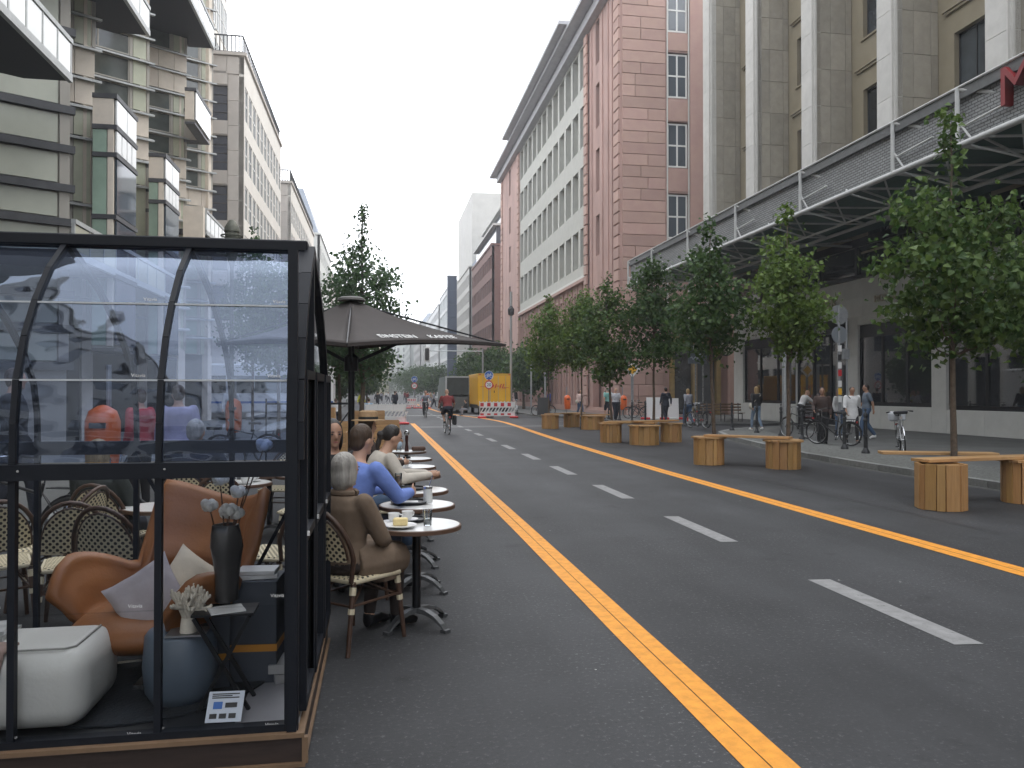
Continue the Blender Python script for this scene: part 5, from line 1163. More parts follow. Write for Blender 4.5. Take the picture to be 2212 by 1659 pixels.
# ================================================================= trucks
YT = mat('post_yellow', (.78, .42, .02), .4, var=.05, scale=1); 
t = thing('yellow_truck', 'yellow parcel truck parked behind the barrier, red DHL lettering on its rear doors', 'truck', (7.45, 56.5, 0)); t.scale = (.83, .8, .76)
MB().box(-.55, 2.35, 0, 7.2, .95, 3.95).build('box_body', YT, t, bevel=.03)
for q in (0, 1): MB().box(-.50+q*1.41, .88+q*1.41, -.035, -.001, 1.0, 3.72).build('rear_door', YT, t, bevel=.008)
f = MB(); f.box(-.55, 2.35, -.045, .0, 3.75, 3.95); f.box(-.55, 2.35, -.045, 0, .86, .98); f.build('rear_frame', mat('post_yellow_trim', (.62, .34, .03), .5), t)
f = MB(); 
for x in (-.1, .55, 1.25, 1.9): f.tube([(x, -.06, 1.05), (x, -.06, 3.7)], .018, 6)
f.build('door_bar', GALV, t)
for x in (-.45, 2.15): MB().box(x, x+.16, -.06, -.046, 3.8, 3.88).build('marker_light', REDP, t)
obj('lettering', text_mesh('DHL', .62, .006, REDP, xs=1.45, shear=.22), t, M=Matrix.Translation((1.05, -.09, 2.72)) @ UPR)
f = MB(); f.box(-.35, .25, -.05, -.04, 2.66, 2.70); f.box(1.75, 2.2, -.05, -.04, 2.58, 2.62); f.build('stripe', REDP, t)
f = MB(); f.cbox(.9, -.05, 2.1, .06, .04, .22); f.build('handle', IRON, t)
MB().box(-.45, 2.25, .1, 7.0, .6, .93).build('chassis', BLK, t)
for x in (-.25, 1.75):
    for dx in (0, .32): w_ = MB(); w_.tube([(x+dx-.12, .9, .46), (x+dx+.12, .9, .46)], .46, 18); w_.build('wheel', TYRE, t)
for x in (-.2, 1.8): w_ = MB(); w_.tube([(x, 8.2, .46), (x+.25, 8.2, .46)], .46, 18); w_.build('wheel', TYRE, t)
MB().box(-.4, 2.2, 7.3, 9.3, .6, 3.0).build('cab', YT, t, bevel=.1); MB().box(-.4, 2.2, -.12, -.05, .48, .62).build('bumper', BLK, t)
GT = mat('lorry_grey', (.20, .23, .22), .6, var=.15, scale=1)
t = thing('grey_lorry', 'green-grey box lorry with dark open rear and tail lift, left of the yellow truck', 'lorry', (3.35+.35, 63, 0), R(-3)); t.location = (5.83, 62.0, 0); t.rotation_euler = (0, 0, 0); t.scale = (.75, .9, .73)
f = MB(); f.box(-.95, -.85, 0, 7.8, 1.15, 3.95); f.box(1.55, 1.65, 0, 7.8, 1.15, 3.95); f.box(-.85, 1.55, 0, 7.8, 3.85, 3.95); f.box(-.85, 1.55, 0, 7.8, 1.15, 1.27); f.box(-.85, 1.55, 7.6, 7.8, 1.27, 3.85); f.build('box_body', GT, t)
f = MB(); f.box(-.85, 1.55, .15, .2, 1.95, 3.85); f.build('rear_curtain', mat('dark_tarpaulin', (.035, .045, .043), .6, var=.4, scale=1.5), t); f = MB(); f.box(-.98, -.8, -.03, 0, 1.15, 3.98); f.box(1.5, 1.68, -.03, 0, 1.15, 3.98); f.box(-.8, 1.5, -.03, 0, 3.82, 3.98); f.build('rear_frame', GALV, t)
MB().box(-.85, 1.55, -.12, -.04, .35, 1.75).build('tail_lift', mat('tail_lift_grey', (.10, .11, .11), .5, var=.3, scale=3), t, bevel=.02)
for x in (-.7, 1.2):
    w_ = MB(); w_.tube([(x-.05, 1.2, .46), (x+.3, 1.2, .46)], .46, 18); w_.build('wheel', TYRE, t); w_ = MB(); w_.tube([(x-.05, 8.6, .46), (x+.3, 8.6, .46)], .46, 18); w_.build('wheel', TYRE, t)
MB().box(-.9, 1.6, 7.9, 9.8, .6, 3.1).build('cab', GT, t, bevel=.1); MB().box(-.75, 1.45, .3, 7.8, .7, 1.14).build('chassis', BLK, t)
# white bus/van across the crossing behind the parasol
t = thing('white_bus', 'white touring coach standing beyond the left trees', 'bus', (-5.6, 47.5, 0)); MB().box(-9, 2.9, 0, 2.5, .45, 3.3).build('body', WHS, t, bevel=.12, seg=3)
for k in range(8): MB().box(-8.8+k*1.45, -7.5+k*1.45, -.02, .0, 1.6, 2.6).build('window', CGL, t)
MB().box(-9, 2.9, -.015, .0, 1.0, 1.12).build('stripe', BLUE, t)
for x in (-7, 1.2): w_ = MB(); w_.tube([(x, -.02, .48), (x, .3, .48)], .48, 18); w_.build('wheel', TYRE, t)
# ================================================================= people and bicycles in the street
def shoulder_bag(m, q=1, low=.95, strap=True):
    def f(t, p, V, side, up, fw, H_, hf, hu, hs_):
        b = MB(); c = V('P')+side*q*.24+Vector((0, -.02, .02)); b.ell(c, (.06, .15, .13), 10, 8); b.build('bag', m, t, smooth=True)
        s = MB(); s.tube([c+Vector((0, 0, .1)), V('N')-side*q*.12+fw*.12-up*.05, V('N')-side*q*.13-up*.0, V('N')-side*q*.10-fw*.12-up*.08, c+Vector((0, -.05, .1))], .013, 5, cap=False); s.build('strap', m, t)
    return f
RIDE = pose(P=(0, -.24, .98), N=(0, .02, 1.46), hd=(0, .08, 1.62), sl=(-.2, .02, 1.42), sr=(.2, .02, 1.42), el=(-.30, .06, 1.17), er=(.30, .06, 1.17), wl=(-.29, .17, 1.05), wr=(.29, .17, 1.05), dl=(0, .8, -.2), dr=(0, .8, -.2), pl=(0, 0, -1), pr=(0, 0, -1),
            hl=(-.10, -.2, .95), hr=(.10, -.2, .95), kl=(-.14, .17, .80), al=(-.11, -.1, .50), tl=(-.12, .02, .44), kr=(.13, .10, .58), ar=(.11, -.03, .20), tr=(.12, .10, .16), pitch=-.1)
bicycle('dark bicycle ridden by the bald man in the red polo shirt', (2.62, 31.0, 0), R(4), mat('silver_frame', (.4, .41, .42), .35, .5), group='ridden bicycles')
MAROON = C_('maroon_cotton', (.20, .035, .035)); NAVY = C_('navy_cotton', (.018, .022, .035)); BLKC = C_('black_cotton', (.018, .018, .02)); JEAN = C_('blue_denim', (.075, .12, .20)); GREYC = C_('grey_knit', (.27, .28, .32)); WHC = C_('white_cotton', (.66, .66, .66)); DENIM2 = C_('pale_denim', (.20, .27, .36))
GREYH = mat('grey_hair', (.36, .34, .31), .6, var=.35, scale=30, aniso=(1, 1, .12), bump=.5, bscale=90); BLOND = mat('blond_hair', (.33, .22, .10), .6, var=.35, scale=30, aniso=(1, 1, .12), bump=.5, bscale=90); DKH = mat('dark_hair', (.018, .014, .012), .5, var=.35, scale=30, aniso=(1, 1, .12), bump=.5, bscale=90)
def pannier(t, *a):
    MB().box(.12, .26, -.75, -.42, .38, .74).build('pannier', DARKM, t, bevel=.03)
person('bald man in a maroon polo shirt and dark shorts cycling away', (2.62, 31.0, 0), R(4), RIDE, MAROON, NAVY, hair='bald', sleeves='short', legs='short', vox=.022, h=1.78, fat=1.14, group='people on bicycles', extra=pannier)
bicycle('bicycle ridden towards the camera by the distant cyclist', (2.95, 51.5, 0), R(182), DARKM, group='ridden bicycles')
person('distant cyclist in a grey jacket riding towards the camera', (2.95, 51.5, 0), R(182), RIDE, GREYC, BLKC, hair='short', hairm=C_('pink_helmet', (.45, .25, .2)), vox=.03, group='people on bicycles')
person('woman in a black top and pale jeans walking past the shop, seen from behind', (14.75, 29.2, .12), R(5), WALK, BLKC, DENIM2, hair='long', hairm=BLOND, legs='tight', vox=.022, h=1.76, extra=shoulder_bag(C_('cream_leather', (.5, .47, .4)), -1), shoe=WHS, group='people on the right pavement')
person('stout man in a patterned white shirt and dark trousers walking towards the camera', (12.7, 41.4, .1), R(178), WALK2, mat('patterned_shirt', (.60, .60, .62), .9, var=.7, scale=18, col2=(.32, .32, .36), detail=1), NAVY, hair='bald', sleeves='short', vox=.022, h=1.78, fat=1.2, group='people on the right pavement')
person('man in a teal T-shirt and shorts partly hidden behind the stout man', (12.85, 43.4, .1), R(4), WALK, C_('teal_cotton', (.20, .42, .38)), NAVY, hair='short', sleeves='short', legs='short', vox=.026, h=1.82, group='people on the right pavement', hairm=GREYH)
person('man in a long dark coat seen from behind, before the white notice boards', (14.7, 39.1, .1), R(8), WALK2, NAVY, NAVY, hair='short', hairm=DKH, hem=.35, vox=.022, h=1.80, group='people on the right pavement')
person('woman in a grey sweater and blue jeans with a dark shoulder strap, seen from behind', (14.25, 35.0, .1), R(15), WALK, GREYC, JEAN, hair='bob', hairm=BLOND, vox=.022, h=1.72, fat=1.15, extra=shoulder_bag(BLKC, 1), group='people on the right pavement')
person('person in a pink blouse with a pale shoulder bag near the red wall', (12.6, 48.8, .1), R(-160), WALK, C_('pink_blouse', (.62, .46, .42)), JEAN, hair='long', hairm=DKH, vox=.028, h=1.70, extra=shoulder_bag(C_('cream_leather', (.5, .47, .4)), 1), group='people on the right pavement')
person('person in a blue jacket standing beside the chalkboard at the red wall', (11.05, 50.9, .1), R(80), STAND, C_('royal_blue', (.04, .06, .22)), NAVY, hair='short', vox=.028, h=1.75, group='people on the right pavement')
person('woman in a dark brown top walking her bicycle, hair tied back', (12.95, 21.5, .12), R(150), pose(er=(.26, .04, 1.14), wr=(.24, .27, 1.02)), C_('brown_jersey', (.06, .04, .035)), BLKC, hair='tail', skin=SKIN2, hairm=DKH, vox=.02, h=1.68, group='people on the right pavement')
person('woman in a white belted dress and black leggings walking, bag strap across', (13.85, 21.4, .12), R(165), WALK, WHC, BLKC, hair='tail', skin=SKIN2, hem=.55, sleeves='roll', legs='tight', hairm=DKH, vox=.02, h=1.70, extra=shoulder_bag(BLKC, -1), shoe=DARKM, group='people on the right pavement')
person('man in a grey-blue T-shirt and jeans with white trainers, facing the shop', (15.6, 23.3, .12), R(70), WALK, C_('slate_tshirt', (.13, .16, .20)), JEAN, hair='short', skin=SKIN2, sleeves='short', hairm=DKH, vox=.02, h=1.80, shoe=WHS, group='people on the right pavement')
person('woman with reddish hair half hidden behind the woman in the white dress', (15.0, 23.9, .12), R(200), STAND, C_('pale_top', (.5, .5, .5)), JEAN, hair='long', hairm=mat('auburn_hair', (.16, .07, .04), .6, var=.35, scale=30, aniso=(1, 1, .12), bump=.5, bscale=90), vox=.024, h=1.66, shoe=WHS, group='people on the right pavement')
person('person in a white shirt bending in the shop entrance', (17.9, 31.4, .12), R(-90), pose(N=(0, .22, 1.38), hd=(0, .32, 1.5), sl=(-.18, .2, 1.33), sr=(.18, .2, 1.33), el=(-.2, .42, 1.15), er=(.2, .42, 1.15), wl=(-.15, .6, 1.05), wr=(.15, .6, 1.05)), WHC, BLKC, hair='bald', sleeves='roll', vox=.026, group='people on the right pavement')
person('person crouching beside the open lorry, in grey trousers', (6.05, 55.2, 0), R(100), SIT, BLKC, GREYC, hair='short', vox=.03, h=1.5, group='people by the lorries')
# far crowd: individuals, few pixels each
rs = random.Random(5); cols = [NAVY, BLKC, GREYC, WHC, MAROON, JEAN, C_('tan_cotton', (.3, .22, .14)), C_('orange_cotton', (.6, .15, .05))]
first = {}
spots = [(-2.4, 44.5, 'woman in a white T-shirt seated behind the grey barrier', WHC, 0), (-.6, 45.5, 'man in a pale blue shirt seated with his back turned behind the grey barrier', C_('sky_blue_shirt', (.25, .36, .48)), 0), (1.25, 66, 'man in dark clothes crossing at the end of the orange line', NAVY, 1), (-1.3, 58, 'man in a yellow vest between the left trees', C_('yellow_vest', (.6, .6, .05)), 1)]
lab2 = ['far pedestrian in black, left of the crossing', 'far pedestrian in grey, near the road middle', 'far pedestrian with an orange top', 'far pedestrian in white near the left trees', 'far pedestrian in tan by the far barrier', 'far pedestrian in navy by the far barrier', 'far pedestrian in maroon behind the far cyclist', 'far pedestrian in denim behind the far cyclist', 'far pedestrian in white beyond the far sign', 'far pedestrian in black beyond the far sign', 'farthest pedestrian in grey, left side', 'farthest pedestrian in tan, left side', 'farthest pedestrian in maroon, middle of the road', 'farthest pedestrian in white, middle of the road']
lc = [BLKC, GREYC, cols[7], WHC, cols[6], NAVY, MAROON, JEAN, WHC, BLKC, GREYC, cols[6], MAROON, WHC]
for i, l_ in enumerate(lab2): spots.append((rs.uniform(-2.5, 1.2) if i in (0, 3, 10, 11) else rs.uniform(1.3, 7), 78+i*6.5+rs.uniform(-2, 2), l_, lc[i], 1))
base = None
for x, y, l_, c, st in spots:
    if base is None or not st: 
        b = person(l_, (x, y, 0 if y > 46 else .0), R(rs.choice([0, 180, 90])), WALK if st else SIT, c, NAVY, vox=.035, group='people far down the street', hair='short'); 
        if st: base = b
    else:
        r_ = dup(base, (x, y, 0), R(rs.uniform(0, 360)), l_); s_ = rs.uniform(.93, 1.04); r_.scale = (s_, s_, s_)
        for ch in r_.children:
            if ch.name.startswith('top'): ch.data = ch.data.copy(); ch.data.materials.clear(); ch.data.materials.append(c)
# parked bicycles
SILV = mat('silver_frame', (.4, .41, .42), .35, .5); BLKF = mat('black_frame', (.02, .02, .022), .35)
bicycle('black bicycle held by the woman in the brown top', (12.95, 20.9, .12), R(28), BLKF, lean=R(-6))
bicycle('bicycle leaning behind the middle linden trunk', (13.75, 24.4, .12), R(10), BLKF, lean=R(5))
b = bicycle('silver bicycle with a grey rear box parked alone before the shop window, front on', (13.1, 18.1, .12), R(150), SILV, lean=R(4), white_fender=True)
MB().box(-.2, .2, -.78, -.38, .78, 1.02).build('carrier_box', mat('box_grey', (.45, .47, .5), .5), b, bevel=.05, seg=2); MB().box(-.16, .16, .32, .44, .98, 1.06).build('display', DARKM, b, bevel=.02)
bicycle('black bicycle leaning by the woman in the grey sweater', (13.4, 31.8, .12), R(15), BLKF, lean=R(5)); bicycle('second bicycle by the stickered posts', (13.95, 33.2, .12), R(-20), BLKF, lean=R(-4))
bicycle('bicycle parked behind the priority sign', (15.6, 45.4, .1), R(80), BLKF, lean=R(3)); bicycle('bicycle parked left of the white notice boards', (14.9, 44.4, .1), R(95), BLKF)
b = bicycle('bicycle standing between yellow truck and red wall with a dark child seat', (9.2, 52.4, .1), R(170), SILV, lean=R(5), white_fender=True); MB().box(-.12, .12, -.62, -.34, .98, 1.55).build('child_seat', BLKC, b, bevel=.05, seg=2)
bicycle('bicycle leaning at the pale pole near the chalkboard', (10.6, 50.5, .1), R(100), BLKF, lean=R(6))
# drain covers and small litter
t = struct(MB().box(9.75, 10.15, 42.5, 43.4, .004, .012).build('drain_cover', IRON)); struct(MB().box(8.9, 10.1, 50.0, 50.4, .004, .012).build('drain_cover', IRON))
# ================================================================= cafe: chairs, tables, guests
CANE = mat('brown_cane', (.085, .045, .028), .45, var=.45, scale=22, col2=(.045, .025, .018)); WRAP = mat('cream_wrap', (.60, .53, .38), .6, var=.15, scale=50)
def weave(name, axes):
    m = mat(name, (.62, .54, .36), .65); n = m.node_tree.nodes; l = m.node_tree.links.new; b = n['Principled BSDF']; t = n.new('ShaderNodeTexCoord'); s = n.new('ShaderNodeSeparateXYZ'); c = n.new('ShaderNodeCombineXYZ'); l(t.outputs['Object'], s.inputs[0]); l(s.outputs[0], c.inputs[0]); l(s.outputs[axes], c.inputs[1])
    mp_ = n.new('ShaderNodeMapping'); mp_.inputs['Rotation'].default_value = (0, 0, R(45)); l(c.outputs[0], mp_.inputs[0])
    v = n.new('ShaderNodeTexVoronoi'); v.voronoi_dimensions = '2D'; v.inputs['Scale'].default_value = 33; v.inputs['Randomness'].default_value = 0; l(mp_.outputs[0], v.inputs['Vector'])
    r = n.new('ShaderNodeMapRange'); r.inputs[1].default_value = .36; r.inputs[2].default_value = .31; l(v.outputs['Distance'], r.inputs[0]); mx = n.new('ShaderNodeMix'); mx.data_type = 'RGBA'; mx.inputs[6].default_value = (.62, .54, .36, 1); mx.inputs[7].default_value = (.03, .024, .02, 1); l(r.outputs[0], mx.inputs[0]); l(mx.outputs[2], b.inputs['Base Color'])
    return m
WEB = weave('woven_back', 2); WES = weave('woven_seat', 1)
def make_chair(label, loc, rotz):
    """bistro chair, sitter faces local +Y"""
    t = thing('bistro_chair', label, 'chair', loc, rotz, 'rattan bistro chairs with cream and black weave')
    f = MB(); zt = .92
    def bk(x, z): return (x, -.20-.10*max(0, (z-.45))/.47-(.05*(1-(x/.21)**2) if z > .5 else .02), z)
    hoop = [bk(-.20, .45)]+[bk(-.225*math.cos(a), .60+.32*math.sin(a)) for a in [math.pi*k/14 for k in range(15)]]+[bk(.20, .45)]
    f.tube(hoop, .016, 7); f.build('back_hoop', CANE, t, smooth=True, ang=60)
    f = MB(); f.tube([bk(-.19*math.cos(a), .60+.28*math.sin(a)) for a in [math.pi*k/14 for k in range(15)]], .008, 6); f.tube([bk(-.19, .60), bk(0, .575), bk(.19, .60)], .009, 6); f.build('back_cane', CANE, t, smooth=True, ang=60)
    w_ = MB(); rows = []
    for k in range(9):
        z = .58+.30*k/8; hw = .185*math.sqrt(max(.0, 1-max(0, (z-.60)/.285)**2)) if z > .6 else .185
        rows.append([bk(-hw+2*hw*i/8, z) for i in range(9)])
    w_.loft(rows, cap=False, closed=False); w_.loft([[(p[0], p[1]-.006, p[2]) for p in r] for r in rows], cap=False, closed=False); w_.build('woven_back', WEB, t)
    s = MB(); s.prism([(-.19, -.19), (.19, -.19), (.225, .20), (.18, .245), (-.18, .245), (-.225, .20)], .435, .465); s.build('woven_seat', WES, t, bevel=.01)
    f = MB(); f.tube([(-.195, -.2, .445), (.195, -.2, .445), (.232, .205, .445), (.185, .252, .445), (-.185, .252, .445), (-.232, .205, .445), (-.195, -.2, .445)], .014, 6); f.build('seat_rim', WRAP, t, smooth=True, ang=60)
    for x, y, tx, ty in ((-.19, -.19, -.22, -.27), (.19, -.19, .22, -.27), (-.2, .21, -.235, .25), (.2, .21, .235, .25)):
        l_ = MB(); l_.tube([(x, y, .45), (tx, ty, 0)], [.019, .015], 7); lo = l_.build('leg', CANE, t, smooth=True, ang=60)
        k = MB(); 
        for f_ in (.1, .38): c = lerp((x, y, .45), (tx, ty, 0), f_); k.tube([lerp(c, (tx, ty, 0), -.03), lerp(c, (tx, ty, 0), .09)], .022, 7)
        k.build('wrap', WRAP, lo)
    b = MB(); z = .30; b.tube([(-.2, -.22, z), (.2, -.22, z)], .009, 5); b.tube([(-.215, .225, z), (.215, .225, z)], .009, 5)
    for q in (-1, 1): b.tube([(q*.2, -.22, z), (q*.215, .225, z)], .009, 5); b.tube([(q*.2, -.22, .28), (q*.1, 0, .41), (q*.215, .225, .28)], .008, 5)
    b.build('stretcher', CANE, t, smooth=True, ang=60); return t
TOPM = mat('white_table_top', (.66, .66, .64), .22, var=.05, scale=6, spec=.6); RIM = mat('brown_rim', (.10, .055, .035), .5); FOOT = mat('cast_foot', (.12, .125, .13), .4, .6, var=.3, scale=8)
def make_table(label, loc, rotz=0, r=.31, h=.715):
    t = thing('bistro_table', label, 'table', loc, rotz, 'round bistro tables with cross feet')
    MB().lathe([(.001, h-.024), (r-.006, h-.024), (r-.006, h), (.001, h)], n=40).build('table_top', TOPM, t)
    MB().lathe([(r-.02, h-.034), (r+.006, h-.03), (r+.006, h-.003), (r-.005, h+.002), (r-.006, h-.03)], n=40).build('rim', RIM, t, smooth=True, ang=40)
    MB().lathe([(.03, .10), (.03, h-.06), (.11, h-.05), (.11, h-.036)], n=16).build('column', DARKM, t, smooth=True, ang=40)
    for k in range(4):
        a = R(40+90*k); m_ = MB(Matrix.Rotation(a, 4, 'Z')); pr_ = [(.02, .13), (.10, .125), (.18, .10), (.25, .055), (.285, .015)]
        m_.loft([[(x, -w_, z-.035*(1-x*2)), (x, w_, z-.035*(1-x*2)), (x, w_*.8, z), (x, -w_*.8, z)] for (x, z), w_ in zip(pr_, (.03, .03, .028, .026, .024))]); m_.cbox(.275, 0, 0, .05, .05, .022); m_.build('foot', FOOT, t)
    return t
tabs = [(.26, 5.62, 'nearest round table with a slice of cake and a water glass'), (.31, 6.62, 'second round table with a black tray and a sugar glass'), (.34, 7.6, 'third round table with two latte glasses'), (.37, 8.95, 'fourth round table, in front of the woman in the beige jacket'), (.39, 10.0, 'fifth round table, beside her hands'), (.42, 11.2, 'sixth round table with an ashtray'), (.42, 12.6, 'farthest round table with bottle and chrome pepper mill')]
tb0 = None
for i, (x, y, l_) in enumerate(tabs):
    if tb0 is None: tb0 = make_table(l_, (x, y, 0), R(3))
    else: dup(tb0, (x, y, 0), R(random.uniform(-12, 12)), l_)
for x, y, l_ in ((-1.42, 8.5, 'table laid with dishes seen through the glass house'), (-1.25, 9.4, 'table with cups behind the laid one, seen through the glass'), (-1.75, 6.85, 'dark table beside the blond woman, behind the glass house'), (-.85, 9.2, 'table left of the parasol pole')): dup(tb0, (x, y, 0), R(20), l_)
ch0 = make_chair('chair of the grey-haired woman at the nearest table', (-.175, 5.35, 0), R(-42))
chs = [(-.27, 6.42, -60, 'chair of the man in the blue shirt'), (-.1, 8.15, -70, 'chair of the woman in the beige jacket'), (-.25, 9.6, -80, 'chair of the person in the straw hat'), (-.15, 7.2, -100, 'empty chair between blue shirt and beige jacket'), (.0, 10.9, -80, 'empty chair at the sixth table'), (.05, 12.4, -85, 'empty chair at the farthest table'), (-.40, 7.15, -150, 'chair of the dark-haired woman facing the camera'),
       (-2.08, 5.95, 12, 'chair seen back-on through the left lower pane'), (-1.68, 5.68, -12, 'chair seen back-on just right of the left bar'), (-2.66, 6.05, 30, 'chair cut by the left edge behind the glass'), (-2.45, 6.6, 75, 'chair turned sideways behind the left panes'), (-1.42, 7.55, 5, 'chair before the laid table, through the middle pane'), (-.78, 6.1, 60, 'chair beside the vase with cotton, turned to the right'), (-.72, 8.3, 80, 'chair behind the right end of the glass house'), (-2.2, 7.0, -5, 'chair of the blond woman'), (-1.8, 8.1, 0, 'chair of the grey-haired man in navy'), (-1.2, 10.2, 170, 'chair beyond the laid tables')]
for x, y, a, l_ in chs: dup(ch0, (x, y, 0), R(a), l_)
TAN = C_('taupe_coat', (.165, .118, .082)); BEIGE = C_('beige_jacket', (.50, .46, .40)); BLUEC = C_('blue_shirt', (.15, .23, .56)); 
def coat(t, p, V, side, up, fw, *a):
    c = MB(); P = V('P')
    for q, s in ((-1, 'l'), (1, 'r')):
        k = V('k'+s); c.tube([P+side*q*.08, (P+k)/2+side*q*.10+Vector((0, 0, .01)), k+side*q*.03+Vector((0, -.02, -.02))], [.14, .135, .115], 12); c.tube([(P+k)/2+side*q*.1, (P+k)/2+side*q*.13+Vector((0, 0, -.14))], [.10, .08], 10)
    c.tube([P+Vector((0, 0, .05)), P+fw*.16+Vector((0, 0, .05)), (V('kl')+V('kr'))/2+Vector((0, -.06, 0))], [.15, .13, .10], 12); remesh(c, 'coat_skirt', TAN, t, .013, 4)
    # collar
    c = MB(); N = V('N'); c.tube([N+side*.085*math.cos(a_)+fw*.07*math.sin(a_)+up*(.01) for a_ in [2*math.pi*k/12 for k in range(13)]], .022, 7, cap=False); c.build('collar', TAN, t, smooth=True)
GUEST = pose(P=(0, -.05, .53), N=(0, -.05, .99), hd=(0, -.04, 1.14), sl=(-.175, -.05, .94), sr=(.175, -.05, .94), el=(-.235, .06, .70), er=(.235, .06, .70), wl=(-.10, .24, .62), wr=(.10, .26, .62), hl=(-.09, .02, .52), hr=(.09, .02, .52), kl=(-.10, .36, .53), kr=(.10, .36, .53), al=(-.08, .28, .10), ar=(.10, .36, .10), tl=(-.08, .45, .035), tr=(.12, .53, .035), dl=(.6, .5, -.1), dr=(-.6, .5, -.1), pitch=-.05)
person('grey-haired woman in a taupe coat seated at the nearest table, seen from behind', (-.195, 5.36, 0), R(-42), GUEST, TAN, mat('dark_trousers', (.03, .022, .02), .9), hair='bob', hairm=GREYH, vox=.013, h=1.73, extra=coat, legs='tight', group='cafe guests')
LEAN = dict(GUEST); LEAN.update(N=(0, .10, 1.02), hd=(0, .14, 1.18), sl=(-.20, .10, .97), sr=(.20, .10, .97), el=(-.27, .26, .76), er=(.27, .26, .76), wl=(-.16, .50, .76), wr=(.16, .50, .76), dl=(.3, .8, 0), dr=(-.3, .8, 0), pitch=-.15)
person('man with short dark hair in a blue shirt seated at the second table, back turned', (-.25, 6.44, 0), R(-48), LEAN, BLUEC, NAVY, hair='short', vox=.014, h=1.86, fat=1.08, group='cafe guests', hairm=mat('brown_hair', (.06, .035, .02), .6))
LEAN2 = dict(LEAN); LEAN2.update(N=(0, .16, 1.0), hd=(0, .23, 1.15), sl=(-.18, .17, .95), sr=(.18, .17, .95), wl=(-.08, .62, .77), wr=(.1, .6, .77), pitch=-.2)
def mask(t, p, V, side, up, fw, H_, hf, hu, hs_):
    m_ = MB(); m_.ell(H_+hf*.075-hu*.06, (.05, .035, .045), 10, 8, Euler((p.get('pitch', 0), 0, 0)).to_matrix()); m_.build('face_mask', mat('mask_blue', (.35, .45, .55), .8), t, smooth=True)
person('dark-haired woman in a beige jacket with a lowered mask leaning over her table', (-.1, 8.15, 0), R(-78), LEAN2, BEIGE, JEAN, hair='tail', hairm=DKH, vox=.016, h=1.80, group='cafe guests', extra=mask)
def hat(t, p, V, side, up, fw, H_, hf, hu, hs_):
    m_ = MB(); c = H_+hu*.06; m_.lathe([(.19, 0), (.19, .008), (.11, .015), (.105, .10), (.07, .115), (.001, .11)], tuple(c), 20); m_.build('straw_hat', mat('straw', (.40, .27, .15), .8, var=.2, scale=30), t, smooth=True, ang=50); m_ = MB(); m_.lathe([(.112, .018), (.110, .045)], tuple(c), 20); m_.build('hat_band', BLK, t)
person('person in a straw hat with a black band seated behind the beige jacket', (-.28, 9.5, 0), R(-70), LEAN, C_('dark_brown_knit', (.05, .035, .03)), NAVY, hair='bob', vox=.018, h=1.85, extra=hat, group='cafe guests')
person('dark-haired woman seated facing the camera, left of the man in the blue shirt', (-.40, 7.2, 0), R(-158), GUEST, BLKC, NAVY, hair='long', hairm=DKH, vox=.014, h=1.95, group='cafe guests', skin=SKIN2)
person('woman with long fair hair in a dark jacket, back turned, behind the glass', (-2.25, 6.95, 0), R(-15), GUEST, mat('dark_green_jacket', (.02, .026, .024), .8, var=.3, scale=6), NAVY, hair='long', hairm=BLOND, vox=.016, h=1.75, group='cafe guests')
person('grey-haired man in a navy jumper, back turned, behind the middle pane', (-1.82, 8.1, 0), R(-8), LEAN, NAVY, JEAN, hair='short', hairm=GREYH, vox=.018, h=1.85, group='cafe guests')
person('man in a lilac shirt and dark shorts standing beyond the cafe tables', (-2.6, 10.9, 0), R(20), STAND, C_('lilac_shirt', (.38, .35, .48)), NAVY, legs='short', hair='short', vox=.022, h=1.75, group='people seen through the glass house')
person('person in a red shirt standing beside the man in lilac', (-3.35, 11.9, 0), R(60), STAND, C_('red_cotton', (.42, .04, .05)), BLKC, hair='short', vox=.022, h=1.7, group='people seen through the glass house')
person('person in dark clothes walking at the left edge, behind the glass', (-3.95, 9.4, .12), R(-80), WALK, BLKC, NAVY, hair='short', vox=.022, h=1.8, group='people seen through the glass house')
person('person in a white T-shirt walking on the left pavement beyond the glass house', (-4.9, 27.5, .12), R(180), WALK, WHC, NAVY, hair='short', vox=.028, group='people seen through the glass house')
for x, y, a, l_ in ((-3.3, 8.0, 70, 'bicycle with chrome handlebar behind the left panes'), (-2.5, 9.3, 100, 'bicycle parked behind the middle pane'), (-3.4, 16, 80, 'bicycle beyond the right end of the glass house'), (-3.0, 18.5, 95, 'bicycle by the thin fence posts'), (-3.6, 13.5, 85, 'bicycle in the row on the left pavement')): bicycle(l_, (x, y, 0 if x > -3.9 else .12), R(a), BLKF, lean=R(4))
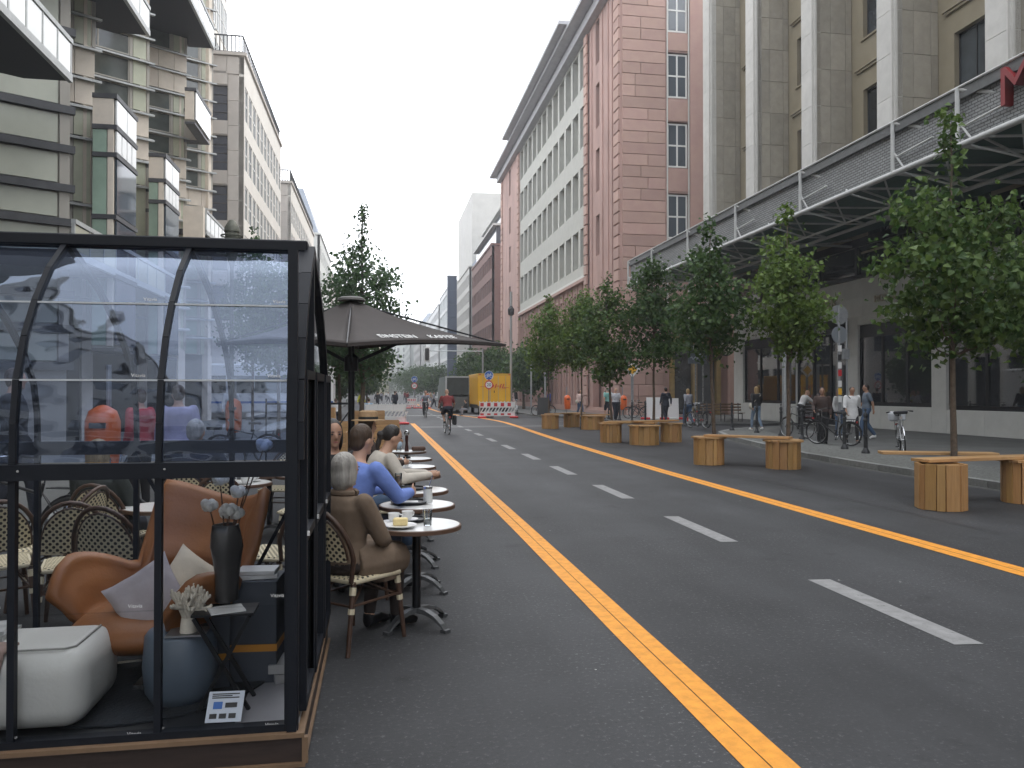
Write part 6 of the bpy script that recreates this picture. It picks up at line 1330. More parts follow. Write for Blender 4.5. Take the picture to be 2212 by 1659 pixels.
# things on the tables
TG = glass('drinking_glass', (.93, .95, .95), refl=.06, alpha=.97, fres=1.2); CHINA = mat('white_china', (.74, .74, .73), .2, spec=.6); LATTE = mat('latte', (.33, .20, .13), .5)
def tumbler(label, x, y, z=.72, r=.034, h=.115, fill=None, fh=.5):
    t = thing('glass', label, 'glass', (x, y, z), group='glasses on the cafe tables'); MB().lathe([(.001, .004), (r*.8, .004), (r, h), (r-.003, h), (r*.8-.003, .01), (.001, .01)], n=18).build('tumbler', TG, t, smooth=True, ang=40)
    if fill: MB().lathe([(.001, .012), (r*.78, .012), (r*(.8+.2*fh)-.004, h*fh), (.001, h*fh)], n=16).build('drink', fill, t)
    return t
def cup(label, x, y, z=.722, rot=0):
    t = thing('cup', label, 'cup', (x, y, z), rot, 'cups and saucers'); MB().lathe([(.001, 0), (.075, .008), (.078, .014), (.001, .008)], n=20).build('saucer', CHINA, t, smooth=True); MB().lathe([(.022, .012), (.036, .03), (.042, .07), (.038, .07), (.03, .03), (.001, .02)], n=18).build('bowl', CHINA, t, smooth=True, ang=50)
    MB().tube([(.038, 0, .06), (.062, 0, .055), (.058, 0, .035), (.036, 0, .03)], .005, 5).build('handle', CHINA, t); return t
tumbler('water glass on the nearest table', .33, 5.50, fill=mat('water', (.35, .38, .38), .1), fh=.45); cup('cup with a dark print beside the cake', .10, 5.66); cup('small milk jug cup behind the cake', .20, 5.74, rot=R(40))
t = thing('cake_plate', 'plate with a pale slice of cake on the nearest table', 'plate', (.14, 5.48, .722)); MB().lathe([(.001, 0), (.09, .006), (.115, .014), (.115, .018), (.001, .008)], n=28).build('plate', CHINA, t, smooth=True); MB().prism([(-.05, -.03), (.05, -.035), (.055, .02), (-.04, .035)], .012, .062).build('cake', mat('cheesecake', (.72, .58, .28), .7, var=.15, scale=20), t, bevel=.006)
t = thing('napkin', 'crumpled white napkin at the left rim of the nearest table', 'napkin', (.0, 5.56, .722)); MB().add([(-.06, -.04, .003), (.05, -.05, .006), (.06, .05, .012), (-.05, .05, .004), (0, 0, .03)], [(0, 1, 4), (1, 2, 4), (2, 3, 4), (3, 0, 4)]).build('sheet', CHINA, t)
for x, y, l_, r in ((.22, 5.76, 'black serving tray behind the cake', .12), (.25, 6.66, 'black tray with a menu on the second table', .15), (.30, 7.62, 'black tray on the third table', .13), (.3, 8.95, 'black ashtray tray on the fourth table', .06), (.38, 11.2, 'black ashtray on the sixth table', .05)):
    t = thing('tray', l_, 'tray', (x, y, .721), group='black trays'); MB().lathe([(.001, 0), (r, 0), (r+.012, .018), (r+.004, .018), (r-.004, .006), (.001, .006)], n=28).build('dish', DARKM, t, smooth=True, ang=50)
MB().box(-.09, .07, -.05, .05, .73, .733).build('menu_card', WHS, thing('menu', 'white menu slip on the tray of the second table', 'menu', (.25, 6.66, 0)))
t = thing('sugar_shaker', 'glass sugar shaker with a spoon on the second table', 'shaker', (.40, 6.62, .722)); MB().lathe([(.001, 0), (.04, .002), (.037, .12), (.001, .12)], n=18).build('jar', mat('sugar', (.55, .56, .55), .3), t); MB().lathe([(.038, .12), (.04, .14), (.001, .145)], n=18).build('lid', CHR, t); MB().tube([(.01, 0, .14), (.04, 0, .23)], .004, 5).build('spoon', CHR, t)
tumbler('tall latte glass on the third table, left', .10, 7.48, r=.034, h=.13, fill=LATTE, fh=.85); tumbler('tall latte glass on the third table, right', .18, 7.66, r=.036, h=.15, fill=LATTE, fh=.85)
tumbler('small clear glass on the fourth table', .2, 8.85, fill=None); tumbler('small bottle-shaped glass by the beige sleeves', .22, 9.95, h=.15); cup('white cup by the beige sleeves', .33, 9.9)
t = thing('bottle', 'clear glass bottle on the farthest table', 'bottle', (.3, 12.5, .72)); MB().lathe([(.001, 0), (.04, .005), (.04, .17), (.014, .25), (.014, .31), (.001, .31)], n=16).build('glass_body', TG, t, smooth=True); MB().lathe([(.041, .05), (.041, .14)], n=16).build('label', WHS, t)
t = thing('pepper_mill', 'dark pepper mill with a shiny chrome knob on the farthest table', 'pepper mill', (.42, 12.45, .72)); MB().lathe([(.035, 0), (.028, .06), (.02, .12), (.026, .2), (.026, .25), (.001, .25)], n=14).build('shaft', mat('dark_wood', (.07, .02, .015), .3), t, smooth=True); MB().ell((0, 0, .29), (.045, .045, .045), 14, 10).build('knob', CHR, t, smooth=True)
MB().box(0, .22, 0, .12, 0, .07).build('bag', mat('brown_leather', (.12, .06, .04), .6), thing('leather_pouch', 'brown leather pouch at the right of the farthest table', 'pouch', (.5, 12.5, .72)), bevel=.02)
for x, y, l_ in ((-1.5, 8.4, 'left front'), (-1.3, 8.55, 'rear'), (-1.35, 8.35, 'middle front'), (-1.2, 9.4, 'right'), (-1.35, 9.3, 'left')): cup('white cup, the %s one on the %s table behind the glass house' % (l_, 'laid' if y < 9 else 'cup-strewn farther'), x, y)
# ================================================================= parasol
PAR = mat('dark_parasol_cloth', (.052, .044, .042), .85, var=.12, scale=1.2, bump=.15, bscale=6)
t = thing('parasol', 'large dark square parasol with white EINSTEIN KAFFEE lettering', 'parasol', (-.4, 11.5, 0))
A = Vector((0, 0, 2.98)); cs = [Vector((0.02, -2.05, 2.22)), Vector((2.25, .05, 2.36)), Vector((.05, 1.95, 2.40)), Vector((-1.85, 0, 2.33))]
cl = MB(); N_ = 10
for q in range(4):
    a, b = cs[q], cs[(q+1) % 4]; rows = []
    for i in range(N_+1):
        f = i/N_*.965+.035; row = []
        for j in range(N_+1):
            g = j/N_; e = a.lerp(b, g)-(0.0 if 0 else 0)*0*A; sag = .10*4*g*(1-g); edge = e+Vector((-e.x, -e.y, 0)).normalized()*sag*.9+Vector((0, 0, sag*.35))
            p = A.lerp(edge, f); p.z -= .085*math.sin(math.pi*f)*1.0+.0*sag; p.z += .02*math.sin(g*math.pi)*f; row.append(tuple(p))
        rows.append(row)
    cl.loft(rows, cap=False, closed=False)
o = cl.build('canopy', PAR, t, smooth=True, ang=25); so_ = o.modifiers.new('s', 'SOLIDIFY'); so_.thickness = .006
hv = MB()
for q in range(4):
    a, b = cs[q], cs[(q+1) % 4]; pts_ = []
    for j in range(N_+1):
        g = j/N_; e = a.lerp(b, g); sag = .10*4*g*(1-g); pts_.append(e+Vector((-e.x, -e.y, 0)).normalized()*sag*.9+Vector((0, 0, sag*.35+.02*math.sin(g*math.pi))))
    hv.loft([[tuple(p) for p in pts_], [tuple(p-Vector((0, 0, .035))) for p in pts_]], cap=False, closed=False)
hv.build('hem', PAR, t)
MB().lathe([(.20, 0), (.19, .03), (.15, .05), (.001, .07)], (0, 0, 2.96), 20).build('cap', mat('cap_grey', (.10, .095, .09), .6), t, smooth=True)
MB().tube([(0, 0, 0), (0, 0, 2.95)], .045, 12).build('pole', DARKM, t, smooth=True, ang=60); MB().lathe([(.10, 0), (.10, .2), (.06, .24)], (0, 0, 1.95), 12).build('hub', DARKM, t)
for c in cs: MB().tube([(0, 0, 2.93), c+Vector((0, 0, -.01))+Vector((0, 0, -.0))], [.016, .012], 6).build('rib', DARKM, t); m_ = A.lerp(c, .5)+Vector((0, 0, -.10)); MB().bar((0, 0, 2.05), m_, .03, .045).build('strut', DARKM, t)
MB().box(-.42, .42, -.42, .42, 0, .07).build('base', mat('concrete', (.2, .2, .2), .9), t, bevel=.02)
a, b = cs[0], cs[1]; e1 = (b-a).normalized(); mid_e = a.lerp(b, .5); nrm = e1.cross(A-mid_e).normalized(); e2 = nrm.cross(e1).normalized()
def on_face(g, up_, off=.03):
    e = a.lerp(b, g); sag = .10*4*g*(1-g); edge = e+Vector((-e.x, -e.y, 0)).normalized()*sag*.9+Vector((0, 0, sag*.35)); f = 1-up_*.965; p = A.lerp(edge, f); p.z -= .085*math.sin(math.pi*f); return p+nrm*off
for s_, g in (('EINSTEIN', .33), ('KAFFEE', .665)):
    p = on_face(g, .13); M_ = Matrix(((e1.x, e2.x, nrm.x, p.x), (e1.y, e2.y, nrm.y, p.y), (e1.z, e2.z, nrm.z, p.z), (0, 0, 0, 1)))
    obj('lettering', text_mesh(s_, .15, .003, WHS, xs=1.12), t, M=M_)
# ================================================================= planters and fence behind the cafe
def planter(label, x, y, w_, d, h, rot=0, m=PINE, n=5):
    t = thing('timber_planter', label, 'planter', (x, y, 0), rot, 'pine planter boxes behind the cafe'); 
    for k in range(n): 
        z0, z1 = h*k/n, h*(k+1)/n-.006; MB().box(0, w_, -.02, 0, z0, z1).build('board', PINEH, t); MB().box(0, w_, d, d+.02, z0, z1).build('board', PINEH, t); MB().box(-.02, 0, 0, d, z0, z1).build('board', PINEH, t); MB().box(w_, w_+.02, 0, d, z0, z1).build('board', PINEH, t)
    MB().box(.02, w_-.02, .02, d-.02, .05, h-.08).build('soil', mat('soil', (.05, .035, .025), .95), t); return t
planter('low pine planter just right of the glass house', -2.1, 20.4, 1.25, .9, .62); planter('taller pine planter behind the low one', -1.75, 23.2, 1.5, 1.0, .78); planter('pine planter behind the straw hat', -.5, 21.8, .95, .9, .72); planter('pine planter at the tall tree, farther right', -.4, 25.0, 1.0, 1.0, .75)
planter('far yellow-edged planter before the grey barrier', -1.3, 34, 1.5, 1.1, .85); planter('far planter left of the yellow-edged one', -3.2, 36, 1.2, 1.0, .95)
t = thing('metal_fence', 'thin dark metal fence with posts and a brace right of the glass house', 'fence', (-2.6, 19.0, 0)); MB().bar((0, 0, 1.38), (2.0, 0, 1.38), .05).build('rail', DARKM, t)
for x in (0, .55, 1.25, 2.0): MB().bar((x, 0, 0), (x, 0, 2.1 if x else 1.5), .035).build('post', DARKM, t)
MB().bar((1.4, 0, .5), (2.0, 0, 1.35), .03).build('brace', DARKM, t)
# lantern above the glass house
t = thing('street_lantern', 'old ringed street lantern on a pole, rising above the glass house', 'lantern', (-3.98, 22.4, .12)); t.scale = (.78, .78, 1.13); LG = mat('weathered_bronze', (.12, .125, .10), .6, .3, var=.3, scale=10)
MB().tube([(0, 0, 0), (0, 0, 4.3)], [.09, .06], 10).build('post', LG, t, smooth=True); MB().lathe([(.05, 4.3), (.10, 4.45), (.22, 4.75), (.24, 5.2), (.26, 5.22), (.25, 5.32), (.14, 5.45), (.10, 5.5), (.001, 5.52)], n=18).build('lamp_body', LG, t, smooth=True, ang=40)
for z, r in ((4.72, .52), (4.82, .47), (5.0, .40), (5.12, .36)): MB().tube([(r*math.cos(a), r*math.sin(a), z) for a in [2*math.pi*k/28 for k in range(29)]], .022, 5, cap=False).build('ring', LG, t)
m_ = MB(); 
for k in range(4): a = k*math.pi/2+.4; m_.bar((.15*math.cos(a), .15*math.sin(a), 4.8), (.5*math.cos(a), .5*math.sin(a), 4.76), .02)
m_.build('ring_arm', LG, t)
# ================================================================= glass house with its furniture
GF = mat('anthracite_frame', (.010, .012, .017), .5, spec=.22); PLY = mat('plywood_edge', (.19, .12, .07), .6, var=.2, scale=8); DKW = mat('dark_stained_board', (.035, .022, .018), .6, var=.3, scale=5, aniso=(1, 8, 8))
XR, YN_, YF_, ZB_, ZE = -.343, 3.5, 5.15, .205, 1.34
XL = -3.4; prof = [(3.50, 1.36), (3.505, 1.52), (3.53, 1.70), (3.60, 1.88), (3.70, 2.04), (3.84, 2.20), (4.05, 2.36)]
gh = thing('glass_house', 'black framed curved glass garden house on a wooden base, showing furniture inside', 'greenhouse', (0, 0, 0))
MB().box(XL, XR+.02, YN_-.03, YF_, .078, .185).build('base_board', DKW, gh); f_ = MB(); f_.box(-.55, -.40, 3.6, 3.9, 0, .062); f_.box(-.55, -.40, 4.8, 5.05, 0, .062); f_.box(-2.2, -2, 3.6, 3.9, 0, .062); f_.build('block', PLY, gh); b_ = MB(); b_.box(XL, XR+.03, YN_-.05, YF_+.03, .186, .205); b_.box(XL, XR+.035, YN_-.05, YF_+.03, .062, .078); b_.box(XR+.021, XR+.045, YN_-.05, YN_-.02, .078, .186); b_.build('base_trim', PLY, gh)
MB().box(XL, -.62, YN_, YF_-.05, .206, .214).build('floor', mat('dark_floor', (.018, .02, .023), .5, var=.2, scale=3), gh); MB().box(-.615, XR, YN_, YF_-.05, .206, .216).build('floor_strip', mat('brushed_floor', (.42, .42, .45), .4, .3, var=.1, scale=3), gh)
BX = [-.37, -.91, -1.47, -2.03, -2.59, -3.15]; 
GLP = glass('clear_pane', (.90, .91, .92), refl=.0, alpha=1.0, fres=.4, wave=.002, wscale=2); GLC = glass('curved_blue_sheen_pane', (.46, .56, .80), refl=.03, alpha=.98, fres=1.6, wave=.014, wscale=2.2, gcol=(.66, .78, 1.0))  # curved panes: blue of their reflections put into tint and gloss colour
def sheet(x0, x1, y, z0, z1): return MB().add([(x0, y, z0), (x1, y, z0), (x1, y, z1), (x0, y, z1)], [(0, 1, 2, 3)]).build('pane', GLP, gh)
def gbar(pts, w_, name='bar'):
    m_ = MB()
    for p, q in zip(pts, pts[1:]): m_.bar(p, q, w_, .035)
    return m_.build(name, GF, gh)
for i, x in enumerate(BX):
    w_ = .05 if i == 0 else .024
    gbar([(x, YN_, ZB_), (x, YN_, 1.36)], w_*1.15); gbar([(x, y, z) for y, z in prof], w_); 
    fp = [(YF_-(y-YN_)*2.0, z) for y, z in prof[:-1]]+[(4.05, 2.36)]
    gbar([(x, YF_, ZB_), (x, YF_, 1.36)], w_*1.15); gbar([(x, y, z) for y, z in fp], w_)
r_ = MB(); r_.box(XL, XR, YN_-.03, YN_+.02, 1.29, 1.355); r_.build('eave_rail', GF, gh); r_ = MB(); r_.box(XL, XR, YF_-.02, YF_+.03, 1.27, 1.35); r_.build('eave_rail', GF, gh)
r_ = MB(); r_.box(XL, XR-.01, 4.0, 4.10, 2.345, 2.40); r_.build('ridge', GF, gh, bevel=.006); r_ = MB(); r_.box(XL, XR-.05, YN_-.02, YN_+.03, ZB_, ZB_+.03); r_.box(XL, XR, YF_-.03, YF_+.02, ZB_, ZB_+.03); r_.build('sill_rail', GF, gh)
for a, b in zip(BX[1:], BX): 
    sheet(a+.015, b-.015, YN_+.002, ZB_+.03, .74); sheet(a+.015, b-.015, YN_-.003, .735, 1.29)
    for s0, s1 in ((0, 2), (2, 4), (4, 6)):
        sub = []
        for k in range(s0, s1):
            for q in range(4): f = q/4; sub.append((prof[k][0]+(prof[k+1][0]-prof[k][0])*f, prof[k][1]+(prof[k+1][1]-prof[k][1])*f))
        sub.append(prof[s1]); rows = [[(a+.012, y-.006*(s0 % 4 == 2), z), (b-.012, y-.006*(s0 % 4 == 2), z)] for y, z in sub]
        m_ = MB(); m_.loft(rows, cap=False, closed=False); m_.build('curved_pane', GLC, gh, smooth=True, ang=180)
    sheet(a+.015, b-.015, YF_, ZB_+.03, 1.27)
    sub = [(YF_-(y-YN_)*2.0, z) for y, z in prof[:-1]]+[(4.05, 2.36)]; m_ = MB(); m_.loft([[(a+.012, y, z), (b-.012, y, z)] for y, z in sub], cap=False, closed=False); m_.build('rear_pane', GLP, gh, smooth=True, ang=180)
for z, y in ((1.70, 3.53), (2.04, 3.70)): MB().box(BX[-1], XR-.05, y-.012, y-.004, z-.004, z+.004).build('pane_clip_rail', mat('clear_strip', (.5, .53, .56), .2), gh)
# right gable: corner post, door leaf, latches
g_ = MB(); g_.box(XR-.044, XR-.003, YN_-.036, YN_-.002, ZB_+.002, 2.26); g_.build('corner_post', GF, gh)
gp = [(YN_, 1.3)]+prof+[(YF_-(y-YN_)*2.0, z) for y, z in prof[::-1][1:]]+[(YF_, 1.3), (YF_, ZB_)]
for k, (y0, y1) in enumerate(((3.62, 4.05), (4.10, 4.62), (4.66, 5.12))):
    f = MB(); xo = XR+.006+.006*k; 
    for (p, q) in (((y0, .24), (y0, 1.75)), ((y1, .24), (y1, 1.75)), ((y0, .26), (y1, .26)), ((y0, 1.0), (y1, 1.0)), ((y0, 1.73), (y1, 1.73))): f.bar((xo, p[0], p[1]), (xo, q[0], q[1]), .04)
    d_ = f.build('door_leaf', GF, gh); MB().box(xo-.003, xo+.003, y0, y1, .26, 1.73).build('pane', glass('door_pane', (.10, .11, .13), refl=.02, alpha=.96), d_)
    MB().box(xo+.02, xo+.03, y0-.006, y0+.006, 1.01, 1.03).build('latch', WHS, d_)
f = MB(); f.bar((XR, 4.05, .24), (XR, 4.05, 2.36), .04); 
for (p, q) in zip([(3.5, 1.36)]+prof, prof): f.bar((XR, p[0], p[1]), (XR, q[0], q[1]+.0001), .045)
rear = [(4.05, 2.36)]+[(YF_-(y-YN_)*2.0, z) for y, z in prof[:-1]][::-1]
for p, q in zip(rear, rear[1:]): f.bar((XR, p[0], p[1]), (XR, q[0], q[1]), .045)
f.bar((XR, YF_, ZB_), (XR, YF_, 1.4), .05); f.build('gable_frame', GF, gh)
m_ = MB(); m_.prism([(0, 0)], 0, 0) if 0 else None
m_.ext([(XR-.004, y, z) for y, z in [(YN_+.03, ZB_+.03), (YF_-.03, ZB_+.03), (YF_-.03, 1.36)]+rear[::-1][1:]+prof[::-1][1:]+[(YN_+.03, 1.3)]], (.004, 0, 0)); m_.build('gable_pane', glass('gable_glass', (.10, .11, .13), refl=.02, alpha=.96), gh)
for p, q in (((-.38, YF_-.03, 1.27), (-.91, YF_-.03, .25)), ((-.91, YF_-.03, .25), (-1.47, YF_-.03, 1.27))): MB().bar(p, q, .022).build('brace', GF, gh)
WT = mat('logo_white', (.7, .7, .7), .5)
for x, z, y in ((-.43, .78, YN_-.006), (-.45, .235, YN_-.012), (-1.0, .235, YN_-.012), (-1.0, .76, YN_-.006), (-1.54, .235, YN_-.012), (-1.54, .78, YN_-.006), (-.45, 1.72, 3.52), (-.45, 2.06, 3.69), (-1.0, 2.06, 3.69), (-1.0, 1.72, 3.52)): obj('logo', text_mesh('Vitavia', .021, .0005, WT), gh, M=Matrix.Translation((x, y, z)) @ UPR)
for x in BX[1:]:
    for z in (1.33, .26): MB().tube([(x+.03, YN_-.036, z), (x+.03, YN_-.03, z)], .005, 8).build('screw', CHR, gh)
# egg armchair
LEA = mat('cognac_leather', (.25, .098, .034), .45, var=.16, scale=3, bump=.08, bscale=70, spec=.4)
ec = thing('egg_armchair', 'cognac leather egg-shaped armchair inside the glass house', 'armchair', (-1.10, 4.33, .215), R(143))
def eggp(th, f, off=0):
    a = abs(th); back = max(0, math.cos(th*.62))**1.5; s = lambda e0, e1, x: (lambda t_: t_*t_*(3-2*t_))(min(1, max(0, (x-e0)/(e1-e0))))
    rim = .86-.05*math.cos(th*3.0)*(1-s(.9, 1.35, a))-(.40-.10*math.sin(min(1, max(0, (a-1.25)/.6))*math.pi*.5)+.16*max(0, (a-1.85)/.35)**2)*s(.90, 1.22, a)
    z = .20+(rim-.20)*f
    r = .20+.22*s(0, .34, f)+.035*s(.75, 1, f)*(1-s(1.0, 1.3, a))-.075*math.exp(-((z-.52)/.07)**2)*(1-s(1.2, 1.5, a))+.06*s(.2, 1, f)*s(1.1, 1.7, a)+.03*s(.6, 1, f)
    r += off; x = r*math.sin(th)*1.0; y = -r*math.cos(th)*.92-.05*s(.4, 1, f)*(1-s(.8, 1.3, a))+.06*s(1.3, 2, a)*f
    return (x, y, z)
rows = []; nt_, nf = 44, 14
for i in range(nt_+1):
    th = -2.2+4.4*i/nt_; inner = [eggp(th, k/nf, -.035) for k in range(nf+1)]; outer = [eggp(th, k/nf, .03) for k in range(nf, -1, -1)]; t_ = eggp(th, 1, 0); top = [(t_[0], t_[1], t_[2]+.028)]
    rows.append(inner+top+outer)
m_ = MB(); m_.loft(rows, cap=True, closed=True); sh_ = m_.build('shell', LEA, ec, smooth=True, ang=180)
m_ = MB(); m_.ell((0, .05, .26), (.36, .40, .12), 28, 14); m_.build('seat_cushion', LEA, ec, smooth=True); m_ = MB(); m_.tube([(0, 0, .05), (0, 0, .26)], .028, 10)
for k in range(4): a = k*math.pi/2+.5; m_.bar((0, 0, .05), (.3*math.cos(a), .3*math.sin(a), .02), .04, .02)
m_.build('pedestal', CHR, ec)
def pillow(label, loc, rot, m, s=.42, th=.11, name='cushion'):
    t = thing(name, label, 'cushion', loc); t.rotation_euler = rot; rr = []; n = 12
    vs = []; fs = []
    for sd in (1, -1):
        b0 = len(vs)
        for i in range(n+1):
            for j in range(n+1):
                u_, v_ = i/n*2-1, j/n*2-1; q = (1-u_**2)*(1-v_**2); pin = 1-.10*(1-abs(u_)**2)*(abs(v_)**4)-.0; pin2 = 1-.10*(1-abs(v_)**2)*(abs(u_)**4)
                vs.append((u_*s/2*pin2, v_*s/2*pin, sd*(th*(max(q, 0)**.45)*.6+.003*math.sin(9*u_+5*v_*sd))))
        for i in range(n):
            for j in range(n): a = b0+i*(n+1)+j; f = (a, a+n+1, a+n+2, a+1); fs.append(f if sd > 0 else f[::-1])
    MB().add(vs, fs).build('cover', m, t, smooth=True, ang=180); return t
pillow('grey-mauve velvet cushion on the egg armchair', (-1.12, 4.12, .635), (R(58), R(-32), R(10)), C_('mauve_velvet', (.40, .36, .37)), .34)
pillow('cream linen cushion at the right of the mauve one', (-.95, 4.2, .655), (R(60), R(30), R(-15)), C_('cream_linen', (.62, .53, .40)), .34)
# white pouf with magazines and throw
t = thing('white_pouf', 'large white leather pouf at the lower left inside the glass house', 'pouf', (-1.62, 3.80, .215)); m_ = MB(); m_.box(-.46, .40, -.24, .27, .01, .34); o = m_.build('cover', mat('white_leather', (.60, .60, .57), .45, var=.05, scale=4, bump=.08, bscale=60), t, bevel=.10, seg=6); 
for p in o.data.polygons: p.use_smooth = True
MB().tube([(-.40, -.17, .355-.012), (.30, -.17, .355-.012), (.33, -.13, .352-.012), (.33, .18, .352-.012)], .005, 5).build('seam', mat('seam_grey', (.3, .3, .28), .6), t)
for k, (dx, a) in enumerate(((0, 8), (.015, -4), (-.01, 14))): tt_ = thing('magazine', ('lowest', 'middle', 'topmost')[k]+' magazine of the stack on the white pouf', 'magazine', (-1.78+dx, 3.86, .556+k*.014), R(a), 'magazines on the pouf'); MB().box(-.14, .14, -.10, .10, 0, .012).build('pages', mat('magazine_cover', (.55, .56, .56), .35, var=.4, scale=9, rnd=.2), tt_)
t = thing('throw', 'pale brown knitted throw hanging over the front of the white pouf', 'throw', (-1.72, 3.62, .56)); m_ = MB(); rows = []
for i in range(15):
    x = -.22+.40*i/14; w_ = .012*math.sin(i*1.3); rows.append([(x, .12+w_, .006), (x, .04+w_, .014+.008*math.sin(i*.9)), (x, -.035, .006+.008*math.cos(i*.8)), (x, -.075+.008*math.sin(i), -.05), (x, -.08+.01*math.cos(i*1.1), -.09-.05*math.sin(i*math.pi/14))])
m_.loft(rows, cap=False, closed=False); o = m_.build('cloth', C_('taupe_knit', (.30, .215, .185)), t, smooth=True, ang=180); so_ = o.modifiers.new('s', 'SOLIDIFY'); so_.thickness = .012
# slate drum stool with coral
t = thing('slate_drum', 'slate blue leather drum pouf under the coral', 'pouf', (-.915, 3.90, .215)); MB().lathe([(.001, 0), (.12, 0), (.155, .06), (.165, .17), (.155, .31), (.14, .33), (.001, .33)], n=28).build('cover', mat('slate_leather', (.10, .13, .17), .4, var=.1, scale=4), t, smooth=True, ang=60)
t = thing('coral', 'white branching coral ornament on the drum pouf', 'coral', (-.86, 3.80, .556)); t.scale = (.86, .86, 1.3); rs = random.Random(3); m_ = MB(); m_.tube([(0, 0, 0), (0, 0, .05)], [.045, .035], 8)
def branch(p, d, r, n):
    q = p+d*rs.uniform(.022, .036); m_.tube([p, q], [r, r*.85], 5); m_.ell(tuple(q), (r*.95,)*3, 6, 4)
    if n > 0:
        for _ in range(rs.choice((2, 3))): dd = (d+Vector((rs.gauss(0, .6), rs.gauss(0, .6), rs.gauss(.1, .4)))).normalized(); branch(q, dd, r*.84, n-1)
for k in range(9): a = k*.7; branch(Vector((.015*math.cos(a), .015*math.sin(a), .045)), Vector((.6*math.cos(a), .55*math.sin(a), rs.uniform(.7, 1.6))).normalized(), .013, 3)
m_.build('coral_body', mat('coral_white', (.66, .61, .52), .7, var=.1, scale=40), t, smooth=True, ang=80)
MB().box(-.09, .08, -.07, .07, 0, .008).build('tray_sheet', mat('steel_tray', (.35, .36, .38), .3, .6), thing('small_tray', 'flat metal tray under the coral', 'tray', (-.86, 3.82, .5455)))
# side table, display boxes
SLB = mat('slate_board', (.055, .065, .085), .6, var=.1, scale=3); OB = mat('orange_band', (.60, .26, .03), .5)
t = thing('display_box', 'tall slate display box with an orange band, right one', 'display box', (-.62, 4.05, .216), R(-4)); MB().box(-.11, .12, 0, .24, 0, .50).build('carton', SLB, t, bevel=.004); MB().box(-.112, .122, -.003, .242, .155, .19).build('band', OB, t)
t = thing('display_box', 'slightly lower slate display box with an orange band, left one', 'display box', (-.80, 3.98, .216), R(12)); MB().box(-.10, .09, 0, .2, 0, .46).build('carton', SLB, t, bevel=.004); MB().box(-.102, .092, -.003, .202, .14, .172).build('band', OB, t)
t = thing('side_table', 'small black wire side table with crossed legs before the display boxes', 'side table', (-.70, 3.80, .216)); MB().box(-.13, .14, -.09, .09, .425, .437).build('table_top', DARKM, t)
for q in (-1, 1):
    MB().bar((-.12, q*.08, .42), (.12, q*.08, 0), .016).build('leg', DARKM, t); MB().bar((.12, q*.08, .42), (-.10, q*.08, 0), .016).build('leg', DARKM, t)
MB().box(-.13, .02, -.07, .05, .438, .445).build('leaflet', WHS, thing('leaflet', 'pale leaflet on the small black side table', 'leaflet', (-.64, 3.80, .216), R(20)))
for k in range(2): tt_ = thing('book', ('lower', 'upper')[k]+' white book on the right display box', 'book', (-.60, 4.15, .717+k*.022), R(6-k*10), 'books on the display box'); MB().box(-.1, .09, -.07, .07, 0, .02).build('cover', WHS, tt_, bevel=.002)
for k in range(2): tt_ = thing('book', ('lower', 'upper')[k]+' book on the pale floor in the right corner', 'book', (-.46, 4.12, .217+k*.045), R(15-k*20), 'books on the floor'); MB().box(-.07, .07, -.1, .1, 0, .043).build('cover', mat('book_cover', (.42, .42, .42), .4, rnd=.3), tt_, bevel=.002)
t = thing('vase', 'dark grey crumpled vase holding cotton stems', 'vase', (-.715, 3.90, .665)); m_ = MB(); rr = []
for k, (r, z) in enumerate(((.05, 0), (.052, .03), (.052, .12), (.062, .20), (.072, .26), (.066, .32), (.058, .36), (.05, .36), (.055, .28))): rr.append([(r*(1+.13*math.sin(3*a+k*.5)+.08*math.sin(7*a+k)*(z > .1))*math.cos(a), r*(1+.13*math.sin(3*a+k*.5)+.05*math.cos(5*a))*math.sin(a), z) for a in [2*math.pi*j/28 for j in range(28)]])
m_.loft(rr, cap=False); m_.add([(rr[0][j]) for j in range(28)], [tuple(range(27, -1, -1))]); m_.build('body', mat('charcoal_glaze', (.05, .048, .048), .35, var=.3, scale=9), t, smooth=True, ang=80)
COT = mat('cotton', (.85, .84, .80), .95, bump=.5, bscale=30); TWIG = mat('twig', (.09, .05, .035), .8); rs = random.Random(4)
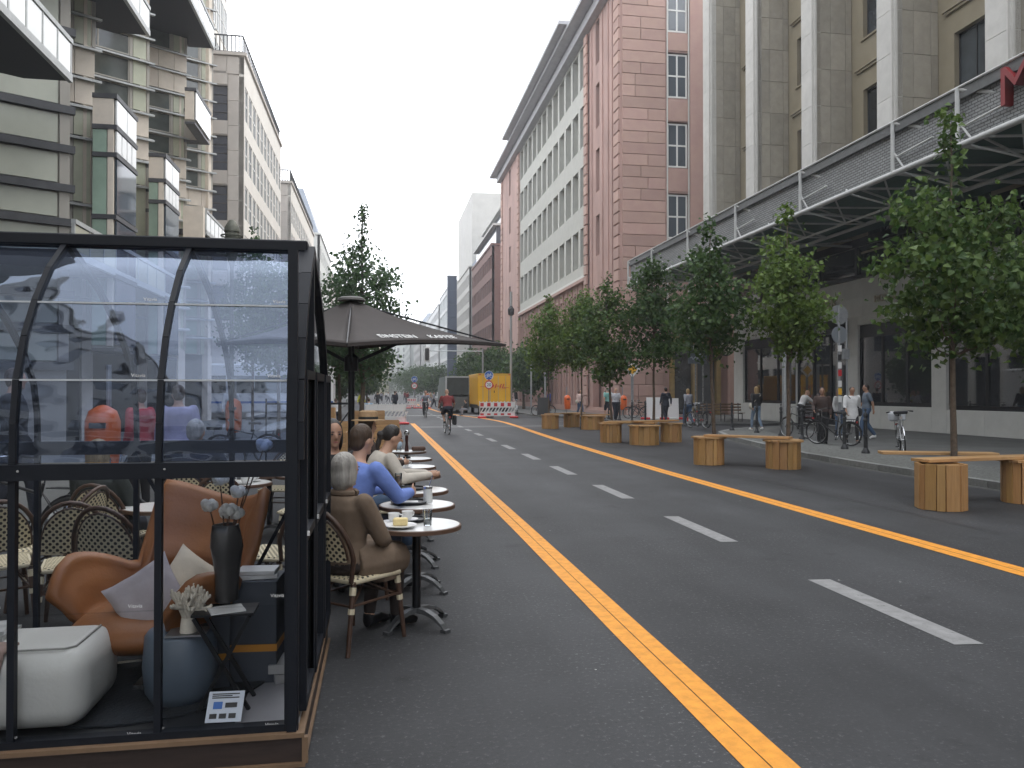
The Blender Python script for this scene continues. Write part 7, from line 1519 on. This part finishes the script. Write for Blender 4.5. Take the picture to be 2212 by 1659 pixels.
for k, (x, y, z) in enumerate(((-.075, 0, .44), (-.03, .02, .56), (.02, -.02, .42), (.055, .01, .50), (.045, .0, .40), (.11, .0, .60), (.17, .02, .72), (-.0, .03, .40))):
    tt_ = thing('cotton_stem', ('cotton stem leaning left over the vase', 'tallest cotton stem left of the middle', 'short cotton stem at the vase mouth', 'cotton stem right of the middle', 'cotton stem tucked low on the right', 'cotton stem leaning right', 'longest cotton stem reaching the eave rail', 'cotton stem behind the short one')[k], 'cotton stem', (-.715, 3.90, .665), group='cotton stems in the vase')
    MB().tube([(0, 0, .05), (x*.4, y, z*.6), (x, y, z)], [.004, .0035, .003], 5).build('twig', TWIG, tt_); m_ = MB()
    for q in range(5): a = q*1.26; m_.ell((x+.02*math.cos(a), y+.02*math.sin(a), z+.012+.010*math.sin(a*2)), (.022, .022, .023), 8, 6)
    m_.build('boll', COT, tt_, smooth=True)
    m_ = MB(); 
    for q in range(4): a = q*1.57+.4; m_.add([(x, y, z-.012), (x+.03*math.cos(a-.3), y+.03*math.sin(a-.3), z), (x+.036*math.cos(a), y+.036*math.sin(a), z+.02), (x+.03*math.cos(a+.3), y+.03*math.sin(a+.3), z)], [(0, 1, 2, 3)])
    m_.build('husk', TWIG, tt_)
t = thing('info_card', 'blue and white info card leaning at the front sill of the glass house', 'card', (-.66, 3.545, .236)); t.rotation_euler = (R(-38), 0, R(-3)); MB().box(-.075, .075, 0, .004, 0, .13).build('card', mat('card_white', (.55, .60, .68), .25), t)
MB().box(-.05, -.012, -.003, -.001, .055, .085).build('picture', BLUE, t); MB().box(.0, .05, -.003, -.001, .06, .08).build('picture', BLK, t); pb = MB()
for k in range(3): pb.box(-.06, .055-.03*(k == 1), -.003, -.001, .10+k*.008, .104+k*.008)
for k in range(3): pb.box(-.06+k*.04, -.03+k*.04, -.003, -.001, .015, .035)
pb.build('print', BLK, t)
t = thing('rug', 'dark round rug on the glass house floor', 'rug', (-1.15, 4.25, .2175)); MB().lathe([(.001, 0), (.63, 0), (.63, .008), (.001, .008)], n=48).build('pile', mat('dark_rug', (.012, .016, .022), .95, var=.4, scale=10, bump=.5, bscale=60), t)
# bake the blended bodies and clothes to plain meshes, all in one go
todo = [o for o in COL.objects if o.type == 'MESH' and 'r' in o.modifiers]
dg = bpy.context.evaluated_depsgraph_get(); done = []
for o in todo: done.append((o, bpy.data.meshes.new_from_object(o.evaluated_get(dg))))
for o, me in done:
    m = o.data.materials[0]; me.name = o.data.name; me.materials.clear(); me.materials.append(m); o.modifiers.clear(); o.data = me
# ================================================================= the air of the street
hz = MB().box(-405, 405, -145, 1405, -1.7, 44).build('haze', None); hz.data.materials.clear()
hm = bpy.data.materials.new('haze'); hm.use_nodes = True; n = hm.node_tree.nodes; n.clear(); o_ = n.new('ShaderNodeOutputMaterial'); v_ = n.new('ShaderNodeVolumePrincipled')
v_.inputs['Density'].default_value = .0011; v_.inputs['Color'].default_value = (.93, .95, 1, 1); v_.inputs['Anisotropy'].default_value = .3; hm.node_tree.links.new(v_.outputs[0], o_.inputs['Volume'])
hz.data.materials.append(hm); hz['kind'] = 'stuff'
